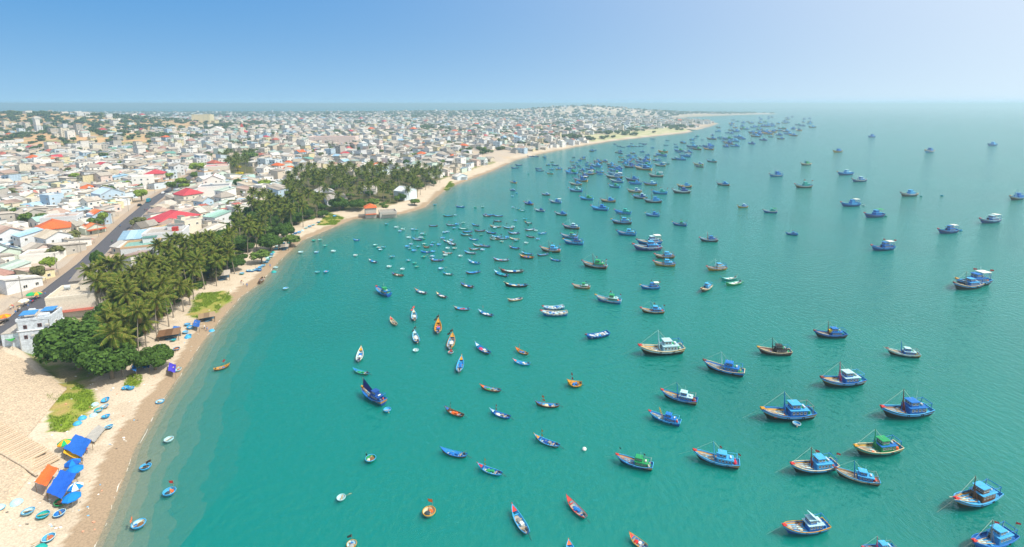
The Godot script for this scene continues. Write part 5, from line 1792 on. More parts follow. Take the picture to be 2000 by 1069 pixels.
	for k in lawns.size():
		for p in poisson_fast(lawns[k], 0.45, g):
			if noise.get_noise_2d(p.x * 6.0, p.y * 6.0) + noise.get_noise_2d(p.x * 1.3 + 90, p.y * 1.3) < 0.32:
				spots.append(p)
	gm.instance_count = spots.size()
	for k in spots.size():
		var p = spots[k]
		var r = g.randf_range(0.7, 1.5)
		gm.set_instance_transform(k, Transform3D(Basis(Vector3.UP, g.randf() * TAU).scaled(Vector3(r, r, r)), wp(p.x, ground(p.x, p.y) - 0.02, p.y)))
	var gi = MultiMeshInstance3D.new()
	gi.name = "grass"
	gi.multimesh = gm
	gi.material_override = vertex_mat("leaf", 0.75, null, 1.0, 0.15, Color(0.25, 0.32, 0.08))
	add_child(gi)
	tag(gi, "rough green grass on the sandy verges above the beach", "grass", "", "stuff")

func poisson_fast(poly, gap, g):
	var lo = Vector2(1e9, 1e9); var hi = -lo
	for q in poly:
		lo = lo.min(q); hi = hi.max(q)
	var out = []
	var nx = int((hi.x - lo.x) / gap); var ny = int((hi.y - lo.y) / gap)
	for a in nx:
		for b in ny:
			var p = lo + Vector2(a + g.randf(), b + g.randf()) * gap
			if Geometry2D.is_point_in_polygon(p, poly):
				out.append(p)
	return out

# ------------------------------------------------------------------ boats
# local axes of a boat: +x to the bow, y up from the waterline, z across
func hull_half(t):
	# half breadth of the rail for t from 0 (stern) to 1 (stem), boat of length 14
	if t < 0.5:
		return lerpf(1.72, 2.1, sin(t / 0.5 * PI / 2))
	var q = (t - 0.5) / 0.5
	return 2.1 * pow(maxf(1.0 - pow(q, 2.6), 0.0), 0.75)

func sheer(t):
	return 1.05 + 1.55 * pow(maxf(t - 0.35, 0) / 0.65, 2.0) + 0.6 * pow(maxf(0.35 - t, 0) / 0.35, 1.6)

func hull_point(t, f, inset = 0.0):
	# f 0 at the keel .. 1 at the rail
	var keel = -0.9 + 0.55 * pow(t, 5.0)
	var top = sheer(t)
	var y = lerpf(keel, top, f)
	var b = hull_half(t) * (0.10 + 0.90 * pow(f, 0.42 + 0.5 * t))
	var x = -7.0 + 14.0 * t - (1.0 - f) * (1.9 * pow(t, 3.0)) + (1 - f) * 0.5 * (1 - t)
	return Vector3(x, y, maxf(b - inset, 0.0))

func hull_band(f0, f1, steps, proud = 0.0):
	var m = MB.new()
	for side in [1, -1]:
		var rows = []
		for k in steps + 1:
			var row = []
			for j in 17:
				var t = j / 16.0
				var p = hull_point(t, lerpf(f0, f1, float(k) / steps), -proud)
				p.z *= side
				row.append(p)
			if side < 0:
				row.reverse()
			rows.append(row)
		m.grid(rows)
	# transom
	for k in steps:
		var a = hull_point(0, lerpf(f0, f1, float(k) / steps), -proud); var b = hull_point(0, lerpf(f0, f1, float(k + 1) / steps), -proud)
		m.quad(Vector3(a.x, a.y, -a.z), Vector3(a.x, a.y, a.z), Vector3(b.x, b.y, b.z), Vector3(b.x, b.y, -b.z))
	return m

func deck_y(t):
	return sheer(t) - 0.62

func boat_shapes():
	if shapes.has("hull!"):
		return
	shapes["hull!"] = hull_band(0.0, 0.57, 5).mesh()
	shapes["strake!"] = hull_band(0.57, 0.97, 4, 0.03).mesh()
	var m = MB.new()   # rail cap
	for side in [1, -1]:
		var pts = []; var rad = []
		for j in 17:
			var p = hull_point(j / 16.0, 1.0, 0.04)
			pts.append(Vector3(p.x, p.y + 0.02, p.z * side))
			rad.append(0.1)
		m.tube(pts, rad, 6)
	var a = hull_point(0, 1.0)
	m.bar(Vector3(a.x, a.y + 0.02, -a.z), Vector3(a.x, a.y + 0.02, a.z), 0.13)
	shapes["rail!"] = m.mesh()
	m = MB.new()   # inside of the bulwark
	for side in [1, -1]:
		var rows = []
		for k in 2:
			var row = []
			for j in 17:
				var t = j / 16.0
				var p = hull_point(t, 0.98, 0.15)
				row.append(Vector3(p.x, deck_y(t) - 0.02 if k == 0 else p.y, p.z * side))
			if side > 0:
				row.reverse()
			rows.append(row)
		m.grid(rows)
	var b = hull_point(0, 0.98, 0.15)
	m.quad(Vector3(b.x + 0.12, deck_y(0), b.z), Vector3(b.x + 0.12, deck_y(0), -b.z), Vector3(b.x + 0.12, b.y, -b.z), Vector3(b.x + 0.12, b.y, b.z))
	shapes["bulwark!"] = m.mesh()
	m = MB.new()
	var rows = []
	for j in 17:
		var t = j / 16.0
		var p = hull_point(t, 0.98, 0.1)
		rows.append([Vector3(p.x, deck_y(t), p.z), Vector3(p.x, deck_y(t) + 0.05, 0), Vector3(p.x, deck_y(t), -p.z)])
	rows.reverse()
	m.grid(rows)
	shapes["deck!"] = m.mesh()
	m = MB.new()   # loose timbers along the foredeck
	for k in 3:
		var t0 = 0.52; var t1 = 0.9
		m.bar(Vector3(-7 + 14 * t0, deck_y(t0) + 0.25 + 0.1 * k, -0.9 + k * 0.85), Vector3(-7 + 14 * t1, deck_y(t1) + 0.3, (-0.9 + k * 0.85) * 0.4), 0.1)
	shapes["timbers!"] = m.mesh()
	m = MB.new()
	var st = hull_point(1.0, 1.0)
	m.tube([Vector3(st.x - 0.75, st.y - 0.9, 0), Vector3(st.x - 0.1, st.y - 0.1, 0), Vector3(st.x + 0.2, st.y + 0.45, 0)], [0.2, 0.24, 0.16], 6)
	m.cbox(Vector3(st.x - 0.5, st.y + 0.05, 0), Vector3(1.1, 0.16, 0.95))
	shapes["bow!"] = m.mesh()
	m = MB.new()   # gallows over the stern
	for s in [-1, 1]:
		m.bar(Vector3(-6.0, deck_y(0.07), s * 1.5), Vector3(-6.2, 3.6, s * 1.4), 0.08)
		m.bar(Vector3(-6.2, 3.5, s * 1.4), Vector3(-3.6, 3.3, s * 1.25), 0.06)
	m.bar(Vector3(-6.2, 3.55, -1.5), Vector3(-6.2, 3.55, 1.5), 0.08)
	shapes["gallows!"] = m.mesh()
	m = MB.new()
	m.tube([Vector3(0.35, deck_y(0.52), 0), Vector3(0.75, 4.0, 0), Vector3(1.1, 7.2, 0)], [0.17, 0.14, 0.07], 7)
	m.bar(Vector3(0.45, deck_y(0.52), 0.9), Vector3(0.85, 4.6, 0), 0.07)
	m.bar(Vector3(0.45, deck_y(0.52), -0.9), Vector3(0.85, 4.6, 0), 0.07)
	m.bar(Vector3(0.6, 2.4, -0.55), Vector3(0.6, 2.4, 0.55), 0.05)
	shapes["mast!"] = m.mesh()
	m = MB.new()
	for s in [-1, 1]:
		m.bar(Vector3(0.5, deck_y(0.5), s * 0.9), Vector3(2.4, 5.6, s * 0.12), 0.1)
	for k in 4:
		var q = 0.25 + k * 0.2
		m.bar(Vector3(0.5 + 1.9 * q, lerpf(0.6, 5.6, q), -0.9 + 0.78 * q), Vector3(0.5 + 1.9 * q, lerpf(0.6, 5.6, q), 0.9 - 0.78 * q), 0.06)
	shapes["derrick!"] = m.mesh()
	m = MB.new()
	m.bar(Vector3(1.1, 7.1, 0), Vector3(-1.6, 4.1, 0), 0.028, 4)
	m.bar(Vector3(1.1, 7.1, 0), Vector3(6.6, 2.9, 0), 0.028, 4)
	shapes["stays!"] = m.mesh()
	m = MB.new()
	m.tube([Vector3(6.9, 2.4, 0), Vector3(9.0, 1.0, 0.3), Vector3(11.5, -0.5, 0.6)], [0.02, 0.02, 0.02], 4)
	shapes["anchor_rope!"] = m.mesh()
	var g = RandomNumberGenerator.new()
	g.seed = 9
	for v in 2:
		m = MB.new()
		rows = []
		for k in 7:
			var row = []
			for j in 14:
				var e = k / 6.0 * PI / 2; var q = TAU * j / 14
				var r = 1.0 + 0.28 * noise.get_noise_3d(cos(q) * 40 * cos(e) + v * 90, sin(q) * 40 * cos(e), e * 40)
				row.append(Vector3(cos(q) * cos(e) * r, sin(e) * r * 0.8, -sin(q) * cos(e) * r))
			rows.append(row)
		m.grid(rows, true)
		shapes["heap%d!" % v] = m.mesh()
	m = MB.new()   # pennant in the xy plane
	rows = []
	for k in 5:
		rows.append([Vector3(0, 0.62, 0), Vector3(0, 0, 0)] if k == 0 else [Vector3(k * 0.24, 0.62 - k * 0.02, 0.06 * sin(k * 1.7)), Vector3(k * 0.24, 0.02 * k, 0.06 * sin(k * 1.7 + 0.5))])
	m.grid(rows)
	shapes["flag!"] = m.mesh()
	m = MB.new()
	m.bar(Vector3.ZERO, Vector3(0, 1, 0), 0.04, 5)
	shapes["pole!"] = m.mesh()
	m = MB.new()   # tyre fender
	for k in 10:
		var a0 = TAU * k / 10; var a1 = TAU * (k + 1) / 10
		m.bar(Vector3(cos(a0), sin(a0), 0) * 0.27, Vector3(cos(a1), sin(a1), 0) * 0.27, 0.1, 5)
	shapes["tyre!"] = m.mesh()
	m = MB.new()   # a hull in one piece for far boats
	m.add(hull_band(0.0, 0.97, 4), Transform3D())
	shapes["far_hull!"] = m.mesh()

func cabin(o, k, mat_c, lod, g):
	var roofs = [k, k, 1, 0, 12, k]
	var rm = hue(roofs[g.randi() % roofs.size()], 0.6)
	var h = part(o, "deckhouse", unit_mesh("box"), mat_c, tf(-2.6, 0.35, 0, 4.4, 2.0, 2.7))
	var w = part(o, "wheelhouse", unit_mesh("box"), mat_c, tf(-1.9, 2.47, 0, 2.2, 1.35, 2.0))
	part(o, "deckhouse_roof", unit_mesh("box"), rm, tf(-2.7, 2.36, 0, 5.2, 0.1, 3.1))
	part(o, "wheelhouse_roof", unit_mesh("box"), rm if k != 4 else mat_c, tf(-1.85, 3.83, 0, 2.7, 0.1, 2.4))
	if lod == 0:
		var glass = mat("23292e", 0.2, false)
		for s in [-1, 1]:
			for q in 4:
				var f = part(o, "window", unit_mesh("frame"), hue(5), Transform3D(Basis(Vector3.UP, 0.0 if s > 0 else PI) * Basis.from_scale(Vector3(0.62, 0.7, 0.1)), Vector3(-4.1 + q * 1.0, 1.3, s * 1.37)))
				part(f, "pane", unit_mesh("pane"), glass)
			for q in 2:
				var f = part(o, "window", unit_mesh("frame"), hue(5), Transform3D(Basis(Vector3.UP, 0.0 if s > 0 else PI) * Basis.from_scale(Vector3(0.75, 0.62, 0.1)), Vector3(-2.4 + q * 1.0, 2.95, s * 1.02)))
				part(f, "pane", unit_mesh("pane"), glass)
		for q in 3:
			var f = part(o, "window", unit_mesh("frame"), hue(5), Transform3D(Basis(Vector3.UP, PI / 2) * Basis.from_scale(Vector3(0.58, 0.6, 0.1)), Vector3(-0.78, 2.95, -0.62 + q * 0.62)))
			part(f, "pane", unit_mesh("pane"), glass)
		var d = part(o, "door", unit_mesh("pane"), mat("3a2f2a", 0.7), Transform3D(Basis(Vector3.UP, PI / 2) * Basis.from_scale(Vector3(0.9, 1.9, 0.1)), Vector3(-0.38, 0.5, 0.7)))

func flag_on(o, x, z, y0, tall, k):
	var f = part(o, "flag_pole", shapes["pole!"], mat("8a7f70", 0.7), tf(x, y0, z, 1, tall, 1))
	var c = part(o, "flag", shapes["flag!"], mat(HUES[k], 0.8, false), tf(x, y0 + tall - 0.7, z, 1, 1, 1, 2.4))

func trawler(b, index):
	boat_shapes()
	var g = RandomNumberGenerator.new()
	g.seed = 400 + index
	var lod = 0 if b[1] < 330 else 1 if b[1] < 800 else 2
	var ex = b[9]
	var label = b[10]
	var group = "fishing boats moored in the bay"
	if label == "":
		if lod < 2:
			label = "%s fishing boat with %s deck, %s cabin%s" % [HUE_NAMES[b[4]], HUE_NAMES[b[6]], HUE_NAMES[b[7]], " and %s mast" % HUE_NAMES[b[8]] if b[8] >= 0 else " and no mast"]
		else:
			label = "small %s fishing boat with %s cabin in the crowded far anchorage" % [HUE_NAMES[b[4]], HUE_NAMES[b[7]]]
			group = "boats of the far anchorage"
	var o = thing("fishing_boat", label, "fishing boat", wp(b[0], (0.42 if not "x" in b[9] else 0.1) * b[3] / 13.4 + g.randf_range(-0.04, 0.04), b[1]), deg_to_rad(b[2]), group)
	var sc = b[3] / 13.4
	o.scale = Vector3(sc, sc * (1.0 if b[3] < 16 else 0.85), sc * 1.04)
	var open_boat = "x" in ex
	var hm = hue(b[4])
	if lod == 2:
		part(o, "hull", shapes["far_hull!"], hm)
		part(o, "deck", shapes["deck!"], hue(b[6]))
		part(o, "deckhouse", unit_mesh("box"), hue(b[7]), tf(-2.6, 0.35, 0, 4.4, 2.0, 2.7))
		part(o, "wheelhouse", unit_mesh("box"), hue(b[7]), tf(-1.9, 2.37, 0, 2.2, 1.45, 2.0))
		if b[8] >= 0:
			part(o, "mast", shapes["mast!"], hue(b[8]))
		return
	part(o, "hull", shapes["hull!"], hm if b[4] != 7 else mat("4b3426", 0.7, true, 0.9))
	part(o, "strake", shapes["strake!"], hue(b[5]))
	part(o, "rail", shapes["rail!"], hue([12, 1, 0, 1, 15, 0][g.randi() % 6] if not "u" in ex else 6))
	part(o, "bulwark", shapes["bulwark!"], hue(b[6]))
	part(o, "deck", shapes["deck!"], hue(b[6]) if not "E" in ex else hue(15))
	part(o, "bow_cap", shapes["bow!"], hue([9, 9, 6, 14][g.randi() % 4] if not "w" in ex else 6))
	if open_boat:
		for k in 14:
			part(o, "crate", unit_mesh("box"), hue([5, 5, 12, 1, 13, 0][g.randi() % 6]), tf(-5.6 + (k % 7) * 1.5 + g.randf_range(-0.2, 0.2), 0.5, -0.8 if k < 7 else 0.8, g.randf_range(0.8, 1.3), g.randf_range(0.4, 0.9), g.randf_range(0.8, 1.2), g.randf_range(-0.3, 0.3)))
		for s in [-1, 1]:
			for k in 5:
				var p = hull_point(0.15 + k * 0.15, 0.8, -0.12)
				part(o, "tyre_fender", shapes["tyre!"], mat("1f1f20", 0.9, false), tf(p.x, p.y, p.z * s, 1, 1, 1))
		return
	cabin(o, b[7], hue(b[7]), lod, g)
	if b[8] >= 0:
		part(o, "mast", shapes["mast!"], hue(b[8]))
		part(o, "stay", shapes["stays!"], mat("c8c0b0", 0.8, false))
	if "a" in ex:
		part(o, "derrick", shapes["derrick!"], hue(6))
	if lod == 0 or g.randf() < 0.4:
		part(o, "stern_gallows", shapes["gallows!"], hue([0, 1, 0, 13][g.randi() % 4]))
	if lod == 0:
		part(o, "timber", shapes["timbers!"], mat("b9a88e", 0.85))
		part(o, "anchor_rope", shapes["anchor_rope!"], mat("9a9484", 0.9, false))
		for q in 2:
			part(o, "hatch", unit_mesh("box"), hue([1, 15, 13, 12][g.randi() % 4]), tf(1.6 + q * 1.7, deck_y(0.65 + q * 0.1) - 0.05, 0, 1.2, 0.32, 1.3))
		for q in 5:
			var m = MB.new()
			part(o, "barrel", barrel(), hue([0, 4, 9, 13, 11, 5][g.randi() % 6]), tf(-5.9 + g.randf_range(0, 1.4), deck_y(0.08), g.randf_range(-1.3, 1.3), 1, 1, 1))
		for q in 5:
			part(o, "crate", unit_mesh("box"), hue([15, 5, 0, 11, 13, 1][g.randi() % 6]), tf(g.randf_range(0.2, 4.0), deck_y(0.6), g.randf_range(-1.2, 1.2), g.randf_range(0.4, 0.8), g.randf_range(0.25, 0.5), g.randf_range(0.4, 0.7), g.randf_range(-0.5, 0.5)))
		part(o, "life_raft", barrel(), hue(5), Transform3D(Basis(Vector3.RIGHT, PI / 2) * Basis.from_scale(Vector3(0.9, 1.4, 0.9)), Vector3(-4.3, 2.8, -0.7)))
		for s in [-1, 1]:
			for k in 2:
				var p = hull_point(0.25 + k * 0.3, 0.75, -0.14)
				part(o, "tyre_fender", shapes["tyre!"], mat("1f1f20", 0.9, false), tf(p.x, p.y, p.z * s, 1, 1, 1))
		part(o, "bow_heap", shapes["heap0!"], hue([15, 5, 9, 13][g.randi() % 4], 0.9), tf(4.6, deck_y(0.83) - 0.1, 0.2, 0.8, 0.55, 0.6))
	if "n" in ex:
		part(o, "net_heap", shapes["heap1!"], mat("2f9468", 0.95, true, 2.0), tf(-5.5, deck_y(0.1), 0.3, 0.95, 1.2, 1.1))
		if lod == 0:
			part(o, "net_heap", shapes["heap0!"], mat("3a9a70", 0.95, true, 2.0), tf(-4.0, 2.4, 0.3, 0.9, 0.5, 0.8))
	if "r" in ex:
		part(o, "net_heap", shapes["heap1!"], mat("c42d44", 0.95, true, 2.0), tf(-5.7, deck_y(0.1), 0.2, 0.8, 1.0, 1.0))
	if "o" in ex:
		part(o, "tarp_heap", shapes["heap1!"], mat("ea6a2c", 0.9, true, 2.0), tf(-5.5, deck_y(0.1), 0, 1.0, 1.3, 1.3))
	if "d" in ex:
		part(o, "deck_box", unit_mesh("box"), mat("dfb826", 0.7), tf(-0.1, 1.9, 0, 1.2, 1.2, 1.6))
	if "c" in ex or "t" in ex:
		part(o, "canopy", unit_mesh("sheet"), hue(5 if "c" in ex else 4), tf(-4.6, 4.3, 0, 2.9, 0.14, 3.4, PI / 2, 0.0))
		for q in 4:
			part(o, "canopy_post", unit_mesh("box"), hue(5), tf(-6.1 if q % 2 else -3.2, 2.4, 1.2 if q > 1 else -1.2, 0.09, 1.95, 0.09))
	if "u" in ex:
		part(o, "panel", unit_mesh("box"), mat("bfe3ee", 0.5), Transform3D(Basis(Vector3.FORWARD, -0.7) * Basis.from_scale(Vector3(2.0, 0.1, 2.3)), Vector3(-2.0, 4.7, 0)))
	if "s" in ex:
		var m = MB.new()
		m.quad(Vector3(0.4, 1.4, 0), Vector3(6.0, 2.6, 0), Vector3(5.7, 6.6, 0.15), Vector3(0.2, 3.6, 0.1))
		part(o, "sail", m, mat("1d2f7c", 0.9))
		part(o, "sail_pole", shapes["pole!"], mat("8a7f70"), tf(5.9, 1.6, 0, 2, 5.4, 2))
	if "f" in ex:
		flag_on(o, -0.9, 0.6, 3.8, 2.0, 9)
		flag_on(o, -6.4, -0.8, 2.0, 3.4, 9)
	if "k" in ex:
		flag_on(o, 5.8, 0.2, 2.0, 4.0, 8)
		flag_on(o, -3.4, 0.6, 2.4, 3.0, 14)
	if "h" in ex:
		var m = MB.new()
		m.bar(Vector3(2.5, 1.2, 0.7), Vector3(8.2, 2.9, 0.5), 0.08)
		m.bar(Vector3(2.5, 1.2, -0.7), Vector3(8.0, 2.9, -0.4), 0.08)
		part(o, "bow_pole", m, mat("bdb09a", 0.8))
	if g.randf() < 0.7 and lod < 2:
		part(o, "aerial", shapes["pole!"], mat("d0d0cc", 0.6, false), tf(-2.4, 3.9, -0.5, 0.7, g.randf_range(1.6, 3.4), 0.7))

func barrel():
	if not shapes.has("barrel!"):
		var m = MB.new()
		m.lathe([Vector2(0.01, 0), Vector2(0.27, 0.0), Vector2(0.3, 0.08), Vector2(0.3, 0.8), Vector2(0.26, 0.86), Vector2(0.01, 0.86)], 10)
		shapes["barrel!"] = m.mesh()
	return shapes["barrel!"]

# open sampans, 6.6 long in local axes
func sam_point(t, f, inset):
	var q = absf(t - 0.47) / 0.53
	var b = 0.92 * pow(maxf(1.0 - pow(q, 2.2), 0.0), 0.8) + (0.16 if t < 0.5 else 0.0) * q
	var top = 0.42 + 0.75 * pow(q, 2.3) * (1.25 if t > 0.5 else 0.6)
	var keel = -0.32 + 0.35 * pow(q, 3.0)
	return Vector3(-3.3 + 6.6 * t + (f - 0.6) * 0.5 * signf(t - 0.5) * q * q, lerpf(keel, top, f), maxf(b * (0.25 + 0.75 * pow(f, 0.6)) - inset, 0))

func sampan_shapes():
	if shapes.has("s_hull!"):
		return
	for part_no in 2:
		var m = MB.new()
		for side in [1, -1]:
			var rows = []
			for k in 5:
				var row = []
				for j in 17:
					var p = sam_point(j / 16.0, k / 4.0 * (1.0 if part_no == 0 else 0.9) + (0.0 if part_no == 0 else 0.1), 0.0 if part_no == 0 else 0.09)
					row.append(Vector3(p.x, p.y, p.z * side))
				if (side < 0) != (part_no == 1):
					row.reverse()
				rows.append(row)
			m.grid(rows)
		shapes["s_hull!" if part_no == 0 else "s_lining!"] = m.mesh()
	var m = MB.new()
	for side in [1, -1]:
		var pts = []; var rad = []
		for j in 17:
			var p = sam_point(j / 16.0, 1.0, 0.03)
			pts.append(Vector3(p.x, p.y, p.z * side)); rad.append(0.075)
		m.tube(pts, rad, 5)
	shapes["s_rail!"] = m.mesh()
	m = MB.new()
	var rows = []
	for j in 12:
		var t = 0.06 + 0.72 * j / 11.0
		var p = sam_point(t, 0.5, 0.06)
		rows.append([Vector3(p.x, 0.06, p.z), Vector3(p.x, 0.06, -p.z)])
	rows.reverse()
	m.grid(rows)
	shapes["s_floor!"] = m.mesh()
	m = MB.new()
	rows = []
	for j in 6:
		var t = 0.82 + 0.18 * j / 5.0
		var p = sam_point(t, 0.98, 0.02)
		rows.append([Vector3(p.x, p.y - 0.02, p.z), Vector3(p.x, p.y - 0.02, -p.z)])
	rows.reverse()
	m.grid(rows)
	var st = sam_point(1.0, 1.0, 0)
	m.tube([Vector3(st.x - 0.3, st.y - 0.25, 0), Vector3(st.x + 0.2, st.y + 0.22, 0)], [0.1, 0.07], 5)
	shapes["s_bow!"] = m.mesh()
	m = MB.new()
	m.bar(Vector3(-2.7, 0.75, 0.15), Vector3(-4.6, -0.1, 0.25), 0.05)
	m.cbox(Vector3(-2.6, 0.75, 0.15), Vector3(0.5, 0.4, 0.35))
	shapes["s_engine!"] = m.mesh()

func sampan(b, index):
	sampan_shapes()
	var g = RandomNumberGenerator.new()
	g.seed = 900 + index
	var label = b[7]
	if label == "":
		label = "small %s sampan with %s load%s among the basket boats" % [HUE_NAMES[b[4]], HUE_NAMES[b[5]], {"": "", "k": " and black flag", "r": " and red flag"}[b[6]]]
	var o = thing("sampan", label, "sampan", wp(b[0], maxf(0.0, ground(b[0], b[1]) + 0.2 if coast_dist(Vector2(b[0], b[1])) > 0 else 0.0), b[1]), deg_to_rad(b[2]), "sampans moored off the beach")
	var sc = b[3] / 6.6
	o.scale = Vector3(sc, clampf(sc, 0.8, 1.3), clampf(sc, 0.85, 1.35))
	var tubby = "tubby" in label
	if tubby:
		o.scale = Vector3(sc, 1.1, 1.5)
	part(o, "hull", shapes["s_hull!"], hue(b[4]) if tubby or g.randf() < 0.25 else mat(["7d6650", "8a7058", "6e5a48"][g.randi() % 3], 0.75, true, 1.2))
	part(o, "lining", shapes["s_lining!"], hue([1, 12, 1, b[4], 0][g.randi() % 5] if not tubby else 6))
	part(o, "rail", shapes["s_rail!"], hue(b[4]))
	part(o, "floor", shapes["s_floor!"], mat(["b7ab97", "a9a49a", "9fb2ba"][g.randi() % 3], 0.85, true, 1.0) if not tubby else hue(6))
	part(o, "bow_deck", shapes["s_bow!"], hue(9 if "red bow" in label else 11 if "orange" in label and "bow" in label else 6 if "yellow" in label else [1, 0, 15, 6, 9, 12][g.randi() % 6]))
	for k in 4:
		var t = 0.24 + k * 0.17
		var p = sam_point(t, 0.85, 0.06)
		part(o, "thwart", unit_mesh("box"), hue(b[4]) if k % 2 else mat("b59c7c"), tf(p.x, p.y - 0.12, 0, 0.22, 0.06, p.z * 2))
	part(o, "cargo", shapes["heap%d!" % (g.randi() % 2)], hue(b[5], 0.9), tf(g.randf_range(0.2, 0.9), 0.05, 0, 0.85, 0.55, 0.55))
	part(o, "box", unit_mesh("box"), hue([5, b[5], 0, 13][g.randi() % 4]), tf(-0.75, 0.07, 0.1, 0.8, 0.5, 0.7, g.randf_range(-0.2, 0.2)))
	part(o, "mat", unit_mesh("box"), hue([13, 2, 5, 0][g.randi() % 4], 0.9), tf(-1.75, 0.08, 0, 0.8, 0.06, 0.8))
	part(o, "engine", shapes["s_engine!"], mat("3a3a3c", 0.5))
	if b[6] != "":
		var k = {"k": 8, "r": 9, "o": 11, "y": 6}[b[6]]
		flag_on(o, 1.6, 0.3, 0.2, 3.1, k)
		if g.randf() < 0.6:
			flag_on(o, 1.3, -0.3, 0.2, 2.4, k)
	elif g.randf() < 0.5:
		part(o, "boat_pole", shapes["pole!"], mat("a99a80"), Transform3D(Basis(Vector3.BACK, 0.9) * Basis.from_scale(Vector3(1, 2.6, 1)), Vector3(-1.4, 0.5, -0.4)))

# round basket boats, 2.2 across
func basket_shapes():
	if shapes.has("b_out!"):
		return
	var prof = []; var inner = []
	for k in 9:
		var t = k / 8.0
		var r = 1.06 * sin(t * 1.45) / sin(1.45)
		prof.append(Vector2(maxf(r, 0.01), -0.28 + 0.78 * (1.0 - cos(t * 1.45)) / (1.0 - cos(1.45))))
		inner.append(Vector2(maxf(r - 0.05, 0.01), -0.23 + 0.73 * (1.0 - cos(t * 1.45)) / (1.0 - cos(1.45))))
	var m = MB.new()
	m.lathe(prof, 28)
	shapes["b_out!"] = m.mesh()
	inner.reverse()
	m = MB.new()
	m.lathe(inner, 28)
	shapes["b_in!"] = m.mesh()
	m = MB.new()
	var rows = []
	for q in 29:
		var a = TAU * q / 28
		var c = Vector3(cos(a), 0, -sin(a))
		var row = []
		for k in 6:
			var e = TAU * k / 6
			row.append(c * (1.04 + 0.07 * cos(e)) + Vector3(0, 0.5 + 0.07 * sin(e), 0))
		row.reverse()
		rows.append(row)
	m.grid(rows, true)
	shapes["b_rim!"] = m.mesh()
	m = MB.new()
	m.tube([Vector3(-0.2, 0.3, 0.2), Vector3(1.9, 0.75, -0.5)], [0.035, 0.03], 5)
	m.t = Transform3D(Basis(Vector3.UP, 0.32), Vector3(2.1, 0.78, -0.57))
	m.box(Vector3(-0.3, -0.02, -0.1), Vector3(0.3, 0.02, 0.1))
	shapes["b_oar!"] = m.mesh()

func basket(b, index):
	basket_shapes()
	var g = RandomNumberGenerator.new()
	g.seed = 1500 + index
	var over = b[4] == "o"
	var label = b[6]
	var how = {"e": "empty", "n": "net-filled", "o": "overturned", "p": "paddle-carrying"}[b[4]]
	if label == "":
		label = "%s %s basket boat %s" % [how, HUE_NAMES[b[3]], "lying on the beach sand" if coast_dist(Vector2(b[0], b[1])) > 1.0 else "floating among the sampans"]
	var s = coast_dist(Vector2(b[0], b[1]))
	var dry = s > 1.0
	var y = ground(b[0], b[1]) + (0.26 if not over else 0.0) if dry else 0.0
	var o = thing("basket_boat", label, "basket boat", wp(b[0], y, b[1]), g.randf() * TAU, "basket boats on the beach" if dry else "basket boats on the water")
	var sc = b[2] / 2.2
	var c = hue(b[3])
	var body = o
	if over:
		o.basis = Basis(Vector3.UP, g.randf() * TAU) * Basis(Vector3.RIGHT, PI)
		o.position.y = y + 0.5 * sc
	elif dry:
		o.rotation.x = g.randf_range(-0.16, 0.16)
		o.rotation.z = g.randf_range(-0.16, 0.16)
	o.scale = Vector3.ONE * sc
	part(o, "shell", shapes["b_out!"], c)
	part(o, "lining", shapes["b_in!"], hue([b[3], 1, 12, b[3], b[3]][g.randi() % 5], 0.7))
	part(o, "rim", shapes["b_rim!"], hue([b[3], 12, 1, b[3]][g.randi() % 4] if not "yellow" in label else 6))
	if over:
		return
	part(o, "thwart", unit_mesh("box"), mat("a98f6c", 0.85), tf(0.15, 0.3, 0, 0.26, 0.05, 1.85))
	if b[4] == "n":
		part(o, "net_heap", shapes["heap1!"], mat(["7a5a3a", "39474f", "3f7f6a", "b0674a", "9a9fa0"][g.randi() % 5], 0.95, true, 2.0), tf(-0.25, -0.02, 0.1, 0.6, 0.6, 0.65))
		if index < 14:
			part(o, "bundle", shapes["heap0!"], hue([11, 0, 1, 5, 8][index % 5], 0.9), tf(0.3, 0.02, -0.3, 0.4, 0.55, 0.38))
			flag_on(o, 0.7, -0.5, 0.2, 1.9, [8, 9, 11][index % 3])
	if b[4] == "p" or g.randf() < 0.2:
		part(o, "oar", shapes["b_oar!"], mat("a58a64", 0.8))

func build_boats():
	for k in TRAWLERS.size():
		trawler(TRAWLERS[k], k)
	for k in SAMPANS.size():
		sampan(SAMPANS[k], k)
	for k in BASKETS.size():
		basket(BASKETS[k], k)
	for b in FAR_SKIFFS:
		var o = thing("skiff", "tiny dark skiff anchored off the far sandy shore", "skiff", wp(b[0], 0.0, b[1]), deg_to_rad(b[2]), "skiffs off the far shore")
		o.scale = Vector3.ONE * 1.35
		part(o, "hull", shapes["s_hull!"], hue(2))
		part(o, "lining", shapes["s_lining!"], hue(13))
		part(o, "cargo", shapes["heap0!"], hue(0), tf(0.2, 0.1, 0, 1.0, 0.7, 0.6))
	var m = MB.new()
	m.lathe([Vector2(0.01, -0.2), Vector2(0.45, 0.0), Vector2(0.5, 0.25), Vector2(0.3, 0.5), Vector2(0.1, 0.62), Vector2(0.01, 0.64)], 12)
	whole("mooring_buoy", m, mat("e4e2da", 0.5), "single white mooring buoy on the open water", "buoy", "", "", wp(15.9, 0, 101.1))

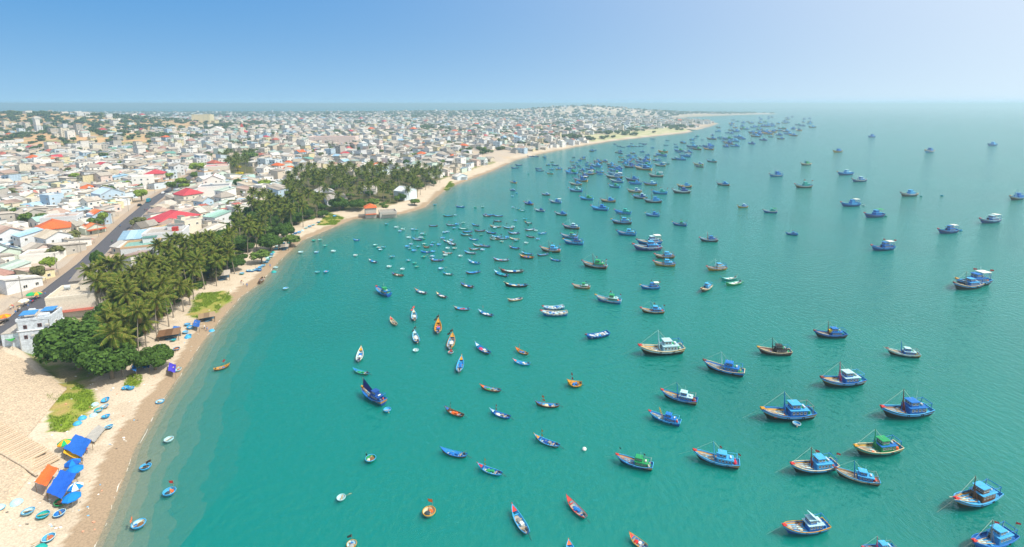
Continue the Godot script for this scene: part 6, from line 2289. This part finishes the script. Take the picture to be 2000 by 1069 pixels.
# ------------------------------------------------------------------ things on the beach and the road
func tarp(corners, lift, hex, label, sag = 0.25):
	# corners as (x, d) in metres; a cloth with slack between four posts
	var c = Vector2.ZERO
	for q in corners:
		c += q / 4.0
	var y = ground(c.x, c.y)
	var o = thing("tarpaulin", label, "tarpaulin", wp(c.x, y, c.y))
	var m = MB.new()
	var rows = []
	for k in 11:
		var row = []
		for j in 11:
			var s = k / 10.0; var t = j / 10.0
			var p = corners[0].lerp(corners[1], t).lerp(corners[3].lerp(corners[2], t), s) - c
			var slack = sin(PI * s) * sin(PI * t) * sag
			row.append(Vector3(p.x, lift - slack + 0.2 * noise.get_noise_2d(p.x * 30 + c.x * 9, p.y * 30) + (0.18 if k == 5 else 0.0), -p.y))
		rows.append(row)
	m.grid(rows)
	part(o, "cloth", m, mat(hex, 0.75, true, 0.7))
	for q in corners:
		var p = q - c
		part(o, "post", shapes["pole!"], mat("8d7a5c"), tf(p.x * 0.97, -0.3, -p.y * 0.97, 1.2, lift + 0.35, 1.2))
	return o

func umbrella(p, r, k1, k2, label, tall = 2.1):
	var o = thing("parasol", label, "parasol", wp(p.x, ground(p.x, p.y), p.y), 0.3)
	var m = MB.new()
	for k in 8:
		m.col = Color(HUES[k1 if k % 2 == 0 else k2]).srgb_to_linear()
		var a0 = TAU * k / 8; var a1 = TAU * (k + 1) / 8
		var e0 = Vector3(cos(a0) * r, tall - 0.1, -sin(a0) * r); var e1 = Vector3(cos(a1) * r, tall - 0.1, -sin(a1) * r)
		var m0 = Vector3(cos(a0) * r * 0.55, tall + 0.38, -sin(a0) * r * 0.55); var m1 = Vector3(cos(a1) * r * 0.55, tall + 0.38, -sin(a1) * r * 0.55)
		m.quad(e0, e1, m1, m0)
		m.tri(m0, m1, Vector3(0, tall + 0.62, 0))
		m.quad(e1, e0, e0 - Vector3(0, 0.2, 0), e1 - Vector3(0, 0.2, 0))
	part(o, "canopy", m, vertex_mat("cloth", 0.8, null, 1.0))
	part(o, "pole", shapes["pole!"], mat("c4c0b8"), tf(0, -0.3, 0, 1, tall + 0.9, 1))

# people: one continuous skin over a posed skeleton
func person_mesh(pose):
	var key = "person%d!" % pose
	if shapes.has(key):
		return shapes[key]
	var J = []  # a, b, ra, rb
	var hip = Vector3(0, 0.92, 0); var neck = Vector3(0, 1.45, 0)
	var kf = 0.0
	if pose == 1: kf = 0.22      # mid-stride
	var bend = 0.0
	if pose == 2:
		bend = 0.75               # stooping over a net
	var up = Basis(Vector3.RIGHT, bend)
	neck = hip + up * Vector3(0, 0.53, 0)
	J.append([hip, neck, 0.145, 0.15])
	J.append([neck + up * Vector3(-0.14, -0.03, 0), neck + up * Vector3(0.14, -0.03, 0), 0.085, 0.085])
	J.append([neck, neck + up * Vector3(0, 0.12, 0.02), 0.06, 0.055])
	J.append([neck + up * Vector3(0, 0.2, 0.02), neck + up * Vector3(0, 0.27, 0.01), 0.095, 0.1])
	for s in [-1, 1]:
		var h0 = hip + Vector3(s * 0.09, -0.02, 0)
		var kn = Vector3(s * 0.1, 0.48, 0.05 + s * kf)
		var an = Vector3(s * 0.1, 0.09, -0.02 + s * kf * 1.3 - absf(kf) * 0.3)
		J.append([h0, kn, 0.09, 0.06]); J.append([kn, an, 0.058, 0.042]); J.append([an + Vector3(0, -0.04, -0.03), an + Vector3(0, -0.05, 0.15), 0.045, 0.035])
		var sh = neck + up * Vector3(s * 0.19, -0.05, 0)
		var el = sh + (Vector3(s * 0.06, -0.27, -s * kf * 0.5) if pose < 2 else Vector3(s * 0.03, -0.27, 0.08))
		var wr = el + (Vector3(s * 0.01, -0.24, 0.08 - s * kf * 0.3) if pose < 2 else Vector3(-s * 0.05, -0.2, 0.16))
		J.append([sh, el, 0.055, 0.042]); J.append([el, wr, 0.04, 0.03]); J.append([wr, wr + Vector3(0, -0.1, 0.03), 0.036, 0.022])
	var cell = 0.05
	var lo = Vector3(-0.5, 0.0, -0.45); var N = Vector3i(20, 37, 22)
	var f = PackedFloat32Array()
	f.resize((N.x + 1) * (N.y + 1) * (N.z + 1))
	var id = func(x, y, z): return (x * (N.y + 1) + y) * (N.z + 1) + z
	for x in N.x + 1:
		for y in N.y + 1:
			for z in N.z + 1:
				var p = lo + Vector3(x, y, z) * cell
				var sum = 0.0
				for q in J:
					var ab = q[1] - q[0]
					var t = clampf((p - q[0]).dot(ab) / ab.length_squared(), 0, 1)
					sum += exp(-38.0 * ((p - q[0] - ab * t).length() - lerpf(q[2], q[3], t)))
				f[id.call(x, y, z)] = -log(maxf(sum, 1e-30)) / 38.0
	var m = MB.new()
	var at = {}
	for x in N.x:
		for y in N.y:
			for z in N.z:
				var mid = Vector3.ZERO; var cnt = 0
				for e in [[0,0,0,1,0,0],[0,1,0,1,1,0],[0,0,1,1,0,1],[0,1,1,1,1,1],[0,0,0,0,1,0],[1,0,0,1,1,0],[0,0,1,0,1,1],[1,0,1,1,1,1],[0,0,0,0,0,1],[1,0,0,1,0,1],[0,1,0,0,1,1],[1,1,0,1,1,1]]:
					var va = f[id.call(x + e[0], y + e[1], z + e[2])]; var vb = f[id.call(x + e[3], y + e[4], z + e[5])]
					if (va < 0) != (vb < 0):
						mid += Vector3(x + e[0], y + e[1], z + e[2]).lerp(Vector3(x + e[3], y + e[4], z + e[5]), va / (va - vb)); cnt += 1
				if cnt:
					var p = lo + mid / cnt * cell
					var gx = f[id.call(x + 1, y, z)] - f[id.call(x, y, z)]; var gy = f[id.call(x, y + 1, z)] - f[id.call(x, y, z)]; var gz = f[id.call(x, y, z + 1)] - f[id.call(x, y, z)]
					at[id.call(x, y, z)] = m.v.size()
					m.col = Color(0.13, 0.14, 0.2) if p.y < hip.y - 0.02 and p.y > 0.12 else Color(0.42, 0.24, 0.15)
					var torso = (p - hip).dot(neck - hip) / (neck - hip).length_squared()
					if p.y > hip.y - 0.02 and torso > -0.1 and torso < 1.0 and absf(p.x) < 0.3:
						m.col = [Color(0.62, 0.6, 0.58), Color(0.1, 0.22, 0.5), Color(0.55, 0.12, 0.1)][pose]
					if p.distance_to(neck + up * Vector3(0, 0.3, -0.03)) < 0.115:
						m.col = Color(0.02, 0.018, 0.016)
					m.put(p, Vector3(gx, gy, gz + 1e-6).normalized())
	for x in range(1, N.x):
		for y in range(1, N.y):
			for z in range(1, N.z):
				for axis in 3:
					var b = id.call(x + (1 if axis == 0 else 0), y + (1 if axis == 1 else 0), z + (1 if axis == 2 else 0))
					var va = f[id.call(x, y, z)]; var vb = f[b]
					if (va < 0) == (vb < 0):
						continue
					var c = []
					match axis:
						0: c = [id.call(x, y, z), id.call(x, y - 1, z), id.call(x, y - 1, z - 1), id.call(x, y, z - 1)]
						1: c = [id.call(x, y, z), id.call(x, y, z - 1), id.call(x - 1, y, z - 1), id.call(x - 1, y, z)]
						2: c = [id.call(x, y, z), id.call(x - 1, y, z), id.call(x - 1, y - 1, z), id.call(x, y - 1, z)]
					var q = []
					for k in c:
						if not at.has(k):
							q = []
							break
						q.append(at[k])
					if q.size() < 4:
						continue
					var fn = (m.v[q[1]] - m.v[q[0]]).cross(m.v[q[2]] - m.v[q[0]])
					if fn.dot(m.n[q[0]] + m.n[q[2]]) < 0:
						q.reverse()
					m.i.append_array([q[0], q[2], q[1], q[0], q[3], q[2]])
	shapes[key] = m.mesh()
	return shapes[key]

func person(p, pose, turn, label, group):
	var o = thing("person", label, "person", wp(p.x, ground(p.x, p.y) + (0.25 if road_dist(p) < 7.5 else 0.0), p.y), turn, group)
	part(o, "body", person_mesh(pose), vertex_mat("skin", 0.8, null, 1.0))
	if pose != 1:
		var m = MB.new()
		m.lathe([Vector2(0.27, -0.02), Vector2(0.01, 0.15)], 12)
		var head = Vector3(0, 1.8, 0) if pose == 0 else Vector3(0, 1.5, 0.62)
		part(o, "straw_hat", m, mat("c9b27e", 0.9), Transform3D(Basis(Vector3.RIGHT, 0.0 if pose == 0 else 0.6), head))

func shed(p, w, l, h, turn, roof, label):
	var o = thing("beach_shed", label, "shed", wp(p.x, ground(p.x, p.y), p.y), turn)
	for k in 3:
		part(o, "roof_sheet", unit_mesh("sheet"), mat([roof, Color(roof).darkened(0.15).to_html(false), Color(roof).lightened(0.1).to_html(false)][k], 0.9, true, 0.4), tf((k - 1) * w / 3.0, h + 0.03 * k, 0, w / 3.0 + 0.1, 0.1, l, 0, 0.16))
	for q in 4:
		part(o, "post", unit_mesh("box"), mat("6f5c44"), tf(w * (0.45 if q % 2 else -0.45), -0.3, l * (0.42 if q > 1 else -0.42), 0.14, h + 0.15, 0.14))
	part(o, "back_wall", unit_mesh("box"), mat("5f7f95", 0.8), tf(0, -0.2, -l * 0.42, w * 0.9, h + 0.1, 0.08))
	part(o, "net_heap", shapes["heap1!"], mat("4a6a80", 0.95), tf(0, 0, l * 0.1, w * 0.25, 0.8, l * 0.22))

func vehicle(p, turn, hexes, label, truck):
	var o = thing("parked_truck" if truck else "parked_car", label, "truck" if truck else "car", wp(p.x, ground(p.x, p.y) + 0.25, p.y), turn)
	var body = mat(hexes, 0.35, false)
	var m = MB.new()
	var L = 3.1 if truck else 2.1
	# body outline lofted across the width
	var out = [Vector2(-L, 0.35), Vector2(-L, 0.9), Vector2(-L + 0.15, 1.0), Vector2(L - 1.5, 1.0), Vector2(L - 0.1, 0.9), Vector2(L, 0.7), Vector2(L, 0.35)] if not truck else [Vector2(-L, 0.5), Vector2(-L, 2.5), Vector2(L - 1.9, 2.5), Vector2(L - 1.9, 0.9), Vector2(L - 0.1, 0.9), Vector2(L, 0.8), Vector2(L, 0.5)]
	for k in out.size():
		var a = out[k]; var b = out[(k + 1) % out.size()]
		m.quad(Vector3(a.x, a.y, -0.85), Vector3(a.x, a.y, 0.85), Vector3(b.x, b.y, 0.85), Vector3(b.x, b.y, -0.85))
	for s in [-1, 1]:
		for k in range(1, out.size() - 1):
			var t3 = [Vector3(out[0].x, out[0].y, s * 0.85), Vector3(out[k].x, out[k].y, s * 0.85), Vector3(out[k + 1].x, out[k + 1].y, s * 0.85)]
			if s > 0: t3.reverse()
			m.tri(t3[0], t3[1], t3[2])
	part(o, "body", m, body)
	part(o, "cab", unit_mesh("box"), body, tf(L - 0.95, 0.88, 0, 1.6, 1.1, 1.66) if truck else tf(-0.3, 0.98, 0, 2.2, 0.55, 1.5))
	part(o, "windscreen", unit_mesh("box"), mat("23292e", 0.15, false), tf(L - 0.14, 1.25, 0, 0.06, 0.55, 1.4) if truck else tf(0.84, 1.05, 0, 0.06, 0.4, 1.35))
	for q in 4:
		var wm = MB.new()
		wm.t = Transform3D(Basis(Vector3.RIGHT, PI / 2), Vector3.ZERO)
		wm.lathe([Vector2(0.01, -0.12), Vector2(0.33, -0.12), Vector2(0.36, -0.06), Vector2(0.36, 0.06), Vector2(0.33, 0.12), Vector2(0.01, 0.12)], 14)
		part(o, "wheel", wm, mat("1c1c1d", 0.9, false), tf(L * (0.62 if q % 2 else -0.62), 0.35, 0.8 if q > 1 else -0.8, 1, 1, 1))

func motorbike(p, turn, k, label):
	var o = thing("motorbike", label, "motorbike", wp(p.x, ground(p.x, p.y) + 0.2, p.y), turn, "motorbikes on the road")
	for s in [-0.62, 0.62]:
		var m = MB.new()
		for j in 12:
			var a0 = TAU * j / 12; var a1 = TAU * (j + 1) / 12
			m.bar(Vector3(s + cos(a0) * 0.26, 0.3 + sin(a0) * 0.26, 0), Vector3(s + cos(a1) * 0.26, 0.3 + sin(a1) * 0.26, 0), 0.05, 5)
		part(o, "wheel", m, mat("1c1c1d", 0.9, false))
	var b = MB.new()
	b.tube([Vector3(-0.75, 0.72, 0), Vector3(-0.2, 0.68, 0), Vector3(0.2, 0.5, 0), Vector3(0.52, 0.85, 0)], [0.1, 0.15, 0.1, 0.09], 7)
	b.bar(Vector3(0.62, 0.3, 0), Vector3(0.45, 0.98, 0), 0.04)
	b.bar(Vector3(0.42, 0.98, -0.3), Vector3(0.42, 0.98, 0.3), 0.025)
	part(o, "body", b, hue(k))

func build_beach():
	tarp([Vector2(-94.8, 97.1), Vector2(-88.5, 94.2), Vector2(-90.9, 99.8), Vector2(-96.0, 101.7)], 2.3, "1e63c0", "upper blue tarpaulin stretched over the fish stalls, beside a grey mat", 0.25)
	tarp([Vector2(-87.4, 84.8), Vector2(-83.0, 83.1), Vector2(-85.7, 89.6), Vector2(-89.8, 90.7)], 2.3, "1a5cc4", "large blue tarpaulin with a white rope ridge, next to the orange one", 0.25)
	tarp([Vector2(-91.3, 86.8), Vector2(-88.1, 85.7), Vector2(-90.0, 90.6), Vector2(-93.2, 91.7)], 2.4, "e8682e", "orange tarpaulin at the foot of the concrete stairs", 0.25)
	tarp([Vector2(-94.3, 96.4), Vector2(-89.5, 94.3), Vector2(-89.8, 95.3), Vector2(-94.8, 97.5)], 1.7, "e3b32a", "narrow yellow tarpaulin strip under the upper blue one", 0.25)
	tarp([Vector2(-95.4, 103.2), Vector2(-92.0, 101.5), Vector2(-93.4, 106.6), Vector2(-96.1, 107.7)], 0.5, "a9a7a2", "grey woven mat on low stakes beside the stalls", 0.05)
	tarp([Vector2(-144.8, 135.5), Vector2(-139.1, 133.0), Vector2(-142.2, 139.2), Vector2(-148.2, 141.2)], 2.6, "2f9a3a", "green awning cloth over the yard of the white corner house", 0.25)
	tarp([Vector2(-104.0, 132.9), Vector2(-100.9, 131.7), Vector2(-103.1, 135.5), Vector2(-106.3, 137.0)], 1.6, "1f66c4", "blue tarpaulin over baskets beside the palms", 0.25)
	tarp([Vector2(-104.2, 129.7), Vector2(-102.2, 128.6), Vector2(-105.2, 133.1), Vector2(-106.8, 133.7)], 2.0, "2a6fc0", "folded blue tarpaulin hung upright under the palms", 0.25)
	tarp([Vector2(-95.5, 131.3), Vector2(-92.9, 130.5), Vector2(-95.5, 134.8), Vector2(-98.2, 136.0)], 1.7, "4a3fc0", "small violet tarpaulin shelter standing alone on the sand", 0.25)
	tarp([Vector2(-106.3, 160.1), Vector2(-103.4, 158.9), Vector2(-106.2, 164.2), Vector2(-108.7, 165.1)], 1.6, "2a5fb0", "blue and white tarpaulin by the beach hut", 0.25)
	tarp([Vector2(-110.3, 155.7), Vector2(-107.3, 155.0), Vector2(-109.4, 158.5), Vector2(-112.1, 159.3)], 1.5, "2f74c8", "blue tarpaulin over gear at the palm edge", 0.25)
	umbrella(Vector2(-82.2, 84.2), 1.5, 0, 0, "plain deep blue parasol with its shadow on the open sand")
	umbrella(Vector2(-87.5, 91.2), 1.5, 0, 0, "blue parasol between the two blue tarpaulins")
	umbrella(Vector2(-89.5, 93.1), 1.4, 0, 2, "dark and mid blue parasol below the yellow strip")
	umbrella(Vector2(-83.7, 86.8), 1.3, 5, 0, "blue and white striped parasol beside the large blue tarpaulin")
	umbrella(Vector2(-96.0, 98.8), 1.3, 4, 6, "green and yellow parasol at the upper stalls")
	umbrella(Vector2(-168.6, 172.6), 1.6, 6, 4, "yellow and green parasol over a roadside stall", 2.2)
	umbrella(Vector2(-161.0, 153.1), 1.6, 11, 6, "orange and ochre parasol over a fruit cart on the pavement", 2.2)
	umbrella(Vector2(-170.1, 172.1), 1.5, 4, 4, "plain green parasol at a roadside shop front", 2.2)
	umbrella(Vector2(-167.0, 165.9), 1.5, 5, 15, "cream and white parasol near the market people", 2.2)
	shed(Vector2(-122.9, 206.7), 7.0, 5.0, 2.6, 0.50, "b3aca0", "weathered grey-roofed shed on the open beach")
	shed(Vector2(-128.9, 226.5), 8.0, 5.0, 2.6, 0.30, "b5a58a", "straw coloured beach hut behind a green tree")
	shed(Vector2(-109.2, 152.8), 6.0, 4.0, 2.2, 0.40, "7a5a40", "brown makeshift shack with baskets before it")
	shed(Vector2(-106.3, 168.1), 5.0, 3.5, 2.0, 0.50, "9c8468", "brown canopy of a small beach hut")
	shed(Vector2(-118.3, 256.1), 5.0, 4.0, 2.2, 0.40, "a89f94", "low grey shelter among the far blue baskets")
	person(Vector2(-103.4, 161.6), 0, 1.4, "person in a straw hat standing near the blue baskets", "")
	person(Vector2(-101.8, 160.4), 1, 4.9, "person in blue walking on the open sand", "")
	person(Vector2(-106.6, 163.2), 2, 4.9, "person in red stooping beside a blue tarpaulin", "")
	person(Vector2(-111.7, 203.1), 0, 4.9, "person standing before the grey-roofed shed", "")
	person(Vector2(-109.6, 201.9), 1, 3.5, "person walking at the wet sand below the shed", "")
	person(Vector2(-113.7, 205.0), 2, 1.4, "person bending over nets by the shed", "")
	person(Vector2(-116.0, 222.7), 0, 3.5, "person standing by the beached baskets", "")
	person(Vector2(-112.2, 228.0), 1, 3.5, "person walking between the beached baskets", "")
	person(Vector2(-96.0, 133.7), 2, 1.4, "person stooping beside the violet shelter", "")
	person(Vector2(-89.0, 90.9), 2, 2.1, "person bending at the edge of the large blue tarpaulin", "")
	person(Vector2(-90.3, 96.3), 0, 4.9, "person in a straw hat selling at the blue stalls", "")
	person(Vector2(-91.3, 98.6), 2, 4.2, "person sorting catch beside the upper stalls", "")
	person(Vector2(-89.8, 95.0), 1, 1.4, "person walking past the stalls", "")
	person(Vector2(-164.1, 161.3), 0, 0.0, "person in a pale shirt and straw hat at the roadside market", "people at the roadside market")
	person(Vector2(-163.1, 158.8), 1, 1.3, "person in a blue shirt walking by the roadside market", "people at the roadside market")
	person(Vector2(-163.7, 163.9), 1, 2.6, "person in a blue shirt walking by the roadside market", "people at the roadside market")
	person(Vector2(-168.0, 162.2), 0, 3.9, "person in a pale shirt and straw hat at the roadside market", "people at the roadside market")
	person(Vector2(-168.7, 163.9), 2, 5.2, "person in a red shirt stooping at the roadside market", "people at the roadside market")
	person(Vector2(-166.6, 165.7), 0, 6.5, "person in a pale shirt and straw hat at the roadside market", "people at the roadside market")
	person(Vector2(-167.5, 171.3), 2, 7.8, "person in a red shirt stooping at the roadside market", "people at the roadside market")
	person(Vector2(-168.1, 175.2), 1, 9.1, "person in a blue shirt walking by the roadside market", "people at the roadside market")
	person(Vector2(-162.1, 154.7), 2, 10.4, "person in a red shirt stooping at the roadside market", "people at the roadside market")
	person(Vector2(-159.3, 159.6), 1, 11.7, "person in a blue shirt walking by the roadside market", "people at the roadside market")
	vehicle(Vector2(-256.4, 354.7), 2.00, "2f7f92", "teal box truck parked under a roadside tree", true)
	vehicle(Vector2(-252.3, 340.0), 2.00, "2a3038", "dark car parked in the shade of a roadside tree", false)
	vehicle(Vector2(-268.7, 388.1), 2.00, "c9ccd0", "silver car parked farther up the road", false)
	motorbike(Vector2(-236.8, 325.2), 2.0, 10, "pink motorbike riding up the asphalt road")
	motorbike(Vector2(-166.4, 175.2), 2.0, 5, "white motorbike on the asphalt beside the beige hall")
	motorbike(Vector2(-165.1, 161.6), 2.2, 8, "black motorbike parked at the market pavement")
	motorbike(Vector2(-167.4, 169.2), 1.2, 0, "blue motorbike parked below a shop awning")
	var g = RandomNumberGenerator.new()
	g.seed = 31
	var lane = fine_road()
	for k in 6:
		var at = lane[18 + k * 7]
		var dir = (lane[19 + k * 7] - at).normalized()
		var p = at + Vector2(dir.y, -dir.x) * (1.7 if k % 2 else -1.8)
		motorbike(p, atan2(dir.y, dir.x), [9, 2, 13, 4, 0, 14][k], "%s motorbike on the open asphalt road" % ["red", "navy", "grey", "green", "bright blue", "maroon"][k])
	# scraps of litter on sand and grass
	var mm = MultiMesh.new()
	mm.transform_format = MultiMesh.TRANSFORM_3D
	mm.use_colors = true
	mm.mesh = unit_mesh("box")
	var list = []
	while list.size() < 230:
		var d = 78.0 + 190.0 * pow(g.randf(), 1.6)
		var p = Vector2(-72 - g.randf() * 60, d)
		var s = coast_dist(p)
		if s < 1 or s > 26:
			continue
		list.append(Transform3D(Basis(Vector3.UP, g.randf() * TAU).scaled(Vector3(g.randf_range(0.12, 0.5), g.randf_range(0.05, 0.18), g.randf_range(0.1, 0.35))), wp(p.x, ground(p.x, p.y), p.y)))
	mm.instance_count = list.size()
	for k in list.size():
		mm.set_instance_transform(k, list[k])
		mm.set_instance_color(k, [Color(0.66, 0.65, 0.62), Color(0.5, 0.46, 0.4), Color(0.16, 0.14, 0.12), Color(0.2, 0.4, 0.6), Color(0.6, 0.3, 0.2), Color(0.8, 0.8, 0.78)][g.randi() % 6])
	var w = MultiMeshInstance3D.new()
	w.name = "litter"
	w.multimesh = mm
	w.material_override = vertex_mat("litter", 0.8, null, 1.0)
	add_child(w)
	tag(w, "small scraps of litter and driftwood strewn over the beach", "litter", "", "stuff")
